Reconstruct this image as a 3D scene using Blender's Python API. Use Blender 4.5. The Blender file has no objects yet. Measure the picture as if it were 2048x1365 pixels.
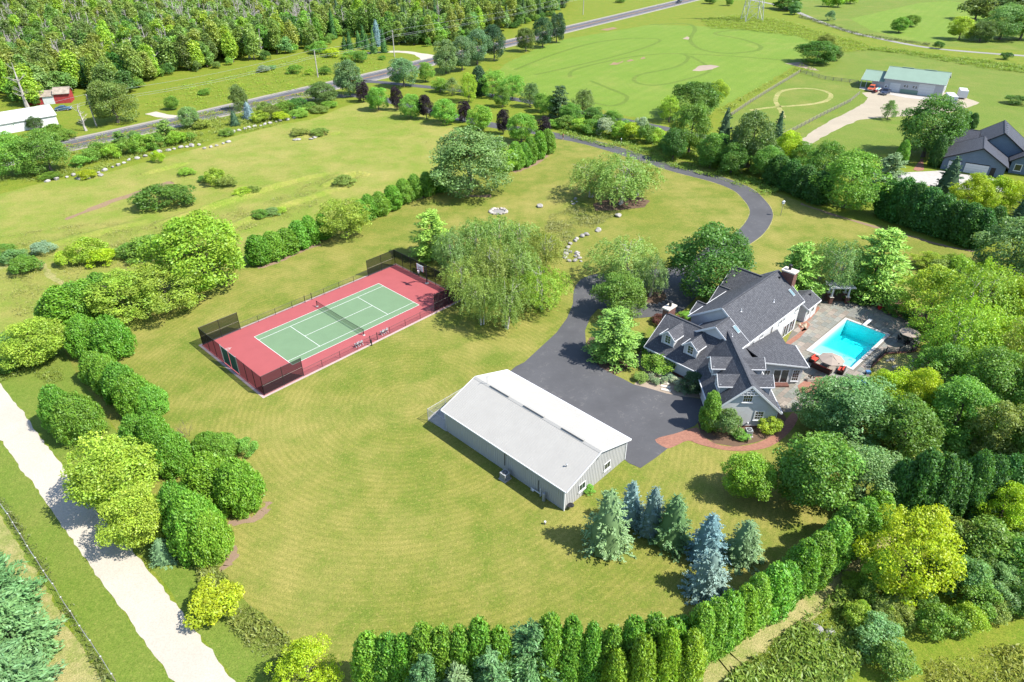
import bpy, math, random
import numpy as np
from mathutils import Vector, Matrix
from mathutils.geometry import tessellate_polygon
random.seed(7); RNG = np.random.default_rng(11)
R = math.radians
scene = bpy.context.scene
COL = scene.collection

# ------------------------------------------------------------------ camera, sky, sun, exposure
F_PX, CAM_H, PITCH = 1365.0, 56.7, 0.578          # focal length (px of 2048), height above the lawn, downward pitch
cam_d = bpy.data.cameras.new('camera'); cam = bpy.data.objects.new('camera', cam_d); COL.objects.link(cam)
cam.location = (0, 0, CAM_H); cam.rotation_euler = (math.pi/2 - PITCH, 0, 0)
cam_d.sensor_width = 36; cam_d.lens = 36*F_PX/2048; cam_d.clip_end = 6000; cam_d.clip_start = 0.5
scene.camera = cam
SUN_EL, SUN_AZ = 51.0, 164.0                       # shadows fall towards SUN_AZ (from +x, ccw)
w = bpy.data.worlds.new('World'); scene.world = w; w.use_nodes = True
nt = w.node_tree; bg = nt.nodes['Background']; sk = nt.nodes.new('ShaderNodeTexSky')
sk.sky_type = 'NISHITA'; sk.sun_disc = False; sk.sun_elevation = R(SUN_EL); sk.sun_rotation = R(106)
sk.altitude = 250; sk.air_density = 1.0; sk.dust_density = 0.6; sk.ozone_density = 1.0
nt.links.new(sk.outputs[0], bg.inputs[0]); bg.inputs[1].default_value = 0.15
sun_d = bpy.data.lights.new('sun', 'SUN'); sun_d.energy = 5.0; sun_d.angle = R(0.53); sun_d.color = (1.0, 0.955, 0.87)
sun = bpy.data.objects.new('sun', sun_d); COL.objects.link(sun)
ce, se = math.cos(R(SUN_EL)), math.sin(R(SUN_EL))
sun.rotation_euler = Vector((ce*math.cos(R(SUN_AZ)), ce*math.sin(R(SUN_AZ)), -se)).to_track_quat('-Z', 'Y').to_euler()
sun.location = (80, -10, 120)
vs = scene.view_settings; vs.view_transform = 'Standard'; vs.look = 'None'; vs.exposure = 1.15; vs.gamma = 1
scene.render.engine = 'CYCLES'
scene.cycles.max_bounces = 6; scene.cycles.transparent_max_bounces = 12
scene.cycles.diffuse_bounces = 3; scene.cycles.glossy_bounces = 2; scene.cycles.transmission_bounces = 4

# ------------------------------------------------------------------ surveying: photo point -> point on the ground
cp, sp = math.cos(PITCH), math.sin(PITCH)
def G(px, py, z=0.0):
    a = (px-1024)/F_PX; b = -(py-682.5)/F_PX
    dy, dz = cp+b*sp, -sp+b*cp
    t = (z-CAM_H)/dz
    return Vector((a*t, dy*t, z))
def depth(p): return p[1]*cp-(p[2]-CAM_H)*sp
def hgt(bx, by, ty):
    B = G(bx, by); k = (682.5-ty)/F_PX          # (y sp + z' cp) = k (y cp - z' sp)
    zz = B.y*(k*cp-sp)/(cp+k*sp)
    return max(0.2, zz+CAM_H)
def px2m(wpx, p): return wpx*depth(p)/F_PX

# ------------------------------------------------------------------ materials
MATS = {}
class NT:
    def __init__(s, name):
        s.m = bpy.data.materials.new(name); s.m.use_nodes = True; s.t = s.m.node_tree; s.n = s.t.nodes; s.n.clear()
        s.out = s.n.new('ShaderNodeOutputMaterial'); MATS[name] = s.m
    def N(s, typ, **kw):
        n = s.n.new('ShaderNode'+typ)
        for k, v in kw.items(): setattr(n, k, v)
        return n
    def L(s, a, b): s.t.links.new(a, b)
    def setin(s, n, k, v):
        if hasattr(v, 'is_output') or isinstance(v, bpy.types.NodeSocket): s.L(v, n.inputs[k])
        else:
            if isinstance(v, tuple) and len(v) == 3 and n.inputs[k].type == 'RGBA': v = (*v, 1)
            n.inputs[k].default_value = v
    def coord(s, kind='Object'): return s.N('TexCoord').outputs[kind]
    def noise(s, co, scale, detail=3, rough=.55, dist=0):
        n = s.N('TexNoise'); s.L(co, n.inputs['Vector'])
        n.inputs['Scale'].default_value = scale; n.inputs['Detail'].default_value = detail
        n.inputs['Roughness'].default_value = rough; n.inputs['Distortion'].default_value = dist
        return n.outputs['Fac']
    def rng(s, v, a, b, c=0., d=1., smooth=False):
        n = s.N('MapRange'); n.clamp = True
        if smooth: n.interpolation_type = 'SMOOTHSTEP'
        s.L(v, n.inputs[0])
        for i, q in zip((1, 2, 3, 4), (a, b, c, d)): n.inputs[i].default_value = q
        return n.outputs[0]
    def mix(s, f, a, b, blend='MIX'):
        n = s.N('Mix', data_type='RGBA', blend_type=blend)
        s.setin(n, 0, f); s.setin(n, 6, a); s.setin(n, 7, b); return n.outputs[2]
    def math(s, op, a, b=0.):
        n = s.N('Math', operation=op); s.setin(n, 0, a); s.setin(n, 1, b); return n.outputs[0]
    def bump(s, h, strength=.3, dist=.05):
        n = s.N('Bump'); s.L(h, n.inputs['Height']); n.inputs['Strength'].default_value = strength; n.inputs['Distance'].default_value = dist
        return n.outputs[0]
    def bsdf(s, col, rough=.8, metal=0., spec=.3, normal=None, **kw):
        b = s.N('BsdfPrincipled'); s.setin(b, 'Base Color', col); s.setin(b, 'Roughness', rough)
        b.inputs['Metallic'].default_value = metal; b.inputs['Specular IOR Level'].default_value = spec
        if normal is not None: s.L(normal, b.inputs['Normal'])
        for k, v in kw.items(): s.setin(b, k, v)
        s.L(b.outputs[0], s.out.inputs[0]); return b
def mul(c, k): return tuple(min(1, x*k) for x in c)
def plain(name, c, rough=.75, var=.12, scale=3., metal=0., spec=.3, bump=0., detail=4, fine=0.):
    s = NT(name); co = s.coord()
    n = s.noise(co, scale, detail)
    col = s.mix(s.rng(n, .3, .7), mul(c, 1-var), mul(c, 1+var))
    if fine: col = s.mix(s.rng(s.noise(co, fine, 2), .35, .65), col, s.mix(.5, col, mul(c, 1-2.2*var)))
    s.bsdf(col, rough, metal, spec, s.bump(n, bump) if bump else None)
    return s.m

def grass(name, base, dry, lush, dry_lo=.52, dry_hi=.72, patch=.09, stripe=None, clover=0., bumpy=.5, fine=1.0, ring=None):
    s = NT(name); co = s.coord()
    a = s.noise(co, patch, 6, .62); b = s.noise(co, patch*4.3, 6, .66); c = s.noise(co, 1.7, 6, .75); d = s.noise(co, 7.5, 4, .7); e = s.noise(co, 26., 2, .6)
    col = s.mix(s.rng(b, .36, .64), lush, base)
    mixd = s.math('ADD', s.math('MULTIPLY', a, .42), s.math('ADD', s.math('MULTIPLY', b, .26), s.math('ADD', s.math('MULTIPLY', c, .20), s.math('MULTIPLY', d, .12))))
    col = s.mix(s.rng(mixd, dry_lo, dry_hi), col, dry)
    if stripe:                                            # mowing passes: alternate lean of the grass
        wv = s.N('TexWave', wave_type='BANDS' if ring is None else 'RINGS')
        mp = s.N('Mapping'); s.L(co, mp.inputs[0])
        if ring is None: mp.inputs['Rotation'].default_value = (0, 0, R(stripe[1]))
        else: mp.inputs['Location'].default_value = (-ring[0], -ring[1], 0); wv.rings_direction = 'Z'
        s.L(mp.outputs[0], wv.inputs['Vector']); wv.inputs['Scale'].default_value = stripe[0]
        wv.inputs['Distortion'].default_value = 5.0; wv.inputs['Detail'].default_value = 2; wv.inputs['Detail Scale'].default_value = .05
        st = s.math('MULTIPLY', s.rng(wv.outputs['Fac'], .15, .85), s.rng(b, .30, .60, .25, 1.))
        col = s.mix(s.math('MULTIPLY', st, stripe[2]), col, s.mix(1., col, (.66, .76, .58), 'MULTIPLY'))
    col = s.mix(s.rng(c, .36, .66, .0, .8*fine), col, s.mix(1., col, (.60, .70, .54), 'MULTIPLY'))
    col = s.mix(s.rng(d, .46, .62, .0, .85*fine), col, s.mix(1., col, (.50, .58, .44), 'MULTIPLY'))
    f_ = s.noise(co, 3.6, 3, .6); col = s.mix(s.rng(f_, .56, .68, .0, .7*fine), col, s.mix(.6, col, dry))
    col = s.mix(s.rng(e, .55, .70, .0, .6*fine), col, s.mix(1., col, (1.5, 1.42, 1.35), 'MULTIPLY'))
    if clover: col = s.mix(s.math('MULTIPLY', s.rng(s.noise(co, 5.5, 2), .70, .76), s.rng(a, .5, .62)), col, (.45, .46, .40))
    h = s.math('ADD', s.math('MULTIPLY', c, .6), d)
    s.bsdf(col, .9, 0, .12, s.bump(h, bumpy, .14)); return s.m
grass('lawn_grass', (0.194,0.190,0.038), (0.307,0.249,0.082), (0.134,0.168,0.026), .46, .62, .055, (.42, 0, .40), ring=(-14, 72))
grass('lawn_grass_far', (0.188,0.193,0.037), (0.284,0.247,0.078), (0.142,0.179,0.027), .50, .68, .05, (.36, 18, .4))
grass('meadow_grass', (0.219,0.226,0.047), (0.349,0.275,0.101), (0.166,0.219,0.030), .46, .66, .035, None, .6, .7)
grass('verge_grass', (0.180,0.195,0.025), (0.275,0.214,0.052), (0.133,0.183,0.016), .56, .75, .06)
grass('field_grass', (0.162,0.224,0.035), (0.243,0.238,0.062), (0.134,0.208,0.026), .52, .72, .022, (.07, 35, .2), .35)
grass('paddock_grass', (0.150,0.182,0.034), (0.220,0.208,0.056), (0.120,0.173,0.024), .50, .70, .03)
grass('dry_grass', (0.314,0.271,0.115), (0.419,0.331,0.172), (0.209,0.236,0.061), .46, .64, .12, None, 0, .8)
grass('field_rut', (0.126,0.175,0.029), (0.213,0.203,0.055), (0.102,0.157,0.021), .52, .72, .1)
def foliage_mat(name, trans=.38, sat=1.06):
    s = NT(name); oi = s.N('ObjectInfo'); at = s.N('Attribute', attribute_name='tint')
    sx = s.N('SeparateXYZ'); s.L(at.outputs['Vector'], sx.inputs[0])
    hue = s.N('HueSaturation'); s.L(oi.outputs['Color'], hue.inputs['Color'])
    s.L(s.rng(sx.outputs[1], 0, 1, .478, .522), hue.inputs['Hue']); s.L(sx.outputs[0], hue.inputs['Value']); hue.inputs['Saturation'].default_value = sat
    d = s.N('BsdfDiffuse'); t = s.N('BsdfTranslucent'); m = s.N('MixShader'); g = s.N('BsdfGlossy'); m2 = s.N('MixShader')
    s.L(hue.outputs[0], d.inputs[0]); tc = s.mix(1., hue.outputs[0], (1.25, 1.2, .55), 'MULTIPLY'); s.L(tc, t.inputs[0])
    m.inputs[0].default_value = trans; s.L(d.outputs[0], m.inputs[1]); s.L(t.outputs[0], m.inputs[2])
    g.inputs['Roughness'].default_value = .5; g.inputs[0].default_value = (.9, .95, 1, 1); m2.inputs[0].default_value = .02
    s.L(m.outputs[0], m2.inputs[1]); s.L(g.outputs[0], m2.inputs[2]); s.L(m2.outputs[0], s.out.inputs[0]); return s.m
foliage_mat('foliage'); foliage_mat('needles', .18, 1.)
def objcol(name, rough=.8, var=.2, scale=6., spec=.3):
    s = NT(name); oi = s.N('ObjectInfo'); n = s.noise(s.coord(), scale, 4)
    s.bsdf(s.mix(s.rng(n, .3, .7), s.mix(1., oi.outputs['Color'], (1-var,)*3, 'MULTIPLY'), oi.outputs['Color']), rough, 0, spec, s.bump(n, .4, .05)); return s.m
objcol('bark'); objcol('painted', .45, .08, 2., .5); objcol('stone', .85, .35, 4.); objcol('slab', .85, .22, 3.)
plain('asphalt', (.052,.053,.060), .85, .12, .35, fine=24)
def asphalt2(name, base, pale):
    s = NT(name); co = s.coord(); a = s.noise(co, .18, 6, .65); b = s.noise(co, .9, 8, .8, 1.4); e = s.noise(co, 40., 2)
    col = s.mix(s.rng(a, .35, .68), base, mul(base, 1.3))
    col = s.mix(s.math('MULTIPLY', s.rng(b, .55, .70), s.rng(a, .40, .60, 0, .75)), col, pale)
    col = s.mix(s.rng(e, .4, .7, 0, .35), col, mul(base, .55))
    s.bsdf(col, .8, 0, .25, s.bump(e, .2, .01)); return s.m
asphalt2('driveway_asphalt', (.060,.060,.064), (.20,.19,.175))
asphalt2('road_asphalt', (.075,.073,.078), (.15,.145,.14))
def gravel(name, c, tracks=None):
    s = NT(name); co = s.coord(); a = s.noise(co, .12, 6, .6); b = s.noise(co, 6., 4, .7); e = s.noise(co, 28., 2)
    col = s.mix(s.rng(a, .3, .7), mul(c, .84), mul(c, 1.08)); col = s.mix(s.rng(b, .42, .68, 0, .6), col, mul(c, .60)); col = s.mix(s.rng(s.noise(co, .9, 5, .7, 1.), .5, .7, 0, .4), col, mul(c, .7))
    col = s.mix(s.rng(e, .35, .65, 0, .5), col, mul(c, .70))
    s.bsdf(col, .95, 0, .1, s.bump(e, .5, .03)); return s.m
gravel('pale_gravel', (.41,.37,.31)); gravel('shoulder_gravel', (.28,.255,.21)); gravel('tan_gravel', (.33,.285,.215)); gravel('mulch', (.125,.082,.056)); gravel('dirt', (.24,.165,.10)); gravel('stone_mulch', (.30,.24,.185))
gravel('hedge_mulch', (.225,.155,.105)); gravel('path_gravel', (.25,.24,.225))
plain('court_red', (.262,.062,.064), .8, .06, .5, fine=22); plain('court_green', (.112,.180,.098), .8, .05, .5, fine=22)
plain('court_line', (.5,.5,.49), .7, .05); plain('road_white', (.42,.42,.41), .8, .15, 2.); plain('road_yellow', (.42,.19,.022), .8, .12, 2.)
plain('patio_joint', (.12,.11,.09), .95, .15, 3.); plain('concrete', (.33,.31,.285), .9, .12, 1.2, fine=15); plain('court_kerb', (.33,.25,.235), .9, .12, 1.5)
plain('white_trim', (.52,.525,.535), .5, .04); plain('white_wall', (.48,.482,.48), .6, .05)
plain('black_metal', (.014,.014,.016), .5, .1); plain('grey_metal', (.30,.31,.32), .4, .1, 6., .4); plain('galvanised', (.32,.33,.34), .5, .1, 4., .3)
plain('dark_wicker', (.03,.017,.015), .7, .3, 25.); plain('red_cushion', (.42,.048,.03), .85, .08, 3.); plain('tan_canvas', (.25,.205,.172), .85, .06, 1.5)
plain('black_cloth', (.012,.012,.014), .9, .2, 5.); plain('tyre', (.02,.02,.02), .9, .1)
plain('pool_plaster', (.62,.72,.74), .7, .03); plain('coping', (.37,.355,.335), .8, .06, 2.)
plain('wood_grey', (.20,.175,.15), .9, .2, 4.); plain('pole_wood', (.33,.30,.27), .9, .2, 3.)
plain('terracotta', (.42,.03,.022), .6, .1); plain('chimney_cap', (.44,.40,.34), .8, .08); plain('blue_plastic', (.06,.16,.32), .5, .1)
plain('red_barn_paint', (.26,.030,.030), .8, .2, 2.); plain('white_sheet', (.50,.50,.50), .5, .06, .5); plain('rust_roof', (.24,.20,.16), .9, .3, 1.)
plain('skin', (.45,.26,.18), .6, .05); plain('shirt_cloth', (.28,.10,.05), .9, .1); plain('dark_cloth', (.03,.03,.045), .9, .1); plain('hair', (.05,.03,.02), .8, .1)
plain('green_door', (.012,.07,.058), .7, .1)
plain('board_clear', (.55,.55,.57), .3, .03)

def uvmat(name, kind, c, c2=None, mortar=None, rough=.85, spec=.25, **k):
    s = NT(name); co = s.coord('UV'); ob = s.coord()
    n = s.noise(ob, k.get('ns', 1.), 5, .6); e = s.noise(ob, 18., 3)
    if kind == 'brick':
        b = s.N('TexBrick'); s.L(co, b.inputs['Vector'])
        b.inputs['Color1'].default_value = (*c, 1); b.inputs['Color2'].default_value = (*c2, 1); b.inputs['Mortar'].default_value = (*mortar, 1)
        b.inputs['Scale'].default_value = 1; b.inputs['Mortar Size'].default_value = k.get('ms', .01); b.inputs['Brick Width'].default_value = k['bw']; b.inputs['Row Height'].default_value = k['rh']
        b.inputs['Mortar Smooth'].default_value = .3; b.offset = k.get('off', .5)
        col = b.outputs['Color']; h = s.math('MULTIPLY', b.outputs['Fac'], -1.)
    else:                                              # lap siding: saw-tooth boards
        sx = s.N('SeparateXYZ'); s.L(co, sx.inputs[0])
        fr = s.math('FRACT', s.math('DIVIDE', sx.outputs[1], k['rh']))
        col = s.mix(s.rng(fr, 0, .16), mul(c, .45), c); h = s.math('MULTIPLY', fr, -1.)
    col = s.mix(s.rng(n, .3, .7, 0, .5), col, s.mix(1., col, (.78, .78, .79), 'MULTIPLY'))
    col = s.mix(s.rng(e, .35, .65, 0, k.get('grain', .3)), col, s.mix(1., col, (.6, .6, .6), 'MULTIPLY'))
    s.bsdf(col, rough, 0, spec, s.bump(h, k.get('bump', .6), k.get('bd', .03))); return s.m
uvmat('shingle', 'brick', (.104,.107,.119), (.066,.069,.080), (.036,.037,.043), bw=.36, rh=.19, ms=.022, bump=1., grain=.45)
uvmat('shingle_blue', 'brick', (.060,.066,.085), (.045,.049,.064), (.028,.030,.038), bw=.34, rh=.18, ms=.012, bump=.6, grain=.4)
uvmat('brick_wall', 'brick', (.17,.062,.042), (.11,.042,.032), (.20,.17,.15), bw=.22, rh=.075, ms=.008)
uvmat('brick_paver', 'brick', (.30,.140,.095), (.225,.100,.070), (.16,.10,.075), bw=.22, rh=.11, ms=.008, bump=.3)
uvmat('flagstone', 'brick', (.225,.205,.168), (.170,.165,.150), (.13,.118,.095), bw=.95, rh=.62, ms=.018, bump=.3, ns=2., grain=.35)
uvmat('siding_grey', 'lap', (.46,.465,.475), rh=.155); uvmat('siding_blue', 'lap', (.125,.165,.215), rh=.15); uvmat('siding_white', 'lap', (.52,.52,.52), rh=.16)
def barn_metal(name, c, rough=.45):
    s = NT(name); ob = s.coord(); n = s.noise(ob, .5, 5, .6); st = s.noise(ob, 3., 4, .7)
    col = s.mix(s.rng(n, .3, .7), mul(c, .95), mul(c, 1.03)); col = s.mix(s.rng(st, .6, .8, 0, .25), col, mul(c, .82))
    s.bsdf(col, rough, 0, .25); return s.m
barn_metal('barn_roof', (.285,.275,.255), .75); barn_metal('barn_wall', (.33,.33,.325), .7); barn_metal('green_roof', (.165,.235,.185), .7); barn_metal('pale_wall', (.34,.34,.355))
def glassy(name, c, rough=.08):
    s = NT(name); s.bsdf(c, rough, 0, .8); return s.m
glassy('window_glass', (.016,.022,.026)); glassy('skylight_glass', (.12,.19,.20), .05); glassy('car_glass', (.012,.014,.018))
def screen(name, c, alpha, weave=0):
    s = NT(name); d = s.N('BsdfDiffuse'); d.inputs[0].default_value = (*c, 1); t = s.N('BsdfTransparent'); m = s.N('MixShader')
    m.inputs[0].default_value = alpha; s.L(t.outputs[0], m.inputs[1]); s.L(d.outputs[0], m.inputs[2]); s.L(m.outputs[0], s.out.inputs[0]); return s.m
screen('wind_screen', (.012,.012,.012), .78); screen('chain_link', (.05,.05,.05), .16); screen('chain_link_pale', (.30,.31,.31), .24); screen('net_mesh', (.015,.02,.018), .42); screen('rail_mesh', (.012,.012,.012), .22)
def water():
    s = NT('pool_water'); t = s.N('BsdfTransparent'); g = s.N('BsdfGlossy'); m = s.N('MixShader'); fr = s.N('Fresnel'); fr.inputs[0].default_value = 1.33
    g.inputs['Roughness'].default_value = .03; nz = s.bump(s.noise(s.coord(), 1.6, 3), .12, .05); s.L(nz, g.inputs['Normal']); s.L(nz, fr.inputs['Normal'])
    s.L(fr.outputs[0], m.inputs[0]); s.L(t.outputs[0], m.inputs[1]); s.L(g.outputs[0], m.inputs[2]); s.L(m.outputs[0], s.out.inputs[0])
    v = s.N('VolumeAbsorption'); v.inputs['Color'].default_value = (.08, .972, .98, 1); v.inputs['Density'].default_value = .52
    s.L(v.outputs[0], s.out.inputs['Volume']); return s.m
water()

# ------------------------------------------------------------------ objects and meshes
def tag(o, label=None, cat=None, group=None, kind=None):
    if label: o['label'] = label
    if cat: o['category'] = cat
    if group: o['group'] = group
    if kind: o['kind'] = kind
    return o
def thing(name, loc, label, cat, group=None, rz=0.):
    o = bpy.data.objects.new(name, None); COL.objects.link(o); o.location = loc; o.rotation_euler = (0, 0, rz)
    o.empty_display_size = .5
    return tag(o, label, cat, group)
def world_off(o):
    v = Vector((0, 0, 0))
    while o: v += o.location; o = o.parent
    return v
class MB:
    """Collects faces in world metres (or thing-local with local=True); uv in metres on every face."""
    def __init__(s): s.v = []; s.f = []; s.uv = []; s.mi = []; s.cur = 0
    def poly(s, pts, mi=None):
        pts = [Vector(p) for p in pts]; i = len(s.v); s.v += pts; s.f.append(tuple(range(i, i+len(pts)))); s.mi.append(s.cur if mi is None else mi)
        n = Vector((0, 0, 0))
        for k in range(len(pts)): n += (pts[k]-pts[0]).cross(pts[(k+1) % len(pts)]-pts[0])
        n = n.normalized() if n.length > 1e-12 else Vector((0, 0, 1))
        h = Vector((-n.y, n.x, 0)); h = h.normalized() if h.length > .05 else Vector((1, 0, 0))
        vv = n.cross(h); s.uv += [(p.dot(h), p.dot(vv)) for p in pts]; return s
    def slab(s, pts, t, down=True):
        pts = [Vector(p) for p in pts]; lo = [p-Vector((0, 0, t)) for p in pts]
        s.poly(pts); s.poly(lo[::-1])
        for k in range(len(pts)):
            q = (k+1) % len(pts); s.poly([pts[k], lo[k], lo[q], pts[q]])
        return s
    def prism(s, pts2, z0, z1): return s.slab([(p[0], p[1], z1) for p in pts2], z1-z0)
    def obox(s, c, ax, ay, az):
        """box from a centre and three half-axis vectors"""
        c, ax, ay, az = map(Vector, (c, ax, ay, az))
        P = lambda i, j, k: c+ax*i+ay*j+az*k
        for q in ([(-1,-1,-1),(-1,1,-1),(1,1,-1),(1,-1,-1)], [(-1,-1,1),(1,-1,1),(1,1,1),(-1,1,1)], [(-1,-1,-1),(1,-1,-1),(1,-1,1),(-1,-1,1)],
                  [(1,-1,-1),(1,1,-1),(1,1,1),(1,-1,1)], [(1,1,-1),(-1,1,-1),(-1,1,1),(1,1,1)], [(-1,1,-1),(-1,-1,-1),(-1,-1,1),(-1,1,1)]):
            s.poly([P(*k) for k in q])
        return s
    def box(s, c, size, rz=0.):
        x, y, z = size; ca, sa = math.cos(rz), math.sin(rz)
        return s.obox(c, (ca*x/2, sa*x/2, 0), (-sa*y/2, ca*y/2, 0), (0, 0, z/2))
    def bar(s, a, b, w, h=None, up=(0, 0, 1)):
        a, b = Vector(a), Vector(b); d = b-a; u = Vector(up); x = d.cross(u)
        if x.length < 1e-6: x = d.cross(Vector((1, 0, 0)))
        x.normalize(); y = x.cross(d).normalized(); h = w if h is None else h
        return s.obox((a+b)/2, d/2, x*w/2, y*h/2)
    def tube(s, a, b, r0, r1=None, n=6, cap=True):
        a, b = Vector(a), Vector(b); r1 = r0 if r1 is None else r1; d = (b-a)
        if d.length < 1e-6: return s
        x = d.cross(Vector((0, 0, 1)));  x = x.normalized() if x.length > 1e-6 else Vector((1, 0, 0)); y = d.cross(x).normalized()
        A = [a+(x*math.cos(2*math.pi*k/n)+y*math.sin(2*math.pi*k/n))*r0 for k in range(n)]; B = [b+(x*math.cos(2*math.pi*k/n)+y*math.sin(2*math.pi*k/n))*r1 for k in range(n)]
        for k in range(n): q = (k+1) % n; s.poly([A[k], A[q], B[q], B[k]])
        if cap: s.poly(B); s.poly(A[::-1])
        return s
    def lathe(s, c, prof, n=10, sx=1., sy=1.):
        c = Vector(c); rings = [[c+Vector((r*sx*math.cos(2*math.pi*k/n), r*sy*math.sin(2*math.pi*k/n), z)) for k in range(n)] for r, z in prof]
        for a, b in zip(rings, rings[1:]):
            for k in range(n): q = (k+1) % n; s.poly([a[k], a[q], b[q], b[k]])
        if prof[-1][0] > 1e-4: s.poly(rings[-1])
        if prof[0][0] > 1e-4: s.poly(rings[0][::-1])
        return s
    def build(s, name, mat, parent=None, local=False, color=None, smooth=False):
        off = world_off(parent) if (parent and not local) else Vector((0, 0, 0))
        me = bpy.data.meshes.new(name); me.from_pydata([p-off for p in s.v], [], s.f)
        ul = me.uv_layers.new(name='UVMap'); ul.data.foreach_set('uv', np.array(s.uv, dtype=np.float32).ravel())
        for m in (mat if isinstance(mat, (list, tuple)) else [mat]): me.materials.append(MATS[m])
        if any(s.mi): me.polygons.foreach_set('material_index', s.mi)
        if smooth: me.polygons.foreach_set('use_smooth', [True]*len(s.f))
        o = bpy.data.objects.new(name, me); COL.objects.link(o); o.parent = parent
        if color: o.color = (*color, 1)
        return o
def copy_tree(o, parent=None):
    c = o.copy(); COL.objects.link(c); c.parent = parent
    for ch in list(o.children): copy_tree(ch, c)
    return c
def spline(pts, n=6, closed=False):
    P = [Vector(p) for p in pts]; m = len(P); out = []
    for i in range(m if closed else m-1):
        g = (lambda k: P[k % m]) if closed else (lambda k: P[max(0, min(m-1, k))])
        a, b, c, d = g(i-1), g(i), g(i+1), g(i+2)
        for k in range(n):
            t = k/n; out.append(.5*((2*b)+(c-a)*t+(2*a-5*b+4*c-d)*t*t+(3*b-a-3*c+d)*t**3))
    if not closed: out.append(P[-1])
    return out
def sheet(name, pts, z, mat, parent=None, smooth=0, kind='structure', ragged=0., hole=None):
    """flat sheet over a ground outline; pts are ground points"""
    P = [Vector((p[0], p[1], 0)) for p in pts]
    if smooth: P = spline(P, smooth, True)
    if ragged:
        Q = []
        for i, p in enumerate(P):
            q = P[(i+1) % len(P)]; n = max(1, int((q-p).length/1.5)); Q += [p.lerp(q, k/n)+Vector((random.uniform(-1, 1), random.uniform(-1, 1), 0))*ragged for k in range(n)]
        P = Q
    LP = [P]+([[Vector((p[0], p[1], 0)) for p in hole]] if hole else []); tri = tessellate_polygon(LP); P = [p for l in LP for p in l]; me = bpy.data.meshes.new(name)
    V = [(p.x, p.y, z) for p in P]; me.from_pydata(V, [], [tuple(t) for t in tri])
    ul = me.uv_layers.new(name='UVMap')
    for l in me.loops: ul.data[l.index].uv = V[l.vertex_index][:2]
    me.materials.append(MATS[mat])
    # face up
    if len(me.polygons) and me.polygons[0].normal.z < 0: me.flip_normals()
    o = bpy.data.objects.new(name, me); COL.objects.link(o); o.parent = parent
    if kind: o['kind'] = kind
    return o
def px(L): return [G(*p) for p in L]
def ribbon_pts(center, wid):
    L, Rr = [], []
    for i, p in enumerate(center):
        d = (center[min(i+1, len(center)-1)]-center[max(i-1, 0)]).normalized(); n = Vector((-d.y, d.x, 0))
        ww = wid[i] if isinstance(wid, (list, tuple)) else wid
        L.append(p+n*ww/2); Rr.append(p-n*ww/2)
    return L, Rr
def ribbon(name, center, wid, z, mat, parent=None, kind='structure', off=0., ragged=0.):
    L, Rr = ribbon_pts(center, wid); b = MB(); acc = 0.
    if off: 
        L = [l+(l-r).normalized()*off for l, r in zip(L, Rr)]; Rr = [r+(l0-r).normalized()*off for r, l0 in zip(Rr, L)]
    if ragged:
        L = [p+Vector((random.uniform(-1, 1), random.uniform(-1, 1), 0))*ragged for p in L]; Rr = [p+Vector((random.uniform(-1, 1), random.uniform(-1, 1), 0))*ragged for p in Rr]
    for i in range(len(center)-1):
        b.poly([(*Rr[i][:2], z), (*Rr[i+1][:2], z), (*L[i+1][:2], z), (*L[i][:2], z)])
    o = b.build(name, mat, parent)
    if kind: o['kind'] = kind
    return o
def resample(P, step):
    out = [P[0]]; 
    for a, b in zip(P, P[1:]):
        n = max(1, int((b-a).length/step)); out += [a.lerp(b, k/n) for k in range(1, n+1)]
    return out
def inside(poly, P):
    x, y = P[:, 0], P[:, 1]; r_ = np.zeros(len(P), bool); n = len(poly)
    for i in range(n):
        (x0, y0), (x1, y1) = poly[i][:2], poly[i-1][:2]
        if y0 == y1: continue
        r_ ^= ((y0 > y) != (y1 > y)) & (x < (x1-x0)*(y-y0)/(y1-y0)+x0)
    return r_
# ================================================================== THE SETTING
UA = R(44.5); UU = Vector((math.cos(UA), math.sin(UA), 0)); WW = Vector((UU.y, -UU.x, 0)); HO = Vector((30, 80, 0))
def H(u, w_, z=0.): return HO+UU*u+WW*w_+Vector((0, 0, z))
# swimming pool rectangle (needs a hole in ground, lawn and patio)
PA = R(44.0); PU = Vector((math.cos(PA), math.sin(PA), 0)); PW = Vector((PU.y, -PU.x, 0)); PO = Vector((44.35, 84.35, 0)); PL, PD = 12.7, 6.2
def PP(a, b, z=0.): return PO+PU*a+PW*b+Vector((0, 0, z))
HOLE = [PP(0, 0), PP(PL, 0), PP(PL, PD), PP(0, PD)]
sheet('ground', [(-2500, -600), (2500, -600), (2500, 3500), (-2500, 3500)], 0, 'verge_grass', hole=HOLE)
LAWN = [(740,1400),(640,1340),(600,1295),(553,1252),(500,1212),(462,1168),(425,1135),(390,1115),(330,1050),(285,960),(235,865),(165,765),(120,690),(95,640),(130,610),(250,600),(400,560),(500,522),(600,482),(740,430),(880,378),(1020,330),(1090,296),(1107,262),(1240,288),(1350,318),(1450,343),(1540,380),(1620,412),(1700,437),(1800,460),(1900,495),(1960,510),(2060,522),(2200,560),(2200,760),(2060,940),(1900,1010),(1790,1068),(1700,1150),(1600,1240),(1500,1330),(1430,1420)]
sheet('lawn', px(LAWN), .008, 'lawn_grass', ragged=.18, hole=HOLE)
sheet('meadow', px([(-80,500),(-80,410),(100,362),(200,350),(290,325),(400,296),(470,272),(560,250),(620,240),(700,210),(745,203),(800,216),(900,250),(1000,275),(1090,296),(1020,330),(880,378),(740,430),(600,482),(500,522),(400,560),(250,600),(130,610),(95,640),(40,690),(-80,760)]), .012, 'meadow_grass', ragged=.25)
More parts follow.
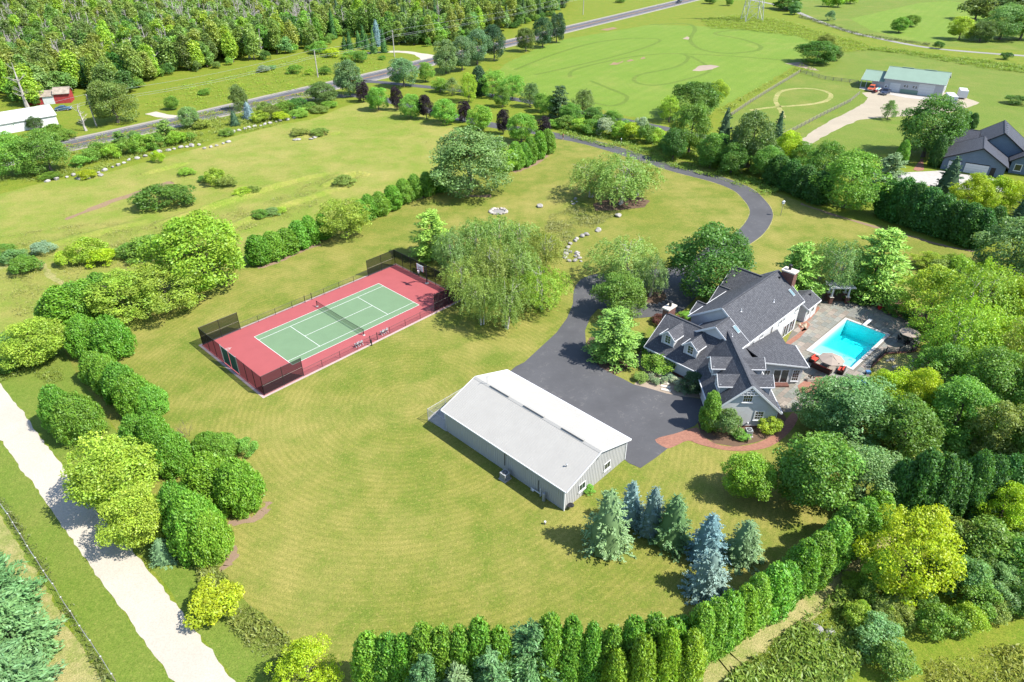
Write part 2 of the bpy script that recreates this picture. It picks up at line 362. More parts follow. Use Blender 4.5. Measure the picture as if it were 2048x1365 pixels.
sheet('field', px([(985,160),(1010,128),(1080,95),(1135,78),(1230,62),(1300,50),(1390,52),(1480,58),(1600,72),(1650,98),(1610,118),(1560,150),(1500,185),(1445,213),(1400,236),(1330,242),(1250,232),(1180,214),(1100,202),(1030,190)]), .010, 'field_grass', ragged=.5)
sheet('paddock', px([(1452,238),(1500,205),(1560,165),(1600,146),(1660,140),(1710,150),(1740,180),(1720,200),(1650,240),(1590,272),(1560,285),(1510,275),(1470,262)]), .012, 'paddock_grass', ragged=.2)
sheet('barn_lawn', px([(1600,146),(1650,112),(1730,100),(1800,106),(1900,120),(1980,138),(2100,150),(2250,170),(2250,330),(2050,300),(1900,290),(1750,300),(1640,310),(1590,290),(1590,272),(1650,240),(1720,200),(1740,180),(1710,150),(1660,140)]), .014, 'paddock_grass', ragged=.3)
sheet('hill_field', px([(1560,0),(1600,30),(1720,70),(1860,92),(2000,100),(2100,104),(2150,20),(2000,-40),(1700,-60),(1560,-40)]), .016, 'paddock_grass', ragged=.4)
sheet('hay_field', px([(1700,38),(1840,6),(1900,2),(1960,12),(1990,40),(1990,84),(1850,84),(1800,78),(1740,60)]), .024, 'field_grass', ragged=.4)
sheet('roadside_meadow', px([(285,215),(330,175),(420,155),(520,130),(600,112),(700,96),(780,98),(860,105),(845,118),(760,140),(660,165),(580,185),(480,203),(400,222),(330,215)]), .012, 'verge_grass', ragged=.4)

# ---- highway
hc = spline([G(*p) for p in [(-220,368),(0,322),(150,288),(395,234),(600,186),(781,145),(870,121),(1025,85),(1130,60),(1379,0)]]+[Vector((260, 690, 0))], 8)
ribbon('road_shoulder', hc, 12.6, .018, 'shoulder_gravel', ragged=.12)
ribbon('highway', hc, 9.2, .030, 'road_asphalt')
hl, hr = ribbon_pts(hc, 7.6)
ribbon('road_edge_line', hl, .16, .036, 'road_white'); ribbon('road_edge_line', hr, .16, .036, 'road_white')
hl, hr = ribbon_pts(hc, .42)
ribbon('road_centre_line', hl, .15, .036, 'road_yellow'); ribbon('road_centre_line', hr, .15, .036, 'road_yellow')
# gravel turnings off the highway
ribbon('farm_track', spline(px([(300,226),(325,232),(352,235),(372,240)]), 5), [3.5]*12+[6]*4, .024, 'pale_gravel', ragged=.2)
ribbon('field_entrance', spline(px([(735,107),(780,104),(815,105),(850,112),(872,122)]), 5), [4]*14+[6, 7, 8, 9, 10, 11, 11], .024, 'pale_gravel', ragged=.2)
# ---- gravel road at the lower left
gl = [Vector((-90, 88.5, 0)), Vector((-63.8, 64.5, 0)), Vector((-55.6, 57.2, 0)), Vector((-42, 44.8, 0)), Vector((-29.1, 33.2, 0)), Vector((-8, 14, 0))]
gr = [Vector((-95, 98.4, 0)), Vector((-71.1, 76.2, 0)), Vector((-63.4, 69.1, 0)), Vector((-48.7, 55.3, 0)), Vector((-36.9, 45.2, 0)), Vector((-23.9, 33.2, 0)), Vector((-2, 13.2, 0))]
jit = lambda L, a: [p+Vector((random.uniform(-a, a), random.uniform(-a, a), 0)) for p in resample(L, .7)]
sheet('gravel_road', jit(gl, .14)+jit(gr, .14)[::-1], .020, 'pale_gravel')
b1 = [Vector((p.x-2.6, p.y-3.0, 0)) for p in gl]
sheet('road_verge', jit(gl, .1)+jit(b1, .25)[::-1], .014, 'paddock_grass')
sheet('roadside_lawn', px([(-60,690),(0,770),(60,845),(130,935),(300,1130),(470,1365),(500,1400),(720,1400),(640,1340),(553,1252),(500,1212),(425,1135),(330,1050),(235,865),(165,765),(95,640),(40,690)]), .006, 'paddock_grass', ragged=.2)
sheet('roadside_bank', jit(b1, .25)+[Vector((-40, -10, 0)), Vector((-120, 40, 0))], .011, 'dry_grass')
# ---- drives
dv = px([(560,208),(640,196),(720,192),(800,207),(907,234),(986,251),(1060,262),(1107,271),(1170,283),(1232,300),(1293,320),(1363,341),(1436,360),(1484,379),(1508,400),(1521,419),(1521,436),(1506,460),(1480,480),(1440,500),(1400,530),(1350,548),(1290,552),(1240,550)])
dvc = spline(dv, 6)
ribbon('driveway', dvc, 4.7, .030, 'driveway_asphalt')
ribbon('driveway_edge', dvc, 5.0, .022, 'dry_grass', ragged=.1)
court_px = [(1290,541),(1215,546),(1189,549),(1172,554),(1160,561),(1151,572),(1147,584),(1146,608),(1134,637),(1113,666),(1087,690),(1049,725),(1031,734),(1010,752),(1100,840),(1230,905),(1258,927),(1281,937),(1312,916),(1340,894),(1330,880),(1345,872),(1390,852),(1405,835),(1412,800),(1408,799),(1369,794),(1334,788),(1293,776),(1268,770),(1243,757),(1222,747),(1200,735),(1183,715),(1172,690),(1170,662),(1180,636),(1196,618),(1215,625),(1243,641),(1275,637),(1330,632),(1366,622),(1392,596),(1404,566),(1392,545),(1350,538)]
sheet('driveway_court', px(court_px), .034, 'driveway_asphalt')
ribbon('neighbour_driveway', spline(px([(700,162),(760,165),(850,174),(920,182),(1030,199),(1150,222),(1307,253),(1390,270),(1500,292),(1600,320),(1700,345),(1790,352),(1850,352)]), 6), 3.8, .030, 'driveway_asphalt')
sheet('gravel_drive', px([(1592,290),(1610,296),(1650,272),(1690,252),(1720,240),(1760,236),(1830,232),(1900,225),(1940,214),(1960,206),(1900,186),(1800,180),(1724,186),(1736,196),(1726,208),(1700,222),(1660,242),(1620,266)]), .024, 'tan_gravel', ragged=.2)
sheet('concrete_apron', px([(1718,178),(1810,196),(1905,206),(1912,202),(1815,190),(1722,174)]), .036, 'concrete')
sheet('neighbour_forecourt', px([(1800,346),(1842,344),(1880,342),(2004,361),(2010,385),(1900,378),(1806,366)]), .040, 'concrete')
sheet('brick_walk', px([(1842,318),(1846,318),(1848,341),(1836,343),(1826,340)]), .046, 'brick_paver')
ribbon('farm_lane', spline(px([(1500,0),(1560,12),(1600,27),(1640,44),(1700,64),(1760,78),(1850,95),(1950,105),(2060,113),(2200,124)]), 6), 3.4, .030, 'path_gravel', ragged=.15)
# ---- bike track ruts in the field
for k, L in enumerate([[(1300,50),(1370,48),(1390,58),(1380,80),(1400,98),(1450,107),(1510,102),(1520,92),(1480,78),(1430,68),(1470,61),(1560,62)],
          [(1140,155),(1150,140),(1230,120),(1300,110),(1360,108),(1376,118),(1350,135),(1280,150),(1270,164),(1310,171),(1370,160),(1420,140),(1380,112)],
          [(1070,150),(1160,130),(1260,105),(1316,85),(1310,78),(1250,78),(1180,88),(1100,112),(1030,140)],
          [(1180,162),(1220,178),(1252,192),(1248,205),(1220,212),(1180,204)], [(1360,108),(1450,112),(1560,120)]]):
    ribbon('bike_track', spline(px(L), 8), 1.5 if k else 2., .016+.002*k, 'field_rut', ragged=.15)
for q in [[(1218,130),(1228,125),(1240,127),(1235,130)], [(1236,126),(1246,122),(1248,124),(1240,127)], [(1252,123),(1262,119),(1268,121),(1256,124)], [(1280,117),(1288,114),(1290,117),(1282,119)], [(1366,78),(1374,73),(1380,76),(1376,80)], [(1384,142),(1398,132),(1420,130),(1440,133),(1424,139),(1400,143)], [(1200,60),(1225,55),(1235,57),(1215,62)], [(1570,127),(1600,125),(1640,142),(1620,140)]]:
    sheet('bare_soil', px(q), .030, 'dirt' if q[0][0] < 1300 else 'stone_mulch', ragged=.25)
for L, w_ in [([(1567,236),(1562,222),(1556,213),(1551,203),(1553,193),(1562,184),(1588,178),(1626,178),(1655,185),(1662,193),(1650,203),(1620,209),(1588,212),(1556,214),(1530,217),(1500,221)], 1.5), ([(1556,213),(1566,233),(1553,246)], .9)]:
    ribbon('worn_ring', spline(px(L), 6), w_, .020+.002*(w_ < 1), 'dry_grass', ragged=.15)
# meadow: worn track and dry strip
ribbon('worn_track', spline(px([(130,440),(220,405),(320,372),(345,365)]), 6), [1.2]*4+[2.2]*14+[1.]*1, .024, 'dirt', ragged=.35)
for L in [[(-60,560),(60,520),(90,540),(120,565),(170,570),(240,545),(330,512)]]:
    ribbon('worn_track', spline(px(L), 8), 1.0, .022, 'dry_grass', ragged=.3)

# low grass banks in the meadow (real relief)
def mound(name, L, wid, h, mat, z=.0):
    C = spline(px(L), 8); n = len(C); b = MB(); rows = []
    for i, p in enumerate(C):
        d = (C[min(i+1, n-1)]-C[max(i-1, 0)]).normalized(); nn = Vector((-d.y, d.x, 0)); e = math.sin(math.pi*i/(n-1))**.6
        rows.append([p+nn*wid*(k/4-1)*(.7+.3*e)+Vector((0, 0, z+h*e*math.cos((k/4-1)*math.pi/2)**2*(.8+.4*random.random())-.01)) for k in range(9)])
    for a, c in zip(rows, rows[1:]):
        for k in range(8): b.poly([a[k], a[k+1], c[k+1], c[k]])
    o = b.build(name, mat, smooth=True); o['kind'] = 'structure'
for L, w_, h_ in [([(300,455),(420,415),(560,370),(660,345)], 2.2, .8), ([(420,470),(520,430),(620,395),(700,372)], 2., .7), ([(60,500),(180,470),(300,440)], 2.4, .5), ([(280,350),(330,338),(380,325)], 1.8, .6), ([(590,275),(640,268),(680,266)], 3., .5), ([(640,375),(700,352),(740,350)], 2., .9)]:
    mound('grass_bank', L, w_, h_, 'meadow_grass')

# ---- planting beds, paths
for L, m in [([(1215,748),(1196,738),(1180,716),(1172,692),(1180,676),(1200,668),(1230,672),(1262,690),(1270,712),(1258,735),(1236,748)], 'mulch'),
          ([(1268,769),(1293,775),(1334,787),(1369,793),(1408,797),(1410,770),(1385,752),(1340,735),(1300,715),(1282,700),(1272,716),(1278,735),(1290,745)], 'stone_mulch'),
          ([(1262,690),(1300,660),(1320,640),(1350,632),(1372,640),(1372,655),(1340,660),(1310,690),(1285,712)], 'lawn_grass_far'),
          ([(1325,640),(1345,632),(1372,640),(1370,652),(1350,650),(1330,665)], 'mulch'),
          ([(1395,845),(1402,868),(1430,888),(1470,893),(1515,885),(1560,865),(1575,840),(1562,822),(1500,800),(1405,812)], 'mulch'),
          ([(1185,408),(1220,398),(1275,394),(1300,402),(1290,415),(1230,422),(1190,422)], 'mulch'),
          ([(1640,604),(1700,602),(1745,612),(1800,632),(1840,650),(1858,690),(1880,640),(1800,600),(1700,585),(1640,590)], 'mulch'),
          ([(1745,735),(1775,712),(1830,704),(1870,725),(1850,760),(1800,775),(1755,768)], 'dry_grass')]:
    sheet('planting_bed', px(L), .020 if m != 'lawn_grass_far' else .0195, m, ragged=.12)
for L, w_ in [([(740,434),(800,408),(850,393),(890,380),(935,392),(980,392)], 1.6), ([(1028,345),(1060,333),(1095,311)], 1.4), ([(515,536),(560,522),(605,500),(640,490)], 1.5), ([(455,1045),(500,1040),(528,1022),(534,1005)], .9), ([(440,1140),(462,1120),(472,1090)], .9), ([(1600,408),(1700,440),(1800,468),(1900,495),(1950,503)], .9), ([(100,655),(140,665),(200,668)], 1.3)]:
    ribbon('bark_mulch', spline(px(L), 6), w_*.85, .016, 'hedge_mulch', ragged=.3)
ribbon('mown_strip', spline(px([(1330,1420),(1400,1362),(1440,1335),(1470,1315),(1518,1276),(1612,1212),(1674,1156),(1722,1112),(1776,1054)]), 6), 2.6, .016, 'dry_grass', ragged=.3)
sheet('brick_path', spline(px([(1310,880),(1350,868),(1392,856),(1402,868),(1430,888),(1470,894),(1515,886),(1552,866),(1574,838),(1586,826),(1596,832),(1590,850),(1572,872),(1540,894),(1500,902),(1450,901),(1400,890),(1376,882),(1350,893),(1333,897)]), 3, True), .040, 'brick_paver')
sheet('entrance_walk', px([(1352,634),(1372,622),(1392,630),(1400,650),(1380,660),(1362,650)]), .036, 'brick_paver')
PATIO = [(1632,604),(1700,603),(1745,613),(1790,630),(1828,646),(1845,675),(1832,700),(1770,706),(1742,733),(1738,750),(1748,766),(1712,768),(1680,790),(1610,822),(1560,826),(1520,770),(1560,740),(1570,690),(1590,650),(1605,625)]
patio = sheet('patio', px(PATIO), .022, 'patio_joint', hole=HOLE)
# flagstones laid in courses square to the house, each a slab of its own
me = bpy.data.meshes.new('flagstone'); bb = MB(); bb.obox((0, 0, 0), (.5, 0, 0), (0, .5, 0), (0, 0, .5)); me.from_pydata(bb.v, [], bb.f); me.materials.append(MATS['slab'])
Pp = [(p.x, p.y) for p in px(PATIO)]; rest = MB(); nst = 0; w_ = -14.; rs = random.Random(5)
while w_ < 26:
    rh = rs.choice([.62, .8, 1.0]); u_ = -6+rs.random()
    while u_ < 34:
        ln = rs.uniform(.8, 1.75); cc = [H(u_+a*ln/2+ln/2, w_+b*rh/2+rh/2) for a, b in ((-1, -1), (1, -1), (1, 1), (-1, 1))]; c = (cc[0]+cc[2])/2
        q = np.array([(p.x, p.y) for p in cc]); loc = [((p-PO).dot(PU), (p-PO).dot(PW)) for p in cc+[c]]; uw = (c-HO).dot(UU), (c-HO).dot(WW)
        pool = any(-.42 < a < PL+.42 and -.42 < b < PD+.42 for a, b in loc); indoors = (uw[1] < 2.6 and uw[0] < 24.2) or (c.x < 39.6 and c.y > 76.4) or c.x < 33.4
        if inside(Pp, q).all() and not pool and not indoors:
            k = rs.uniform(.78, 1.15); tint = rs.choice([(.225,.208,.172), (.20,.198,.178), (.235,.20,.168), (.185,.19,.168)]); top = .034+rs.uniform(-.003, .004); nst += 1
            if nst <= 300:
                o = bpy.data.objects.new('flagstone', me); COL.objects.link(o); o.parent = patio; o.location = (c.x, c.y, top-.015); o.rotation_euler = (0, 0, UA); o.scale = (ln-.035, rh-.035, .03); o.color = (tint[0]*k, tint[1]*k, tint[2]*k, 1)
            else: rest.obox((c.x, c.y, top-.015), UU*(ln-.035)/2, WW*(rh-.035)/2, Vector((0, 0, .015)))
        u_ += ln
    w_ += rh
if rest.v: o = rest.build('flagstones', 'flagstone', patio); o['kind'] = 'stuff'
print('flagstones', nst)
for L in [[(1612,760),(1640,752),(1662,766),(1630,790),(1600,786),(1595,772)], [(1566,690),(1596,668),(1610,655),(1614,660),(1600,676),(1570,698)], [(1612,640),(1636,613),(1640,617),(1618,643)], [(1596,652),(1604,645),(1614,643),(1620,650),(1614,660),(1604,664)]]:
    sheet('brick_border', px(L), .046, 'brick_paver')
sheet('dog_run_pad', px([(855,838),(868,826),(905,800),(930,790),(915,840),(890,862)]), .022, 'concrete')
# garden island in the turning circle
ic = G(1298, 592)
b = MB(); b.lathe((ic.x, ic.y, 0), [(3.0, .02), (2.6, .12), (0.01, .3)], 24); o = b.build('island_bed', 'mulch', smooth=True); o['kind'] = 'structure'
# rough hills far off close the horizon for other views
b = MB()
for k in range(60):
    a0, a1 = 2*math.pi*k/60, 2*math.pi*(k+1)/60; hh = lambda a: 18+10*math.sin(a*5)+7*math.sin(a*11+1)
    P0, P1 = Vector((math.cos(a0), math.sin(a0), 0))*1900, Vector((math.cos(a1), math.sin(a1), 0))*1900
    b.poly([P0, P1, P1*1.1+Vector((0, 0, hh(a1))), P0*1.1+Vector((0, 0, hh(a0)))])
o = b.build('hills', 'verge_grass'); o['kind'] = 'structure'
# ================================================================== TENNIS COURT
CA = R(46.6); CX = Vector((math.cos(CA), math.sin(CA), 0)); CY = Vector((-CX.y, CX.x, 0)); CO = Vector((-27.45, 92.9, 0))
def C(a, b, z=0.): return CO+CX*a+CY*b+Vector((0, 0, z))
HL, HW = 18.45, 9.05
def crect(a0, a1, b0, b1): return [C(a0, b0), C(a1, b0), C(a1, b1), C(a0, b1)]
sheet('court_kerb', crect(-HL-.35, HL+.35, -HW-.4, HW+.4), .030, 'court_kerb')
sheet('tennis_court', crect(-HL, HL, -HW, HW), .042, 'court_red')
sheet('court_paint', crect(-11.885, 11.885, -5.485, 5.485), .048, 'court_green')
lw = .075
for a0, a1, b0, b1 in [(-11.885, 11.885, 5.485-lw, 5.485), (-11.885, 11.885, -5.485, -5.485+lw), (-11.885, 11.885, 4.115-lw/2, 4.115+lw/2), (-11.885, 11.885, -4.115-lw/2, -4.115+lw/2)]:
    sheet('court_line', crect(a0, a1, b0, b1), .054, 'court_line')
for a in (-11.885+lw, 11.885): sheet('court_line', crect(a-lw, a, -5.485+lw, 5.485-lw), .0545, 'court_line')
for a in (-6.40, 6.40): sheet('court_line', crect(a-lw/2, a+lw/2, -4.115+lw/2, 4.115-lw/2), .0545, 'court_line')
sheet('court_line', crect(-6.40+lw/2, 6.40-lw/2, -lw/2, lw/2), .055, 'court_line')
# net
t = thing('tennis_net', C(0, 0, .042), 'dark tennis net with white headband strung across the green court', 'net')
for s_ in (-1, 1):
    MB().tube(C(0, 6.4*s_, .042), C(0, 6.4*s_, 1.12), .06, n=8).build('post', 'black_metal', t)
    MB().lathe(C(0, 6.4*s_, .042), [(.22, 0), (.2, .07), (.05, .08)], 10).build('post_base', 'coping', t)
b = MB()
N_ = 16
zt = lambda b_: 1.05-.13*(1-(b_/6.4)**2)
for k in range(N_):
    b0, b1 = -6.4+12.8*k/N_, -6.4+12.8*(k+1)/N_; b.poly([C(0, b0, .1), C(0, b1, .1), C(0, b1, zt(b1)), C(0, b0, zt(b0))])
b.build('mesh', 'net_mesh', t)
b = MB()
for k in range(N_):
    b0, b1 = -6.4+12.8*k/N_, -6.4+12.8*(k+1)/N_; b.bar(C(0, b0, zt(b0)+.02), C(0, b1, zt(b1)+.02), .03, .06)
b.build('headband', 'black_metal', t)
def fence_run(t, pts, h, post_r, mesh, rail=True, mid=None, post_mat='black_metal', bottom=True, posts=True, screen_name='screen_panel'):
    for i, (a, c) in enumerate(zip(pts, pts[1:])):
        z = Vector((0, 0, 1))
        MB().poly([a+z*.06, c+z*.06, c+z*h, a+z*h]).build(screen_name, mesh, t)
        if rail:
            MB().tube(a+z*h, c+z*h, post_r*.7, n=5).build('rail', post_mat, t)
            if bottom: MB().tube(a+z*.08, c+z*.08, post_r*.45, n=4).build('rail', post_mat, t)
        if mid:
            MB().tube(a+z*mid, c+z*mid, post_r*.4, n=4).build('mid_rail', 'wood_grey', t)
    if posts:
        for p in pts: MB().tube(p, p+Vector((0, 0, h+.05)), post_r, n=6).build('post', post_mat, t)
def lerp(a, b, n): return [a.lerp(b, k/n) for k in range(n+1)]
Zc = .042; e_ = HL-.15; f_ = HW-.1
for sgn, lab in ((-1, 'tall black wind screen fence at the court end with green gate panels'), (1, 'tall black wind screen fence behind the basketball hoop')):
    t = thing('screen_fence', C(sgn*e_, 0, Zc), lab, 'fence')
    ends = lerp(C(sgn*e_, -f_, Zc), C(sgn*e_, f_, Zc), 8)
    if sgn < 0:
        fence_run(t, ends[:4], 3.05, .045, 'wind_screen'); fence_run(t, ends[5:], 3.05, .045, 'wind_screen')
        for k in (3, 4):
            pass
        a, c = ends[3], ends[5]; m_ = ends[4]
        for q0, q1 in ((a, m_), (m_, c)):
            d = (q1-q0).normalized(); g = MB().poly([q0+d*.08+Vector((0, 0, .12)), q1-d*.08+Vector((0, 0, .12)), q1-d*.08+Vector((0, 0, 3.0)), q0+d*.08+Vector((0, 0, 3.0))]).build('gate_panel', 'green_door', t)
            MB().tube(q0+d*.08+Vector((0, 0, 3.02)), q1-d*.08+Vector((0, 0, 3.02)), .03, n=5).build('gate_frame', 'galvanised', t)
        for q in (a, c): MB().tube(q+Vector((0, 0, 0)), q+Vector((0, 0, 3.15)), .06, n=6).build('gate_post', 'galvanised', t)
    else: fence_run(t, ends, 3.05, .045, 'wind_screen')
    for s2 in (-1, 1):
        fence_run(t, lerp(C(sgn*e_, s2*f_, Zc), C(sgn*(e_-6.1), s2*f_, Zc), 2), 3.05, .045, 'wind_screen', mid=1.5)
for s2, lab in ((1, 'low chain link fence on the hedge side of the tennis court'), (-1, 'low chain link fence on the barn side of the tennis court')):
    t = thing('court_fence', C(0, s2*f_, Zc), lab, 'fence')
    L = lerp(C(-(e_-6.1), s2*f_, Zc), C(e_-6.1, s2*f_, Zc), 8)
    q = [C(-.65, s2*f_, Zc), C(.65, s2*f_, Zc)]
    fence_run(t, L[:4]+[q[0]], 1.12, .035, 'chain_link', screen_name='mesh_panel'); fence_run(t, [q[1]]+L[5:], 1.12, .035, 'chain_link', screen_name='mesh_panel')
    d = CX*.06; z = Vector((0, 0, 1))
    g = MB().poly([q[0]+d+z*.1, q[1]-d+z*.1, q[1]-d+z*1.1, q[0]+d+z*1.1]).build('gate', 'chain_link', t)
    MB().tube(q[0]+d+z*1.1, q[1]-d+z*1.1, .025, n=5).build('gate_frame', 'black_metal', g)
    for p in q: MB().tube(p, p+z*1.3, .06, n=6).build('gate_post', 'black_metal', t)
# basketball hoop
bp = C(17.7, -.6, Zc); t = thing('basketball_hoop', bp, 'black basketball hoop post with clear backboard inside the court fence', 'basketball hoop')
MB().bar(bp, bp+Vector((0, 0, 3.2)), .16).build('post', 'black_metal', t)
MB().bar(bp+Vector((0, 0, 2.6)), bp-CX*1.2+Vector((0, 0, 3.2)), .12).bar(bp+Vector((0, 0, 3.15)), bp-CX*1.2+Vector((0, 0, 3.55)), .1).build('arm', 'black_metal', t)
cb = bp-CX*1.25+Vector((0, 0, 3.45))
bo = MB().obox(cb, CX*.025, CY*.9, Vector((0, 0, .55))).build('backboard', 'board_clear', t)
b = MB()
for a in (-1, 1): b.bar(cb-CX*.04+CY*.3*a+Vector((0, 0, -.38)), cb-CX*.04+CY*.3*a+Vector((0, 0, .1)), .06); b.bar(cb-CX*.04+CY*.9*a+Vector((0, 0, -.55)), cb-CX*.04+CY*.9*a+Vector((0, 0, .55)), .07)
for zz in (-.38, .1): b.bar(cb-CX*.04-CY*.3+Vector((0, 0, zz)), cb-CX*.04+CY*.3+Vector((0, 0, zz)), .06)
b.build('target_square', 'red_barn_paint', bo)
b = MB(); rc = cb-CX*.36+Vector((0, 0, -.4))
for k in range(14):
    f = lambda q: rc+CX*.23*math.cos(2*math.pi*q/14)+CY*.23*math.sin(2*math.pi*q/14)
    b.tube(f(k), f(k+1), .016, n=4)
b.build('rim', 'red_cushion', t)
MB().lathe(rc, [(.15, -.42), (.22, 0)], 12).build('net', 'white_trim', t)
MB().lathe(bp, [(.35, 0), (.33, .06), (.05, .08)], 10).build('footing', 'coping', t)
# court chairs
def make_chair():
    t = thing('folding_chair', (0, 0, 0), 'x', 'chair', 'white chairs beside the court')
    MB().box((0, 0, .43), (.46, .44, .04)).build('seat', 'black_cloth', t, True)
    MB().obox((0, .22, .68), (.23, 0, 0), (0, .015, 0), (0, .05, .2)).build('backrest', 'white_trim', t, True)
    for sx in (-1, 1):
        MB().bar((sx*.22, -.24, 0), (sx*.22, .26, .86), .04).build('leg', 'white_trim', t, True)
        MB().bar((sx*.22, .26, 0), (sx*.22, -.2, .62), .04).build('leg', 'white_trim', t, True)
        MB().bar((sx*.24, -.22, .63), (sx*.24, .2, .66), .05).build('armrest', 'white_trim', t, True)
    return t
ch = make_chair()
for i, (a, b_, lab) in enumerate([(-1.9, -8.3, 'white chair with dark seat in the pair beside the black post'), (-2.65, -8.3, 'white chair with dark seat in the pair beside the black post'), (2.1, -8.3, 'white chair with dark seat in the pair beside the court gate'), (2.85, -8.3, 'white chair with dark seat in the pair beside the court gate')]):
    o = ch if i == 0 else copy_tree(ch); o.location = C(a, b_, Zc); o.rotation_euler.z = CA+math.pi+random.uniform(-.15, .15); o['label'] = lab
t = thing('water_cooler_post', C(-.9, -9.5, 0), 'short black post standing in the grass by the court gate', 'post')
MB().tube(C(-.9, -9.6, 0), C(-.9, -9.6, .95), .09, n=8).build('post', 'black_metal', t); MB().lathe(C(-.9, -9.6, .95), [(.11, 0), (.1, .06), (.01, .09)], 8).build('cap', 'black_metal', t)
# racket emblem painted on the court
ring = [C(-16.3+.35*math.cos(k*.5), 5.2+.35*math.sin(k*.5)) for k in range(14)]
ribbon('court_emblem', ring, .05, .056, 'court_line'); ribbon('court_emblem', [C(-16.9, 5.2), C(-15.7, 5.2)], .06, .058, 'court_line')

# ================================================================== WHITE METAL BARN
BA = Vector((5.7, 52.75, 0)); b1_ = Vector((-14.05, 13.45, 0)).normalized(); b2_ = Vector((b1_.y, -b1_.x, 0)); BL, BW = 19.35, 11.25; BE, BR = 3.32, 5.2
def B(a, c, z=0.): return BA+b1_*a+b2_*c+Vector((0, 0, z))
barn = thing('metal_barn', B(BL/2, BW/2), 'long pale grey metal outbuilding with ribbed walls and low gable roof', 'barn')
def rib_wall(p0, p1, top, name='wall'):
    """ribbed metal wall, top(s) gives height along it"""
    d = (p1-p0); L = d.length; d.normalize(); n = Vector((d.y, -d.x, 0)); b = MB(); N = int(L/.30); r = MB()
    sN = 12
    for k in range(sN):
        s0, s1 = L*k/sN, L*(k+1)/sN; b.poly([p0+d*s0, p0+d*s1, p0+d*s1+Vector((0, 0, top(s1))), p0+d*s0+Vector((0, 0, top(s0)))])
    o = b.build(name, 'barn_wall', barn)
    for k in range(1, N):
        s0 = L*k/N; c = p0+d*s0; w_ = .035; hh = top(s0)-.02
        a, e = c-d*w_, c+d*w_; a2, e2 = a+n*.035+d*.012, e+n*.035-d*.012; z = Vector((0, 0, hh))
        r.poly([a, a2, a2+z, a+z]); r.poly([a2, e2, e2+z, a2+z]); r.poly([e2, e, e+z, e2+z])
    r.build('wall_ribs', 'barn_wall', o)['kind'] = 'stuff'
rib_wall(B(BL, 0), B(0, 0), lambda s: BE)
rib_wall(B(0, 0), B(0, BW), lambda s: BE+(BR-BE)*(1-abs(s-BW/2)/(BW/2)))
rib_wall(B(0, BW), B(BL, BW), lambda s: BE); rib_wall(B(BL, BW), B(BL, 0), lambda s: BE+(BR-BE)*(1-abs(s-BW/2)/(BW/2)))
ov = .45; slope = (BR-BE)/(BW/2)
for sgn in (0, 1):
    lo_ = -.28 if sgn == 0 else BW+.28; zl = BE-slope*.28+.06
    q = [B(-ov, lo_, zl), B(BL+ov, lo_, zl), B(BL+ov, BW/2, BR+.06), B(-ov, BW/2, BR+.06)]
    if sgn: q = q[::-1]
    rf = MB().slab(q, .07).build('roof', 'barn_roof', barn)
    r = MB(); n = Vector((0, 0, 1)); N = 66
    for k in range(1, N):
        a = -ov+(BL+2*ov)*k/N; p0, p1 = B(a, lo_, zl+.004), B(a, BW/2, BR+.064); w_ = b1_*.022
        r.poly([p0-w_, p0+n*.022, p1+n*.022, p1-w_]); r.poly([p0+n*.022, p0+w_, p1+w_, p1+n*.022])
    r.build('roof_ribs', 'barn_roof', rf)['kind'] = 'stuff'
    for a in (-ov-.02, BL+ov+.02): MB().bar(B(a, lo_, zl-.03), B(a, BW/2, BR+.03), .05, .2).build('rake_trim', 'white_trim', barn)
    MB().bar(B(-ov, lo_+(-.04 if sgn == 0 else .04), zl-.06), B(BL+ov, lo_+(-.04 if sgn == 0 else .04), zl-.06), .10, .14).build('gutter', 'white_trim', barn)
MB().poly([B(-ov, BW/2-.3, BR+.06-.3*slope+.03), B(BL+ov, BW/2-.3, BR+.06-.3*slope+.03), B(BL+ov, BW/2, BR+.14), B(-ov, BW/2, BR+.14)]).poly([B(-ov, BW/2, BR+.14), B(BL+ov, BW/2, BR+.14), B(BL+ov, BW/2+.3, BR+.06-.3*slope+.03), B(-ov, BW/2+.3, BR+.06-.3*slope+.03)]).build('ridge_cap', 'barn_roof', barn)
for a in (3.6, 9.6, 15.3):
    v_ = MB().obox(B(a, BW/2, BR+.2), b1_*1.6, b2_*.14, Vector((0, 0, .07))).build('ridge_vent', 'barn_roof', barn)
    MB().obox(B(a, BW/2-.15, BR+.19), b1_*1.55, b2_*.015, Vector((0, 0, .05))).build('louvre', 'wood_grey', v_)
for a, c in ((0, 0), (0, BW), (BL, 0), (BL, BW)):
    MB().obox(B(a-.02 if a == 0 else a+.02, c-.02 if c == 0 else c+.02, BE/2), b1_*.07, b2_*.07, Vector((0, 0, BE/2))).build('corner_trim', 'white_trim', barn)
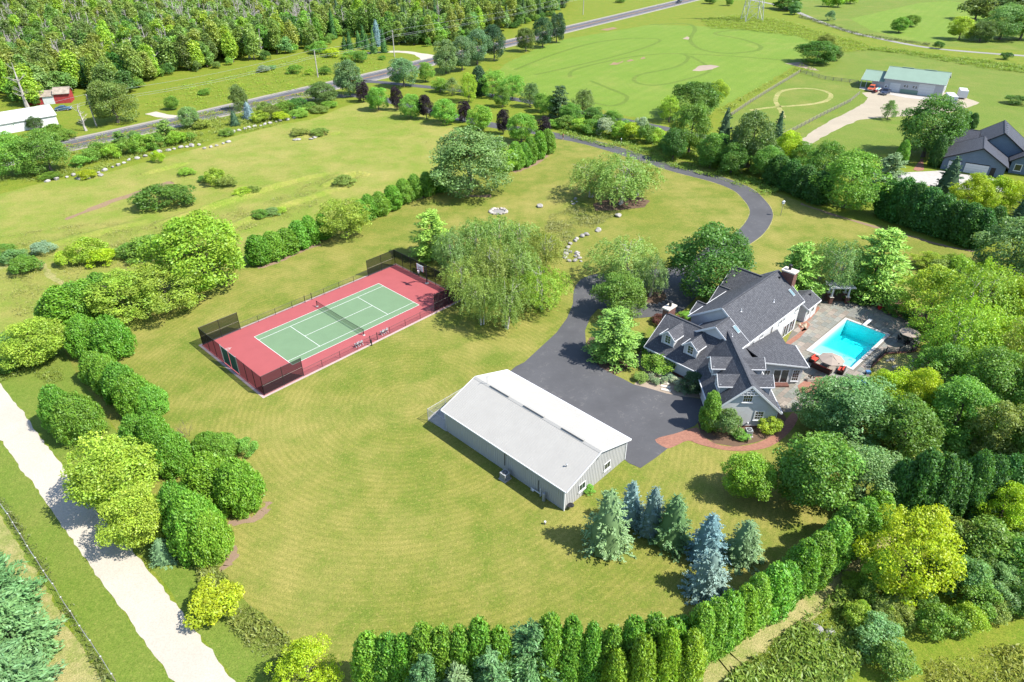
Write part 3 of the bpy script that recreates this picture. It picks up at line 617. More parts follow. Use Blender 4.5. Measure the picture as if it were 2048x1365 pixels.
def window(parent, c, rt, up, n, w_, h_, nx=2, ny=2, trim=.09, frame='white_trim', glass='window_glass', sill=True, bar=.035, name='window'):
    c, rt, up, n = Vector(c), Vector(rt).normalized(), Vector(up).normalized(), Vector(n).normalized(); b = MB(); d = .05
    for s_ in (-1, 1):
        b.obox(c+rt*s_*(w_/2+trim/2)+n*d/2, rt*trim/2, n*d/2, up*(h_/2+trim)); b.obox(c+up*s_*(h_/2+trim/2)+n*d/2, rt*w_/2, n*d/2, up*trim/2)
    for k in range(1, nx): b.obox(c+rt*(-w_/2+w_*k/nx)+n*.03, rt*bar/2, n*.015, up*h_/2)
    for k in range(1, ny): b.obox(c+up*(-h_/2+h_*k/ny)+n*.028, rt*w_/2, n*.012, up*bar/2)
    o = b.build(name, frame, parent)
    MB().poly([c+n*.02-rt*w_/2-up*h_/2, c+n*.02+rt*w_/2-up*h_/2, c+n*.02+rt*w_/2+up*h_/2, c+n*.02-rt*w_/2+up*h_/2]).build('pane', glass, o)
    if sill: MB().obox(c-up*(h_/2+trim+.03)+n*.06, rt*(w_/2+trim+.05), n*.07, up*.035).build('sill', frame, o)
    return o
ZU = Vector((0, 0, 1))
for c_ in (3.0, 7.6): window(barn, B(-.045, c_, 1.55), b2_, ZU, -b1_, 1.0, .9, 2, 1, trim=.1)
for c_ in (4, 9.5, 15): 
    MB().obox(B(c_, BW+.03, 1.45), b1_*1.5, b2_*.03, ZU*1.4).build('garage_door', 'white_wall', barn)
MB().obox(B(18.2, BW+.03, 1.05), b1_*.45, b2_*.03, ZU*1.05).build('door', 'white_wall', barn)
for nm, a in (('flood_light', 8.6), ('flood_light', 5.4)):
    MB().obox(B(a, -.1, 2.95), b1_*.1, b2_*.1, ZU*.06).lathe(B(a, -.2, 2.85), [(.09, -.08), (.07, .05)], 8).build(nm, 'grey_metal', barn)
MB().obox(B(-.12, 5.6, 4.35), b1_*.08, b2_*.1, ZU*.08).bar(B(-.1, 5.6, 4.3), B(-.1, 5.4, 3.9), .06).build('flood_light', 'grey_metal', barn)
MB().tube(B(9.0, -.08, .9), B(9.0, -.08, 3.1), .04).build('conduit', 'black_metal', barn)
MB().lathe(B(1.6, 2.1, BE+2.1*slope+.1), [(.08, 0), (.05, .25), (.12, .3), (.01, .4)], 8).build('roof_vent_pipe', 'grey_metal', barn)
MB().tube(B(17.6, BW/2, BR+.1), B(17.6, BW/2, BR+1.2), .02, n=4).bar(B(17.6, BW/2-.3, BR+1.1), B(17.6, BW/2+.3, BR+1.1), .03).build('aerial', 'grey_metal', barn)
# air conditioner, gas meter, dish beside the barn
def ac_unit(loc, rz, label, s_=.85, h_=.85):
    t = thing('air_conditioner', loc, label, 'air conditioner', rz=rz)
    MB().box((0, 0, .05), (s_+.25, s_+.25, .1)).build('pad', 'concrete', t, True)
    b = MB(); b.box((0, 0, .1+h_/2), (s_*.94, s_*.94, h_*.96)); b.build('coil', 'wood_grey', t, True)
    b = MB()
    for k in range(9):
        z_ = .16+h_*.9*k/9
        for sx, sy, wx, wy in ((0, s_/2, s_, .03), (0, -s_/2, s_, .03), (s_/2, 0, .03, s_), (-s_/2, 0, .03, s_)): b.box((sx, sy, z_), (wx, wy, .045))
    b.build('grille', 'galvanised', t, True)
    MB().box((0, 0, .13+h_), (s_+.04, s_+.04, .06)).build('top', 'galvanised', t, True)
    MB().lathe((0, 0, .165+h_), [(s_*.40, 0), (s_*.40, .02), (s_*.05, .02)], 16).build('fan_opening', 'black_metal', t, True)
    b = MB()
    for k in range(6): a = math.pi*k/6; b.bar((s_*.4*math.cos(a), s_*.4*math.sin(a), .2+h_), (-s_*.4*math.cos(a), -s_*.4*math.sin(a), .2+h_), .02)
    b.build('fan_guard', 'galvanised', t, True); return t
ac_unit(G(1010, 958), math.atan2(b1_.y, b1_.x), 'grey air conditioner unit on a pad beside the metal outbuilding')
t = thing('gas_meter', B(2.6, -.35), 'grey gas meter with pipes against the metal outbuilding wall', 'gas meter')
MB().tube(B(2.6, -.4, 0), B(2.6, -.4, 1.05), .19, n=10).lathe(B(2.6, -.4, 1.05), [(.2, 0), (.17, .08), (.02, .1)], 10).build('meter_can', 'galvanised', t)
MB().tube(B(3.2, -.3, .5), B(4.6, -.3, .5), .05).tube(B(4.6, -.3, .5), B(4.6, -.3, .1), .05).tube(B(3.2, -.3, .1), B(3.2, -.3, 1.3), .05).lathe(B(4.3, -.32, .25), [(.14, 0), (.16, .15), (.05, .3)], 8).build('pipes', 'white_trim', t)
MB().tube(B(3.7, -.1, .5), B(3.7, -.1, 2.1), .035).build('riser', 'black_metal', t)
t = thing('satellite_dish', B(-.35, .6, 0), 'small dark dish leaning at the corner of the metal outbuilding', 'dish')
MB().lathe(B(-.4, .7, .45), [(.01, 0), (.22, .05), (.38, .16)], 12).build('dish', 'black_metal', t); MB().tube(B(-.3, .7, 0), B(-.3, .7, .5), .04).bar(B(-.3, .7, .5), B(-.75, .7, .85), .03).build('stand', 'grey_metal', t)
t = thing('well_cap', G(1090, 1049), 'small white capped well pipe standing in the lawn', 'well'); g_ = G(1090, 1049)
MB().tube(g_, g_+ZU*.35, .09, n=10).build('pipe', 'wood_grey', t); MB().lathe(g_+ZU*.35, [(.13, 0), (.12, .1), (.01, .13)], 10).build('cap', 'white_trim', t)
# dog run
t = thing('dog_run', B(BL+2, 3), 'galvanised chain link dog run at the end of the metal outbuilding', 'kennel')
dr = [B(BL, -.1), B(BL+3.2, -.3), B(BL+3.2, 2.7), B(BL+3.2, 5.7), B(BL, 5.7)]
fence_run(t, dr, 1.9, .04, 'chain_link_pale', post_mat='galvanised', screen_name='mesh_panel')
# ================================================================== MAIN HOUSE
def P_main(a, s, z): return H(a, s, z)
def P_mid(a, s, z): return H(s, a, z)
GA = R(88.6); GX = Vector((math.cos(GA), math.sin(GA), 0)); GS = Vector((GX.y, -GX.x, 0)); GO = Vector((29.30, 66.55, 0))
def P_gar(a, s, z): return GO+GX*a+GS*s+Vector((0, 0, z))
house = thing('house', H(5, -1), 'large grey sided house with dark shingle roofs, dormers and brick chimneys', 'house')
def gable_roof(P, a0, a1, sr, zr, e0, e1, mat='shingle', t=.16, trims=(1, 1), parent=None, gut=(1, 1), trim='white_trim'):
    parent = parent or house
    for k, (se, ze) in enumerate((e0, e1)):
        q = [P(a0, se, ze), P(a1, se, ze), P(a1, sr, zr), P(a0, sr, zr)]
        rf = MB().slab(q, t).build('roof', mat, parent)
        for j, a in enumerate((a0, a1)):
            if trims[j]:
                o = -.03 if j == 0 else .03
                MB().bar(P(a+o, se, ze-.10), P(a+o, sr, zr-.10), .05, .26).build('rake_trim', trim, rf)
        if gut[k]:
            sg = .06 if se > sr else -.06
            MB().bar(P(a0, se+sg, ze-.1), P(a1, se+sg, ze-.1), .12, .15).build('gutter', trim, rf)
    b = MB(); b.bar(P(a0, sr, zr+.02), P(a1, sr, zr+.02), .26, .05); b.build('ridge_cap', mat, parent)
def wall(pts, mat='siding_grey', name='wall', parent=None): return MB().poly(pts).build(name, mat, parent or house)
def block_walls(P, a0, a1, s0, s1, z0, z1, sr=None, zr=None, mat='siding_grey', sides='0123', parent=None):
    z1b = z1 if not isinstance(z1, tuple) else z1[1]; z1a = z1 if not isinstance(z1, tuple) else z1[0]
    if '0' in sides: wall([P(a0, s0, z0), P(a0, s1, z0), P(a0, s1, z1b)]+([P(a0, sr, zr)] if zr else [])+[P(a0, s0, z1a)], mat, parent=parent)
    if '1' in sides: wall([P(a1, s1, z0), P(a1, s0, z0), P(a1, s0, z1a)]+([P(a1, sr, zr)] if zr else [])+[P(a1, s1, z1b)], mat, parent=parent)
    if '2' in sides: wall([P(a0, s0, z0), P(a1, s0, z0), P(a1, s0, z1a), P(a0, s0, z1a)], mat, parent=parent)
    if '3' in sides: wall([P(a1, s1, z0), P(a0, s1, z0), P(a0, s1, z1b), P(a1, s1, z1b)], mat, parent=parent)
# main two storey body
gable_roof(P_main, 1.2, 17.6, -2.17, 8.5, (-7.13, 5.05), (2.8, 5.05))
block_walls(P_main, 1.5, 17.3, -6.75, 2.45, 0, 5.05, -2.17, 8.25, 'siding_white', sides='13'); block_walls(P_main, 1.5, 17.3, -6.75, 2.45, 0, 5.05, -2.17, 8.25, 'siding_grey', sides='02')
# lower stepped gable
gable_roof(P_main, -2.4, 1.2, -.82, 7.56, (-4.6, 4.95), (2.8, 5.05), trims=(1, 0))
block_walls(P_main, -2.1, 1.5, -4.3, 2.44, 0, 4.95, -.82, 7.3, sides='0'); wall([H(-2.1, 2.44, 0), H(1.5, 2.44, 0), H(1.5, 2.44, 5.0), H(-2.1, 2.44, 5.0)], 'siding_white')
# middle wing with two dormers
gable_roof(P_mid, -8.9, 2.0, -1.7, 6.05, (-6.68, 2.5), (3.2, 2.5), trims=(1, 0))
block_walls(P_mid, -8.6, 2.0, -6.3, 2.9, .45, 2.6, -1.7, 5.85, sides='0'); wall([H(-6.3, -8.6, .45), H(-6.3, 1.5, .45), H(-6.3, 1.5, 2.65), H(-6.3, -8.6, 2.65)])
b = MB(); b.obox(H(-6.3, -3.5, .22), UU*.06, WW*5.2, ZU*.23); b.build('brick_base', 'brick_wall', house)
for w_, ww, nx in ((-7.7, .75, 2), (-4.75, .6, 2), (-4.0, .6, 2), (.15, .6, 2), (.95, .5, 2)): window(house, H(-6.31, w_, 1.65), WW, ZU, -UU, ww, 1.15, nx, 3, sill=False)
def dormer(P, ac, sf, dirn, zp, ze, hw, zroof, ovf=.35, nx=2, ny=3, wmat='siding_grey', win=True, sdir=None):
    """gabled dormer: front at sf, running towards the ridge in direction dirn (+1/-1) of s"""
    inv = lambda z: zroof[1](z)
    zb = zroof[0](sf); s_r, s_e = inv(zp-.03), inv(ze)
    fr = [P(ac-hw, sf, zb), P(ac+hw, sf, zb), P(ac+hw, sf, ze), P(ac, sf, zp-.1), P(ac-hw, sf, ze)]
    d = MB(); d.poly(fr)
    for q in (-1, 1): d.poly([P(ac+q*hw, sf, zb), P(ac+q*hw, sf, ze), P(ac+q*hw, s_e, ze)])
    d.build('dormer_wall', wmat, house)
    rh = hw+.28; zeo = ze-.28*(zp-ze)/hw; s_eo = inv(zeo)
    for q in (-1, 1):
        rr = MB().slab([P(ac, sf-dirn*ovf, zp), P(ac, s_r+dirn*.1, zp), P(ac+q*rh, s_eo+dirn*.1, zeo), P(ac+q*rh, sf-dirn*ovf, zeo)], .1).build('dormer_roof', 'shingle', house)
        MB().bar(P(ac, sf-dirn*(ovf+.02), zp-.07), P(ac+q*rh, sf-dirn*(ovf+.02), zeo-.07), .05, .2).build('rake_trim', 'white_trim', rr)
        MB().bar(P(ac+q*(rh+.04), sf-dirn*ovf, zeo-.06), P(ac+q*(rh+.04), s_eo, zeo-.06), .08, .12).build('gutter', 'white_trim', rr)
        MB().bar(P(ac+q*(hw+.01), sf-dirn*.01, zb), P(ac+q*(hw+.01), sf-dirn*.01, ze), .14, .08).build('corner_trim', 'white_trim', house)
    n = (P(0, 0, 0)-P(0, dirn, 0)); rt = (P(1, 0, 0)-P(0, 0, 0))
    if win: window(house, P(ac, sf-dirn*.02, (zb+ze)/2+.12), rt, ZU, n, .82, 1.15, nx, ny, trim=.12)
    else: window(house, P(ac, sf-dirn*.02, (zb+ze)/2+.12), rt, ZU, n, .8, 1.05, nx, ny, trim=.1)
m_mid = (6.05-2.5)/(6.68-1.7)
zr_mid = (lambda s: 2.5+(s+6.68)*m_mid, lambda z: -6.68+(z-2.5)/m_mid)
for ac in (-6.05, -2.35): dormer(P_mid, ac, -5.3, 1, 5.9, 5.05, .98, zr_mid)
# garage wing with four dormers
GE, GR, GHS, GLN = 2.6, 6.75, 4.42, 12.6; m_g = (GR-GE)/GHS
gable_roof(P_gar, 0, GLN, 0, GR, (-GHS, GE), (GHS, GE), trims=(1, 0))
block_walls(P_gar, .3, GLN, -GHS+.42, GHS-.42, .25, (GE+.3, GE+.3), 0, GR-.3, sides='023')
b = MB(); b.obox(P_gar(.32, 0, .12), GX*.05, GS*(GHS-.4), ZU*.13); b.build('brick_base', 'brick_wall', house)
zr_l = (lambda s: GE+(s+GHS)*m_g, lambda z: -GHS+(z-GE)/m_g); zr_r = (lambda s: GE+(GHS-s)*m_g, lambda z: GHS-(z-GE)/m_g)
for y_ in (3.2, 7.05):
    dormer(P_gar, y_, -3.15, 1, 6.2, 5.4, 1.05, zr_l, win=False); dormer(P_gar, y_, 3.15, -1, 6.2, 5.4, 1.05, zr_r, win=False)
window(house, P_gar(.29, -.12, 4.6), GS, ZU, -GX, 1.05, .95, 4, 2, trim=.12); window(house, P_gar(.29, 1.75, 1.95), GS, ZU, -GX, .95, 1.15, 3, 3, trim=.16); window(house, P_gar(.29, -2.0, 1.95), GS, ZU, -GX, .95, 1.15, 3, 3, trim=.16)
b = MB()
for zz, hw in ((5.28, 1.55), (5.68, 1.15), (6.0, .8)): b.obox(P_gar(.05, 0, zz), GS*hw*.9, GX*.04, ZU*.035)
for zz, xs in ((5.46, (-.9, -.45, 0, .45, .9)), (5.84, (-.5, 0, .5)), (6.15, (-.2, .2))):
    for x_ in xs: b.obox(P_gar(.05, x_, zz), GS*.035, GX*.04, ZU*.2)
b.build('gable_bracket', 'white_trim', house)
for s_, y_ in ((-1, 2.3), (-1, 5.1), (-1, 7.9)): MB().obox(P_gar(y_, -GHS+.40, 1.15), GX*1.2, GS*.03, ZU*1.1).build('garage_door', 'white_wall', house)
MB().tube(P_gar(.2, GHS-.5, 0), P_gar(.2, GHS-.5, 2.5), .05).build('downspout', 'white_trim', house); MB().tube(P_gar(.2, -GHS+.5, 0), P_gar(.2, -GHS+.5, 2.5), .05).build('downspout', 'white_trim', house)
MB().lathe(P_gar(.2, .55, .7), [(.13, 0), (.1, .14), (.02, .2)], 8).build('dryer_vent', 'white_trim', house)
# rear cross gables
gable_roof(P_mid, -8.8, -3.4, 15.9, 7.45, (12.95, 5.05), (18.4, 5.05), trims=(1, 0)); block_walls(P_mid, -8.5, -3.4, 13.2, 18.1, 0, 5.1, 15.9, 7.2, sides='02')
gable_roof(P_mid, -8.7, -5.6, 12.3, 5.35, (9.8, 3.3), (14.5, 3.4), trims=(1, 0)); block_walls(P_mid, -8.4, -5.8, 10.1, 14.2, 0, 3.4, 12.3, 5.1, sides='02')
gable_roof(P_mid, -8.4, -5.9, 5.65, 5.3, (3.85, 4.0), (7.45, 4.0), trims=(1, 0)); block_walls(P_mid, -8.1, -5.9, 4.15, 7.15, 0, 4.1, 5.65, 5.1, sides='023')
# pool annex
gable_roof(P_main, 19.9, 24.35, .95, 3.6, (-1.1, 2.6), (2.92, 2.6), trims=(1, 1)); block_walls(P_main, 20.15, 24.1, -.8, 2.62, 0, 2.65, .95, 3.45, 'siding_white', sides='23'); block_walls(P_main, 20.15, 24.1, -.8, 2.62, 0, 2.65, .95, 3.45, 'siding_grey', sides='01')
MB().slab([H(17.3, -1.5, 3.0), H(20.2, -1.5, 2.9), H(20.2, .6, 2.9), H(17.3, .6, 3.0)], .16).build('link_roof', 'shingle', house); wall([H(17.3, .4, 0), H(20.2, .4, 0), H(20.2, .4, 2.8), H(17.3, .4, 2.8)])
for u_, ww in ((21.0, .9), (22.6, .9)):
    d_ = MB().obox(H(u_, 2.64, 1.05), UU*ww/2, WW*.03, ZU*1.05).build('door', 'white_wall', house)
    MB().poly([H(u_-.3, 2.68, 1.2), H(u_+.3, 2.68, 1.2), H(u_+.3, 2.68, 1.9), H(u_-.3, 2.68, 1.9)]).build('pane', 'window_glass', d_)
MB().lathe(H(23.2, 1.5, 3.3), [(.12, 0), (.1, .3), (.18, .34), (.01, .42)], 8).build('roof_vent_pipe', 'black_metal', house)
# sun room on the pool side: single low slope falling to +x
zs = lambda p: 3.0+.126*(40.2-p[0])
sr = [Vector((32.55, 79.0, 0)), Vector((34.3, 75.75, 0)), Vector((40.2, 75.75, 0)), Vector((40.35, 81.1, 0)), Vector((39.1, 81.35, 0)), Vector((39.1, 85.2, 0))]
MB().slab([Vector((p.x, p.y, zs(p)+.08)) for p in sr], .2).build('sunroom_roof', 'shingle', house)
MB().bar((34.3, 75.7, zs((34.3,))-.03), (40.25, 75.7, zs((40.25,))-.03), .06, .2).bar((40.42, 75.7, 2.98), (40.42, 81.1, 2.98), .12, .15).build('gutter', 'white_trim', house)
for a, c in (((34.0, 76.1), (39.85, 76.1)), ((39.85, 76.1), (39.85, 81.0)), ((39.85, 81.0), (38.8, 81.1)), ((38.8, 81.1), (38.8, 85.1))):
    wall([Vector((*a, 0)), Vector((*c, 0)), Vector((*c, zs(c)-.05)), Vector((*a, zs(a)-.05))], 'siding_grey')
window(house, (36.95, 76.08, 1.3), (1, 0, 0), ZU, (0, -1, 0), 2.0, 2.05, 2, 1, trim=.13, sill=False, bar=.16); window(house, (39.0, 76.08, 1.45), (1, 0, 0), ZU, (0, -1, 0), .8, 1.7, 3, 4, trim=.12); window(house, (35.0, 76.08, 1.6), (1, 0, 0), ZU, (0, -1, 0), .7, 1.3, 2, 3, trim=.1)
MB().box((36.95, 75.6, .16), (2.3, .8, .28)).build('door_step', 'brick_wall', house)
# pool side doors and windows of the main body
for u_, ww, nx in ((13.9, 1.5, 2), (15.8, 1.5, 2)): window(house, H(u_, 2.47, 1.25), UU, ZU, WW, ww, 2.0, nx, 1, trim=.12, sill=False, bar=.12)
for u_ in (1.0, 3.0, 5.6, 11.2, 12.1, 16.4): window(house, H(u_, 2.47, 4.2), UU, ZU, WW, .75, 1.0, 2, 3, trim=.1)
MB().bar(H(8.5, 2.55, 0), H(8.5, 2.55, 5), .09).build('downspout', 'wood_grey', house)
# chimneys
for (u0, u1, w0, w1, z0, z1, nm) in ((17.35, 18.65, -1.55, .4, 0, 8.75, 1), (-1.9, -.05, -9.6, -8.62, 0, 6.55, 2)):
    c_ = H((u0+u1)/2, (w0+w1)/2); ck = MB().obox(c_+ZU*(z0+z1)/2, UU*(u1-u0)/2, WW*(w1-w0)/2, ZU*(z1-z0)/2).build('chimney', 'brick_wall', house)
    MB().obox(c_+ZU*(z1+.1), UU*((u1-u0)/2+.12), WW*((w1-w0)/2+.12), ZU*.1).build('cap', 'chimney_cap', ck)
    f_c = c_+ZU*(z1+.2)+(UU*.1-WW*.15 if nm == 1 else UU*.1)
    MB().lathe(f_c, [(.22, 0), (.22, .62), (.3, .66), (.3, .72), (.2, .82), (.01, .85)], 10).build('flue', 'black_metal', ck)
# skylights, vents on the pool-side slope
m_m = (8.5-5.05)/4.97; zsl = lambda w_: 8.5-m_m*(w_+2.17)
def on_slope(u_, w_, dz=.0): return H(u_, w_, zsl(w_)+dz)
for u_, w_ in ((.6, .75), (16.3, 1.05)):
    dn = (on_slope(0, 1)-on_slope(0, 0)).normalized(); nn = UU.cross(dn); nn = nn if nn.z > 0 else -nn
    sk_ = MB().obox(on_slope(u_, w_)+nn*.06, UU*.33, dn*.62, nn*.07).build('skylight', 'grey_metal', house)
    MB().obox(on_slope(u_, w_)+nn*.14, UU*.27, dn*.55, nn*.012).build('glass', 'skylight_glass', sk_)
for u_, w_ in ((-1.0, 1.1), (4.0, -.6), (11.4, .7)):
    MB().lathe(on_slope(u_, w_), [(.16, 0), (.06, .06), (.06, .42), (.03, .43)], 8).build('vent_pipe', 'white_trim', house)
MB().obox(on_slope(16.4, -1.3, .1), UU*.15, WW*.15, ZU*.12).build('roof_vent', 'black_metal', house)
# ---- things round the house
ac_unit(G(1496, 871), 0, 'grey air conditioner beside the brick path at the garage gable', .75, .8)
t = thing('path_light', G(1494, 886), 'short black bollard light at the edge of the brick path', 'bollard'); g_ = G(1494, 886)
MB().tube(g_, g_+ZU*.7, .07, n=8).build('post', 'black_metal', t); MB().lathe(g_+ZU*.7, [(.12, 0), (.1, .05), (.01, .12)], 8).build('cap', 'black_metal', t)
b = MB()
for k in range(5):
    p = G(1328-k*1.2+4, 781-k*7); b = MB(); b.obox(p+ZU*.05, Vector((.62, -.25, 0)), Vector((.1, .22, 0)), ZU*.05); o = b.build('stepping_stone', 'chimney_cap'); tag(o, 'flat pale stepping stone in the garden bed by the driveway', 'stone', 'stepping stones in the garden bed')
# ================================================================== POOL AND PATIO
t = thing('swimming_pool', PP(PL/2, PD/2, 0), 'turquoise rectangular swimming pool with pale coping set in the patio', 'pool')
prof = [(0, -.75), (4.2, -1.05), (7.2, -2.5), (PL, -2.6)]
b = MB()
for (a0, z0), (a1, z1) in zip(prof, prof[1:]):
    b.poly([PP(a0, 0, z0), PP(a1, 0, z1), PP(a1, PD, z1), PP(a0, PD, z0)])
    for bb in (0, PD): b.poly([PP(a0, bb, z0), PP(a1, bb, z1), PP(a1, bb, .02), PP(a0, bb, .02)])
b.poly([PP(0, 0, -.75), PP(0, PD, -.75), PP(0, PD, .02), PP(0, 0, .02)]); b.poly([PP(PL, 0, -2.6), PP(PL, PD, -2.6), PP(PL, PD, .02), PP(PL, 0, .02)])
b.build('basin', 'pool_plaster', t)
MB().obox(PP(PL/2, PD/2, -1.42), PW*(PD/2+.02), PU*(PL/2+.02), ZU*1.33).build('water', 'pool_water', t)   # floor and walls of the basin lie inside this body of water
cw = .42
for a0, a1, b0, b1 in ((-cw, PL+cw, -cw, .03), (-cw, PL+cw, PD-.03, PD+cw), (-cw, .03, .03, PD-.03), (PL-.03, PL+cw, .03, PD-.03)):
    MB().prism([PP(a0, b0), PP(a1, b0), PP(a1, b1), PP(a0, b1)], -.05, .06).build('coping', 'coping', t)
t = thing('diving_board', PP(PL+1, PD/2), 'pale blue diving board over the deep end of the pool', 'diving board')
MB().obox(PP(PL+.35, PD*.47, .62), PU*1.3, PW*.24, ZU*.035).build('board', 'board_clear', t); MB().obox(PP(PL+1.2, PD*.47, .32), PU*.35, PW*.2, ZU*.27).build('stand', 'grey_metal', t)
def umbrella(c, r, h_, label, base=None, sides=8):
    g0 = Vector((c.x, c.y, 0)); t = thing('patio_umbrella', base or g0, label, 'umbrella'); b = MB(); apex = Vector((c.x, c.y, h_+.42*r*.55))
    rim = [Vector((c.x+r*math.cos(2*math.pi*(k+.5)/sides), c.y+r*math.sin(2*math.pi*(k+.5)/sides), h_-.12)) for k in range(sides)]
    for k in range(sides): b.poly([apex, rim[k], rim[(k+1) % sides]]); q = (rim[k]+rim[(k+1) % sides])/2; b.poly([rim[k], rim[(k+1) % sides], rim[(k+1) % sides]-ZU*.1, rim[k]-ZU*.1])
    cn = b.build('canopy', 'tan_canvas', t); MB().lathe(apex-ZU*.12, [(.35, 0), (.2, .1), (.01, .16)], 8).build('vent', 'tan_canvas', cn)
    for k in range(sides): MB().bar(apex-ZU*.1, rim[k]+(apex-rim[k])*.03-ZU*.03, .025).build('rib', 'grey_metal', t)
    if base:
        MB().tube(base, base+ZU*(h_+.1), .05, n=6).build('pole', 'black_metal', t); MB().tube(base+ZU*(h_-.1), apex+ZU*.03, .035, n=5).tube(base+ZU*1.2, (base+apex)/2+ZU*(h_/2-.2), .03, n=5).build('arm', 'black_metal', t)
        b = MB(); b.bar(base+Vector((-.6, 0, .05)), base+Vector((.6, 0, .05)), .3, .07).bar(base+Vector((0, -.6, .05)), base+Vector((0, .6, .05)), .3, .06); b.build('base', 'concrete', t)
    else:
        MB().tube(g0, apex, .04, n=6).build('pole', 'black_metal', t); MB().lathe(g0, [(.35, .03), (.3, .1), (.06, .14)], 10).build('base', 'black_metal', t)
umbrella(G(1664, 717, 2.4), 1.75, 2.4, 'tan cantilever umbrella over the red cushioned sofas', base=G(1669, 756))
umbrella(G(1821, 663, 2.3), 1.45, 2.2, 'tan umbrella above the dark dining set in the patio corner')
def sofa(loc, rz, L, label, cat='sofa', name='wicker_sofa', n=3):
    t = thing(name, loc, label, cat, rz=rz)
    MB().box((0, 0, .19), (L, .8, .28)).build('base', 'dark_wicker', t, True)
    MB().box((0, -.40, .42), (L, .12, .74)).build('backrest', 'dark_wicker', t, True)
    for s_ in (-1, 1): MB().box((s_*(L/2-.07), .02, .32), (.14, .72, .56)).build('arm', 'dark_wicker', t, True)
    for k in range(n):
        w_ = (L-.3)/n; x_ = -L/2+.15+w_*(k+.5)
        MB().box((x_, .05, .41), (w_-.03, .68, .15)).build('seat_cushion', 'red_cushion', t, True); MB().obox((x_, -.26, .66), (w_/2-.02, 0, 0), (0, .07, -.02), (0, .05, .2)).build('back_cushion', 'red_cushion', t, True)
a_, c_ = G(1624, 735), G(1661, 752); dd = c_-a_; rz = math.atan2(dd.y, dd.x)
sofa((a_+c_)/2+Vector((.1, .3, .03)), rz, dd.length, 'long dark wicker sofa with red cushions beside the pool')
sofa(G(1627, 723)+Vector((0, 0, .03)), rz-math.pi/2, 1.5, 'red cushioned wicker armchair nearest the sun room corner', 'armchair', 'wicker_armchair', 1); sofa(G(1681, 745)+Vector((0, 0, .03)), rz+math.pi/2+.2, 1.5, 'red cushioned wicker armchair beside the umbrella base', 'armchair', 'wicker_armchair', 1)
t = thing('coffee_table', G(1653, 732), 'low dark table between the red sofas under the umbrella', 'table', rz=rz)
MB().box((0, 0, .42), (1.1, .7, .05)).build('table_top', 'black_metal', t, True)
for sx in (-1, 1):
    for sy in (-1, 1): MB().box((sx*.45, sy*.28, .2), (.07, .07, .4)).build('leg', 'black_metal', t, True)
t = thing('dining_table', G(1813, 684), 'dark round dining table under the umbrella in the shaded patio corner', 'table'); dt = G(1813, 684)
MB().lathe((0, 0, .7), [(.75, 0), (.75, .05), (.01, .055)], 16).build('table_top', 'black_metal', t, True); MB().tube((0, 0, .03), (0, 0, .7), .07).lathe((0, 0, .03), [(.4, 0), (.1, .05)], 10).build('pedestal', 'black_metal', t, True)
def dchair():
    t = thing('dining_chair', (0, 0, 0), 'black patio chair drawn up to the round dining table', 'chair', 'black patio chairs round the dining table')
    MB().box((0, 0, .44), (.5, .5, .06)).build('seat', 'black_cloth', t, True); MB().obox((0, -.25, .75), (.25, 0, 0), (0, .03, 0), (0, -.05, .3)).build('backrest', 'black_cloth', t, True)
    for sx in (-1, 1):
        for sy in (-1, 1): MB().bar((sx*.22, sy*.22, 0), (sx*.22, sy*.22, .44), .04).build('leg', 'black_metal', t, True)
    return t
dc = dchair()
for k in range(5):
    o = dc if k == 0 else copy_tree(dc); an = .5+k*2*math.pi/5; o.location = (dt.x+1.15*math.cos(an), dt.y+1.15*math.sin(an), .03); o.rotation_euler.z = an+math.pi/2
# pergola
pa, pb = G(1659, 607), G(1692, 607); hp = 2.75
t = thing('pergola', (pa+pb)/2, 'white garden pergola on brick pillars at the head of the patio', 'pergola')
for p in (pa, pb, pa+Vector((.15, 1.5, 0)), pb+Vector((.15, 1.5, 0))):
    MB().box((p.x, p.y, .6), (.55, .55, 1.2)).build('pillar', 'brick_wall', t); MB().box((p.x, p.y, 1.24), (.66, .66, .08)).build('pillar_cap', 'chimney_cap', t); MB().tube(p+ZU*1.28, p+ZU*hp, .17, .12, n=8).build('column', 'white_trim', t)
for dy in (0, 1.5): MB().bar(pa+Vector((-.7, dy, hp+.1)), pb+Vector((.7, dy, hp+.1)), .12, .24).build('beam', 'white_trim', t)
for k in range(13):
    p = (pa+Vector((-.6, 0, 0))).lerp(pb+Vector((.6, 0, 0)), k/12); MB().bar(p+Vector((0, -.6, hp+.3)), p+Vector((0, 2.1, hp+.3)), .06, .16).build('rafter', 'white_trim', t)
for k in range(6): MB().bar(pa+Vector((-.7, -.4+k*.45, hp+.41)), pb+Vector((.7, -.4+k*.45, hp+.41)), .05, .05).build('lath', 'white_trim', t)
for q, lab in (((1759, 619), 'red flower pot under the tree nearest the pergola'), ((1778, 626), 'red flower pot under the tree nearest the diving board')):
    g_ = G(*q); t = thing('flower_pot', g_, lab, 'flower pot'); MB().lathe((0, 0, .03), [(.25, 0), (.42, .62), (.46, .64), (.46, .72), (.38, .7)], 12).build('pot', 'terracotta', t, True); MB().lathe((0, 0, .68), [(.4, 0), (.3, .1), (.01, .18)], 10).build('soil', 'mulch', t, True)
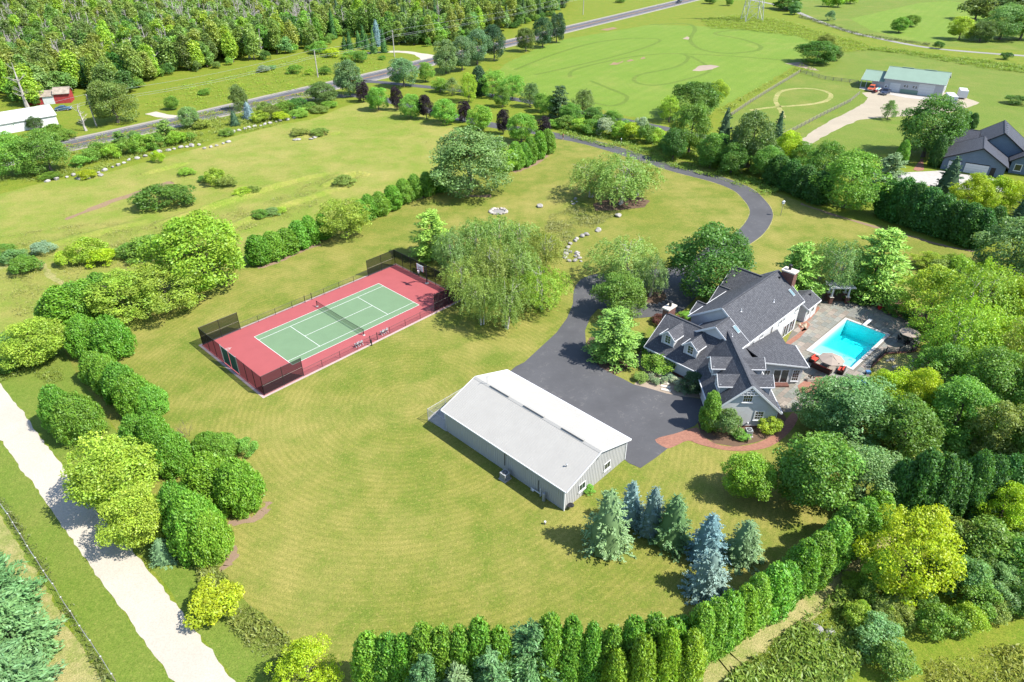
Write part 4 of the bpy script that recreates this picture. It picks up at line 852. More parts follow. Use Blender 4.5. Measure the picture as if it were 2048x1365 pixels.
# iron fence on a brick kerb
t = thing('iron_fence', G(1771, 706), 'low black iron fence on a brick kerb beside the patio', 'fence')
FP = resample(px([(1832,701),(1822,705),(1771,708),(1757,720),(1742,736)]), 1.9)
for a, c in zip(FP, FP[1:]):
    MB().bar(a+ZU*.08, c+ZU*.08, .3, .16).build('kerb', 'brick_wall', t); MB().bar(a+ZU*1.1, c+ZU*1.1, .05).build('rail', 'black_metal', t); MB().bar(a+ZU*.3, c+ZU*.3, .04).build('rail', 'black_metal', t)
    b = MB(); n = max(2, int((c-a).length/.14))
    for k in range(1, n): p = a.lerp(c, k/n); b.bar(p+ZU*.3, p+ZU*1.1, .018)
    b.build('balusters', 'black_metal', t)['kind'] = 'stuff'
for p in FP: MB().bar(p, p+ZU*1.25, .09).build('post', 'black_metal', t)
t = thing('hot_tub', G(1728, 774), 'round brick edged tub with a blue cover behind the trees', 'hot tub'); hb = G(1728, 774)
MB().lathe((0, 0, .02), [(1.5, 0), (1.5, .55), (1.15, .56), (1.15, .4)], 20).build('wall', 'brick_wall', t, True); MB().lathe((0, 0, .42), [(1.14, 0), (1.1, .06), (.01, .1)], 20).build('cover', 'blue_plastic', t, True)
t = thing('pool_cleaner', G(1735, 748), 'blue and black pool cleaner cart at the patio edge', 'pool cleaner')
MB().box((0, 0, .35), (.6, .45, .3)).build('body', 'blue_plastic', t, True); MB().bar((-.25, .2, .4), (-.35, .4, 1.1), .05).bar((.25, .2, .4), (.35, .4, 1.1), .05).bar((-.35, .4, 1.1), (.35, .4, 1.1), .05).build('handle', 'grey_metal', t, True)
for sx in (-1, 1): MB().tube((sx*.32, -.15, .16), (sx*.38, -.15, .16), .16, n=12).build('wheel', 'tyre', t, True)
t = thing('planter_box', G(1620, 762), 'small stone planter with a plant beside the sun room step', 'planter')
MB().box((0, 0, .25), (.9, .6, .45)).build('box', 'chimney_cap', t, True); b = MB()
for k in range(40): a = random.uniform(0, 6.28); r_ = random.uniform(.05, .4); b.poly([(r_*math.cos(a), r_*math.sin(a)*.7, .47), (r_*1.4*math.cos(a+.3), r_*math.sin(a+.3), .6), (r_*1.5*math.cos(a), r_*math.sin(a), .85)])
b.build('leaves', 'foliage', t, True, color=(.07, .13, .03))

# ================================================================== GREEN ROOFED BARN
gf = Vector((128.6, 246.3, 0)); ge = Vector((14.9, -10.1, 0)).normalized(); gn = Vector((-ge.y, ge.x, 0))
def Q(a, s, z=0.): return gf+ge*a+gn*s+Vector((0, 0, z))
gb = thing('green_roofed_barn', Q(9, 6), 'pale barn with green metal roof and large white doors', 'barn')
LB, DB, EB, RB = 18.2, 12.5, 4.3, 7.0
P_gb = lambda a, s, z: Q(a, s, z)
gable_roof(P_gb, -.4, LB+.4, DB/2, RB, (-.5, EB-.15), (DB+.5, EB-.15), mat='green_roof', parent=gb, trim='pale_wall'); block_walls(P_gb, 0, LB, 0, DB, 0, EB, DB/2, RB-.15, 'pale_wall', parent=gb)
gable_roof(P_gb, -7.4, -.02, DB/2-.4, 5.2, (-.3, 2.9), (DB-1, 3.1), mat='green_roof', parent=gb, trim='pale_wall'); block_walls(P_gb, -3.8, 0, .2, DB-1.4, 0, 2.95, DB/2-.4, 5.0, 'pale_wall', parent=gb, sides='023')
for a in (-7.2, -5.5): MB().bar(Q(a, 0, 0), Q(a, 0, 2.9), .18).build('porch_post', 'pale_wall', gb)
for a, w_, h_ in ((3.6, 3.2, 2.9), (13.2, 4.8, 3.7)):
    d_ = MB().obox(Q(a, -.03, h_/2), ge*w_/2, gn*.03, ZU*h_/2).build('overhead_door', 'white_wall', gb)
    b = MB()
    for k in range(1, 4): b.obox(Q(a, -.065, h_*k/4), ge*w_/2, gn*.008, ZU*.02)
    b.build('panel_joint', 'grey_metal', d_)
for a in (6.6, 7.4, 9.3, 10.1): window(gb, Q(a, -.02, 2.3), ge, ZU, -gn, .55, .8, 2, 2, trim=.08)
b = MB(); b.obox(Q(8.3, -.04, .65), ge*2.7, gn*.03, ZU*.65); b.build('wainscot', 'green_roof', gb)
d_ = MB().obox(Q(.9, -.03, 1.05), ge*.5, gn*.03, ZU*1.05).build('door', 'white_wall', gb); MB().obox(Q(.9, -.07, 1.5), ge*.2, gn*.01, ZU*.3).build('pane', 'window_glass', d_)
window(gb, Q(LB+.03, 3, 2), gn, ZU, ge, .7, .8); window(gb, Q(LB+.03, 6, 2), gn, ZU, ge, .7, .8)
for a in (5.5, 12.5): MB().obox(Q(a, DB/2, RB+.1), ge*1.8, gn*.2, ZU*.08).build('ridge_vent', 'green_roof', gb)

# ================================================================== BLUE NEIGHBOUR HOUSE
n0 = G(1880, 338); n1 = G(2004, 357); ne = (n1-n0); NL = ne.length; ne.normalize(); nn_ = Vector((-ne.y, ne.x, 0))
def NQ(a, s, z=0.): return n0+ne*a+nn_*s+Vector((0, 0, z))
nh = thing('neighbour_house', NQ(NL/2, 6), 'slate blue house with dark roofs and white garage doors', 'house')
Pn = lambda a, s, z: NQ(s, a, z)          # ridge runs away from the road front
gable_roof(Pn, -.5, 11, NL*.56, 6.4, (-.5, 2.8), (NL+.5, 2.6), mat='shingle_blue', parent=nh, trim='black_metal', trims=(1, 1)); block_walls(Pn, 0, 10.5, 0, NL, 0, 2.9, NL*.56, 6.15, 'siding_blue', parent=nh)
for a, w_ in ((NL*.20, 2.6), (NL*.56, 4.9)):
    d_ = MB().obox(NQ(a, -.04, 1.2), ne*w_/2, nn_*.03, ZU*1.15).build('garage_door', 'white_wall', nh); b = MB()
    for k in range(1, 4): b.obox(NQ(a, -.075, 2.3*k/4), ne*w_/2, nn_*.006, ZU*.015)
    b.build('panel_joint', 'grey_metal', d_); MB().obox(NQ(a, -.03, 2.42), ne*(w_/2+.15), nn_*.04, ZU*.1).build('door_head', 'black_metal', nh)
MB().obox(NQ(NL*.82, -.04, 1.05), ne*.5, nn_*.03, ZU*1.05).build('door', 'black_metal', nh)
P2 = lambda a, s, z: NQ(s+NL*.42, a+9.5, z)
gable_roof(P2, -.5, 13, 5.6, 8.2, (-1.5, 3.2), (13, 3.0), mat='shingle_blue', parent=nh, trim='black_metal'); block_walls(P2, 0, 12.5, -1, 12.5, 0, 3.4, 5.6, 7.9, 'siding_blue', parent=nh)
P3 = lambda a, s, z: NQ(a-2.5, s+13, z)
gable_roof(P3, -1, 9, 3.5, 6.3, (-1, 3.0), (8, 3.0), mat='shingle_blue', parent=nh, trim='black_metal'); block_walls(P3, -.6, 9, -.6, 7.5, 0, 3.1, 3.5, 6.0, 'siding_blue', parent=nh)
P4 = lambda a, s, z: NQ(s+NL+1.2, a+5.5, z)
gable_roof(P4, -.5, 8, 4, 6.0, (-.5, 2.9), (8.5, 2.9), mat='shingle_blue', parent=nh, trim='black_metal'); block_walls(P4, 0, 8, 0, 8, 0, 3, 4, 5.8, 'siding_blue', parent=nh)
window(nh, P4(-.03, 1.6, 1.5), ne, ZU, -nn_, 1.3, 1.4, 1, 1, trim=.15)
for k in range(6): MB().obox(P2(1.2+k*1.9, 6.1, 8.0), ne*.12, nn_*.12, ZU*.12).build('roof_vent', 'grey_metal', nh)

# ================================================================== SHEDS ACROSS THE HIGHWAY
s0 = G(118, 250); se_ = Vector((-.72, -.69, 0)); sn_ = Vector((-se_.y, se_.x, 0))
ws = thing('white_shed', s0+se_*12, 'long white metal shed half hidden by trees across the highway', 'shed')
Ps = lambda a, s, z: s0+se_*a+sn_*s+Vector((0, 0, z))
gable_roof(Ps, -.2, 30, -4.5, 5.0, (-9.3, 3.0), (.3, 3.0), mat='white_sheet', parent=ws, trim='white_sheet'); block_walls(Ps, 0, 30, -9, 0, 0, 3.1, -4.5, 4.9, 'white_sheet', parent=ws)
MB().obox(Ps(-.04, -4.5, 1.4), sn_*1.6, se_*.03, ZU*1.4).build('door', 'pale_wall', ws)
r0 = G(143, 206); re_ = Vector((-.95, -.31, 0)); rn_ = Vector((-.31, .95, 0))
rs = thing('red_shed', r0+re_*6, 'weathered red shed with sagging roof under the trees', 'shed')
Pr = lambda a, s, z: r0+re_*a+rn_*s+Vector((0, 0, z))
gable_roof(Pr, -.3, 4.6, 2.6, 4.6, (-.3, 3.1), (5.5, 3.0), mat='rust_roof', parent=rs, trim='wood_grey'); block_walls(Pr, 0, 4.4, 0, 5.2, 0, 3.2, 2.6, 4.5, 'red_barn_paint', parent=rs)
MB().slab([Pr(4.4, -.4, 2.6), Pr(12.5, -.4, 2.4), Pr(12.5, 5, 3.3), Pr(4.4, 5, 3.5)], .12).build('lean_to_roof', 'rust_roof', rs); block_walls(Pr, 4.4, 12.2, 0, 4.8, 0, 2.5, mat='red_barn_paint', parent=rs, sides='12')
wall([Pr(9.6, 0, 0), Pr(12.2, 0, 0), Pr(12.2, 0, 2.4), Pr(9.6, 0, 2.45)], 'red_barn_paint', parent=rs)
MB().obox(Pr(6.2, -.08, 1.2), re_*1.6, rn_*.04, ZU*1.15).build('sliding_door', 'white_wall', rs)

# ================================================================== VEHICLES
def vehicle(loc, rz, color, label, kind='pickup', cat='pickup truck', L=5.6, W=1.95):
    t = thing({'pickup': 'pickup_truck', 'suv': 'suv', 'car': 'car'}[kind], loc, label, cat, rz=rz)
    hl = L/2
    if kind == 'pickup': pro = [(-hl, .5), (-hl, 1.05), (-hl+.1, 1.15), (hl*.18-.9, 1.15), (hl*.18, 1.15), (hl*.35, 1.12), (hl-.15, 1.02), (hl, .85), (hl, .5)]; cabp = [(-hl*.30, 1.14), (-hl*.24, 1.85), (hl*.14, 1.87), (hl*.36, 1.12)]
    elif kind == 'suv': pro = [(-hl, .5), (-hl, 1.1), (-hl+.1, 1.15), (hl*.4, 1.12), (hl-.15, 1.0), (hl, .8), (hl, .45)]; cabp = [(-hl+.12, 1.14), (-hl+.3, 1.8), (hl*.1, 1.82), (hl*.4, 1.11)]
    else: pro = [(-hl, .4), (-hl, .8), (-hl+.15, .95), (hl*.45, .92), (hl-.2, .8), (hl, .62), (hl, .38)]; cabp = [(-hl+.45, .94), (-hl*.38, 1.42), (hl*.1, 1.44), (hl*.45, .91)]
    def extr(b, pr, w0, w1=None):
        w1 = w0 if w1 is None else w1; zmin, zmax = min(z for _, z in pr), max(z for _, z in pr); wz = lambda z: w0+(w1-w0)*(z-zmin)/(zmax-zmin)
        b.poly([(x, -wz(z), z) for x, z in pr]); b.poly([(x, wz(z), z) for x, z in pr][::-1])
        for (x0, z0), (x1, z1) in zip(pr, pr[1:]+pr[:1]): b.poly([(x0, -wz(z0), z0), (x0, wz(z0), z0), (x1, wz(z1), z1), (x1, -wz(z1), z1)])
        return b
    extr(MB(), pro, W/2).build('body', 'painted', t, True, color=color); extr(MB(), cabp, W/2-.06, W/2-.24).build('cab', 'painted', t, True, color=color)
    zm = (cabp[0][1]+cabp[1][1])/2; b = MB()
    for s_ in (-1, 1):
        y_ = lambda z: s_*((W/2-.06)+(-.18)*(z-cabp[0][1])/(cabp[1][1]-cabp[0][1])+.008)
        zl, zh = cabp[0][1]+.08, cabp[1][1]-.1; xl, xr = cabp[0][0]+.15, cabp[3][0]-.35
        b.poly([(xl, y_(zl), zl), (xr, y_(zl), zl), (cabp[2][0]-.02, y_(zh), zh), (cabp[1][0]+.1, y_(zh), zh)])
    b.build('side_window', 'car_glass', t, True)
    (xa, za), (xb, zb) = cabp[2], cabp[3]; f = lambda k, wv: (xa+(xb-xa)*k+.012, wv, za+(zb-za)*k+.012)
    MB().poly([f(.12, -W/2+.32), f(.12, W/2-.32), f(.92, W/2-.16), f(.92, -W/2+.16)]).build('windscreen', 'car_glass', t, True)
    if kind == 'pickup': MB().box((-hl*.63, 0, 1.155), (hl*.62, W-.3, .02)).build('bed', 'black_metal', t, True)
    for sx in (-.62, .62):
        for s_ in (-1, 1):
            wh = MB().tube((hl*sx, s_*(W/2-.22), .38), (hl*sx, s_*(W/2+.015), .38), .38, n=14).build('wheel', 'tyre', t, True); MB().tube((hl*sx, s_*(W/2+.0), .38), (hl*sx, s_*(W/2+.03), .38), .21, n=10).build('rim', 'grey_metal', wh, True)
    for s_ in (-1, 1): MB().box((hl, s_*(W/2-.28), .82), (.06, .34, .16)).build('headlight', 'board_clear', t, True); MB().box((-hl, s_*(W/2-.14), .9), (.05, .16, .3)).build('tail_light', 'red_cushion', t, True)
    MB().box((hl+.04, 0, .52), (.14, W*.96, .2)).build('bumper', 'grey_metal', t, True); return t
d_ = G(1757, 194)-G(1782, 180); vz = math.atan2(d_.y, d_.x)
vehicle(G(1770, 188.5)+ZU*.03, vz, (.02, .03, .06), 'dark blue pickup truck parked before the green roofed barn')
vehicle(G(1742, 182)+ZU*.03, vz+.1, (.42, .085, .03), 'orange off road truck parked at the barn porch', 'suv', 'truck', 4.6)
t = thing('boat_trailer', G(1754, 185)+ZU*.03, 'red hulled boat with turquoise kayak on a trailer between the trucks', 'boat', rz=vz+.05)
b = MB(); S = [(-2.4, .75), (-1, .85), (1, .75), (2.1, .4), (2.6, .03)]
for (x0, w0), (x1, w1) in zip(S, S[1:]):
    for s_ in (-1, 1): b.poly([(x0, s_*w0, 1.05), (x1, s_*w1, 1.1), (x1, s_*w1*.4, .55), (x0, s_*w0*.4, .5)])
    b.poly([(x0, -w0*.4, .5), (x1, -w1*.4, .55), (x1, w1*.4, .55), (x0, w0*.4, .5)])
b.poly([(-2.4, -.75, 1.05), (-2.4, .75, 1.05), (-2.4, .3, .5), (-2.4, -.3, .5)]); b.build('hull', 'painted', t, True, color=(.36, .05, .04))
MB().box((-.3, 0, 1.02), (4.0, 1.3, .05)).build('deck', 'white_wall', t, True)
def kayak(y, z, col):
    b = MB(); b.lathe((0, 0, 0), [(.01, -1.7), (.2, -1.2), (.33, 0), (.2, 1.2), (.01, 1.7)], 8)
    b.v = [Vector((p.z+.1, p.y+y, p.x*.5+z)) for p in b.v]; b.build('kayak', 'painted', t, True, color=col, smooth=True)
kayak(.3, 1.25, (.06, .34, .36)); kayak(-.3, 1.2, (.45, .42, .36))
MB().box((0, 0, .42), (4.6, .12, .1)).build('trailer_frame', 'grey_metal', t, True)
for s_ in (-1, 1): MB().tube((-.6, s_*.75, .3), (-.6, s_*.95, .3), .3, n=12).build('wheel', 'tyre', t, True)
def trailer(loc, rz, L, W, Hh, label):
    t = thing('box_trailer', loc, label, 'trailer', rz=rz)
    MB().prism([(-L/2, -W/2), (L/2-.5, -W/2), (L/2, 0), (L/2-.5, W/2), (-L/2, W/2)], .5, Hh).build('body', 'white_sheet', t, True); MB().box((-.1, 0, Hh+.03), (L*.86, W*.92, .06)).build('roof', 'white_sheet', t, True)
    MB().box((0, -W/2-.02, Hh*.62), (.9, .04, .6)).build('side_window', 'car_glass', t, True); MB().bar((L/2, 0, .5), (L/2+1.2, 0, .45), .12).build('tow_bar', 'black_metal', t, True)
    for sx in (-.4, .5):
        for s_ in (-1, 1): MB().tube((sx, s_*(W/2-.1), .35), (sx, s_*(W/2+.05), .35), .35, n=12).build('wheel', 'tyre', t, True)
trailer(G(1898, 208)+ZU*.03, math.atan2(gn.y, gn.x)+.3, 6.5, 2.5, 2.9, 'white camper trailer parked beside the green roofed barn'); trailer(G(1922, 196)+ZU*.03, math.atan2(gn.y, gn.x)+.2, 5., 2.4, 2.7, 'white box trailer standing behind the camper trailer')
vehicle(G(128, 221)+ZU*.01, .25, (.04, .10, .15), 'blue car parked beside the white metal shed', 'car', 'car', 4.6, 1.8)
hd = (Vector((115.6, 493.7, 0))-Vector((26.8, 374.8, 0))).normalized(); hn_ = Vector((hd.y, -hd.x, 0))
vehicle(G(1362, 7)-hn_*1.6+ZU*.036, math.atan2(hd.y, hd.x)+math.pi, (.02, .022, .025), 'dark suv driving on the highway', 'suv', 'car', 4.7)

# ================================================================== POLES, TOWER, FENCES
pole_tops = []
for i, (bq, h_, lab) in enumerate((((193, 253), 9.0, 'weathered utility pole beside the white metal shed'), ((636, 155), 9.5, 'utility pole in the roadside meadow'), ((789, 114), 10.2, 'utility pole beside the pale gravel turning'), ((1166, 30), 11., 'utility pole beyond the pines along the highway'))):
    g_ = G(*bq); t = thing('utility_pole', g_, lab, 'utility pole'); MB().tube((0, 0, 0), (0, 0, h_), .22, .15, n=8).build('pole', 'pole_wood', t, True)
    d_ = Vector((.55, .83, 0)); nrm = Vector((d_.y, -d_.x, 0)); c_ = Vector((0, 0, h_-.5))
    if i == 2: MB().bar(c_-nrm*.9, c_+nrm*.9, .1, .12).build('crossarm', 'pole_wood', t, True)
    if i == 0: MB().lathe((.2, 0, h_-2.4), [(.18, 0), (.2, .1), (.2, .7), (.12, .78)], 10).build('transformer', 'galvanised', t, True)
    for s_ in (-1, 0, 1): MB().lathe((nrm.x*s_*.8, nrm.y*s_*.8, h_-.4 if s_ else h_), [(.05, 0), (.05, .16), (.01, .18)], 6).build('insulator', 'grey_metal', t, True)
    pole_tops.append([g_+ZU*(h_+.1), g_+ZU*(h_-1.9), g_+ZU*(h_-2.5)])
far = Vector((-175, 130, 9)); pole_tops.insert(0, [far+ZU*.1, far-ZU*1.9, far-ZU*2.5])
for k in range(3):
    for i, (a, c) in enumerate(zip(pole_tops, pole_tops[1:])):
        b = MB(); n = 14
        pt = lambda q: a[k].lerp(c[k], q)-ZU*1.3*math.sin(math.pi*q)
        for j in range(n): b.tube(pt(j/n), pt((j+1)/n), .03, n=3, cap=False)
        tag(b.build('power_line', 'grey_metal'), ['thin top power line', 'middle power line', 'lowest power line'][k]+[' reaching the pole by the white shed from outside the view', ' from the pole by the white shed to the meadow pole', ' from the meadow pole to the pole by the gravel turning', ' from the gravel turning pole to the far pole'][i], 'power line', 'power lines along the highway')
tb = G(1503, 42); t = thing('transmission_tower', tb, 'grey steel lattice transmission tower standing in tall weeds', 'tower'); b = MB(); hb_ = 4.6; ht = 38
cor = lambda i, j, z: Vector((i*hb_*(1-z/ht*.78), j*hb_*(1-z/ht*.78), z))
for i in (-1, 1):
    for j in (-1, 1): MB().bar(cor(i, j, 0), cor(i, j, ht), .28).build('leg', 'galvanised', t, True)
lv = [0, 7, 13, 18.5, 23.5, 28, 32, 35.5]
for z0, z1 in zip(lv, lv[1:]):
    for (i, j), (k, l) in (((-1, -1), (1, -1)), ((1, -1), (1, 1)), ((1, 1), (-1, 1)), ((-1, 1), (-1, -1))):
        b.bar(cor(i, j, z0), cor(k, l, z1), .13).bar(cor(k, l, z0), cor(i, j, z1), .13).bar(cor(i, j, z1), cor(k, l, z1), .12)
b.build('bracing', 'galvanised', t, True)
for z_ in (27, 32, 37): MB().bar((-9, 0, z_), (9, 0, z_), .35, .5).build('crossarm', 'galvanised', t, True)
def rail_fence(pts, label, h_=1.25, step=2.6, mat='wood_grey', rails=(.35, .75, 1.15)):
    P_ = resample(px(pts), step); t = thing('rail_fence', P_[len(P_)//2], label, 'fence')
    for p in P_: MB().bar(p, p+ZU*h_, .14).build('post', mat, t)
    for a, c in zip(P_, P_[1:]):
        for z_ in rails: MB().bar(a+ZU*z_, c+ZU*z_, .05, .12).build('rail', mat, t)
rail_fence([(1452,240),(1500,207),(1550,176),(1600,146)], 'grey rail fence between the bike field and the paddock'); rail_fence([(1560,276),(1585,264),(1640,235),(1700,205),(1718,190)], 'grey rail fence along the gravel drive to the barn'); rail_fence([(1600,146),(1650,160),(1715,168)], 'grey rail fence joining the paddock to the barn porch')
P_ = [G(x/3.4133, 965+y/3.4133) for x, y in [(-60,60),(20,180),(80,265),(115,325),(165,402),(215,487),(270,567),(325,657),(388,744),(443,837),(508,932),(572,1032),(643,1132),(715,1242),(790,1360)]]
t = thing('wire_fence', P_[7], 'low wire fence with thin posts along the gravel road', 'fence')
for p in P_: MB().tube(p, p+ZU*1.15, .04, n=6).build('post', 'wood_grey', t); MB().box((p.x, p.y, 1.17), (.09, .09, .08)).build('insulator', 'white_trim', t)
for z_ in (.4, .75, 1.1):
    b = MB()
    for a, c in zip(P_, P_[1:]): b.tube(a+ZU*z_, c+ZU*z_, .012, n=3, cap=False)
    b.build('wire', 'galvanised', t)
# lamp post, birdhouse
g_ = G(1241, 297); t = thing('lamp_post', g_, 'slim lamp post beside the winding driveway', 'lamp post')
MB().tube((0, 0, 0), (0, 0, 2.3), .05, .04).build('post', 'wood_grey', t, True); MB().lathe((0, 0, 2.3), [(.08, 0), (.14, .25), (.16, .27), (.02, .4)], 6).build('lantern', 'board_clear', t, True)
g_ = G(1561, 432); t = thing('bird_house', g_, 'white bird house on a tall post at the driveway bend', 'bird house')
MB().tube((0, 0, 0), (0, 0, 2.7), .06, .05).build('post', 'wood_grey', t, True); MB().box((0, 0, 2.95), (.4, .4, .5)).build('box', 'white_trim', t, True); MB().lathe((0, 0, 3.2), [(.36, 0), (.01, .25)], 4).build('roof', 'white_trim', t, True)

# ================================================================== STONES
def rock_mesh(i):
    rg = np.random.default_rng(40+i); import bmesh as bmm; bm = bmm.new(); bmm.ops.create_icosphere(bm, subdivisions=2, radius=.5)
    off = [(Vector(rg.normal(size=3)).normalized(), rg.uniform(.28, .45)) for _ in range(9)]
    for v in bm.verts:
        for n, dlim in off:
            k = v.co.dot(n)
            if k > dlim: v.co -= n*(k-dlim)
        v.co *= 1+rg.uniform(-.04, .04)
    me = bpy.data.meshes.new('boulder'); bm.to_mesh(me); bm.free(); me.materials.append(MATS['stone']); return me
ROCKS = [rock_mesh(i) for i in range(5)]
def rock(p, s, label, group=None, col=None, name='boulder', cat='boulder', flat=.7):
    o = bpy.data.objects.new(name, random.choice(ROCKS)); COL.objects.link(o); o.scale = (s*random.uniform(.85, 1.25), s*random.uniform(.8, 1.1), s*flat*random.uniform(.8, 1.1)); o.rotation_euler = (0, 0, random.uniform(0, 6.28))
    o.location = (p.x, p.y, o.scale.z*.22); c = col or (.33, .31, .285); k = random.uniform(.75, 1.15); o.color = (c[0]*k, c[1]*k, c[2]*k, 1); return tag(o, label, cat, group)
for L, st in (([(96,364),(150,352)], 1.6), ([(198,347),(225,336),(258,322),(292,314)], 1.5), ([(305,309),(350,299),(398,291)], 1.5), ([(409,299),(432,293),(458,285)], 1.5), ([(445,272),(480,262),(520,253),(560,243),(588,238)], 1.5)):
    for p in resample(px(L), st): rock(p+Vector((random.uniform(-.3, .3), random.uniform(-.3, .3), 0)), random.uniform(1.0, 1.7), 'pale boulder in the stone row along the meadow edge', 'boulders along the meadow edge')
for k in range(12): rock(G(random.uniform(158, 205), random.uniform(349, 361)), random.uniform(.9, 1.8), 'pale flat boulder in the heap at the end of the stone row', 'heaped boulders at the row end', flat=.45)
for q in ((590,281),(596,280),(622,279),(630,276)): rock(G(*q), 1.6, 'pale boulder half buried in the meadow', 'boulders in the open meadow', flat=.4)
for q, s_, l in (((1080,414), 1.6, 'grey boulder standing alone beside the dry hollow'), ((1236,433), 1.7, 'grey boulder near the mulch under the birches'), ((1196,462), 1.5, 'rounded grey boulder beyond the end of the stone line')): rock(G(*q), s_, l)
for q in ((1173,471),(1165,474),(1153,479),(1150,483),(1140,489),(1136,496),(1132,503),(1131,510),(1130,517)): rock(G(*q), random.uniform(.9, 1.3), 'pale boulder in the curved stone line at the hollow', 'boulders edging the dry hollow')
for k in range(14): rock(G(random.uniform(1128, 1162), random.uniform(505, 526)), random.uniform(.5, 1.1), 'small stone scattered at the foot of the hollow', 'scattered stones at the hollow')
fc = G(997, 424); t = None
for k in range(15):
    a = 2*math.pi*k/15; rock(fc+Vector((1.75*math.cos(a), 1.55*math.sin(a), 0)), random.uniform(.75, 1.0), 'pale stone in the ring of the fire pit', 'stones of the fire pit ring', (.40, .36, .32))
b = MB(); b.lathe((fc.x, fc.y, .02), [(1.4, 0), (.01, .06)], 16); o = b.build('fire_pit_ash', 'path_gravel'); tag(o, 'grey ash bed inside the fire pit ring', 'fire pit')
for k in range(8): rock(G(random.uniform(1597, 1612), random.uniform(648, 657)), random.uniform(.4, .7), 'tan stone heaped at the house corner by the patio', 'stones at the patio corner', (.42, .33, .24))
for k in range(10): rock(G(random.uniform(1620, 1662), random.uniform(1255, 1285)), random.uniform(.5, 1.1), 'grey stone in the heap among the weeds', 'stones heaped in the weeds', (.30, .29, .28), flat=.5)
for k in range(22):
    a = 2*math.pi*k/22; rock(ic+Vector((3.1*math.cos(a), 3.1*math.sin(a), 0)), .6, 'small stone edging the round island bed', 'stones edging the island bed', (.24, .22, .2))
for k in range(10): rock(G(random.uniform(1770, 1850), random.uniform(716, 740)), random.uniform(.4, .9), 'pale stone scattered beyond the iron fence', 'stones beyond the iron fence', (.42, .39, .35))
for k in range(6): rock(G(random.uniform(1142, 1160), random.uniform(398, 412)), random.uniform(.5, .9), 'small pale stone in the shade of the birches', 'stones in the birch shade')

# ================================================================== PERSON ON THE DRIVE
g_ = G(1126, 279.5)
t = thing('person', g_+ZU*.03, 'person in brown top and dark shorts walking on the driveway', 'person', rz=2.2)
def skin_body():
    J = {'pel': (0, 0, .95, .15), 'wst': (0, 0, 1.12, .13), 'chs': (0, .02, 1.34, .16), 'nck': (0, .03, 1.52, .06), 'hd0': (0, .05, 1.60, .075), 'hd1': (0, .06, 1.72, .095),
         'shl': (-.19, .02, 1.43, .065), 'ell': (-.25, -.05, 1.15, .05), 'wrl': (-.23, .10, .95, .038), 'fil': (-.22, .14, .86, .03), 'shr': (.19, .02, 1.43, .065), 'elr': (.25, -.02, 1.15, .05), 'wrr': (.24, -.12, .94, .038), 'fir': (.23, -.15, .85, .03),
         'hpl': (-.10, 0, .90, .10), 'knl': (-.11, .14, .50, .065), 'anl': (-.11, .08, .09, .045), 'tol': (-.11, .24, .045, .04), 'hpr': (.10, 0, .90, .10), 'knr': (.11, -.06, .50, .065), 'anr': (.11, -.30, .13, .045), 'tor': (.11, -.18, .045, .04)}
    E_ = [('pel','wst'),('wst','chs'),('chs','nck'),('nck','hd0'),('hd0','hd1'),('chs','shl'),('shl','ell'),('ell','wrl'),('wrl','fil'),('chs','shr'),('shr','elr'),('elr','wrr'),('wrr','fir'),('pel','hpl'),('hpl','knl'),('knl','anl'),('anl','tol'),('pel','hpr'),('hpr','knr'),('knr','anr'),('anr','tor')]
    K = list(J); me = bpy.data.meshes.new('body'); me.from_pydata([J[k][:3] for k in K], [(K.index(a), K.index(c)) for a, c in E_], [])
    o = bpy.data.objects.new('body', me); COL.objects.link(o); m = o.modifiers.new('skin', 'SKIN')
    for i, k in enumerate(K): me.skin_vertices[0].data[i].radius = (J[k][3],)*2; me.skin_vertices[0].data[i].use_root = (k == 'pel')
    o.modifiers.new('sub', 'SUBSURF').levels = 2; o.modifiers['sub'].render_levels = 2; me.materials.append(MATS['skin']); return o
bo = skin_body(); bo.parent = t
MB().lathe((0, .02, .88), [(.20, 0), (.175, .24), (.215, .46), (.2, .58), (.1, .65)], 12, 1.05, .8).build('shirt', 'shirt_cloth', t, True, smooth=True)
b = MB(); b.lathe((0, 0, .82), [(.2, 0), (.2, .14)], 12, 1.05, .85)
for s_, dy in ((-1, .1), (1, -.04)): b.tube((s_*.105, dy, .55), (s_*.1, 0, .9), .105, .125, n=10)
b.build('shorts', 'dark_cloth', t, True, smooth=True)
MB().lathe((0, .035, 1.66), [(.105, 0), (.115, .08), (.07, .17), (.01, .19)], 10).build('hair', 'hair', t, True, smooth=True)
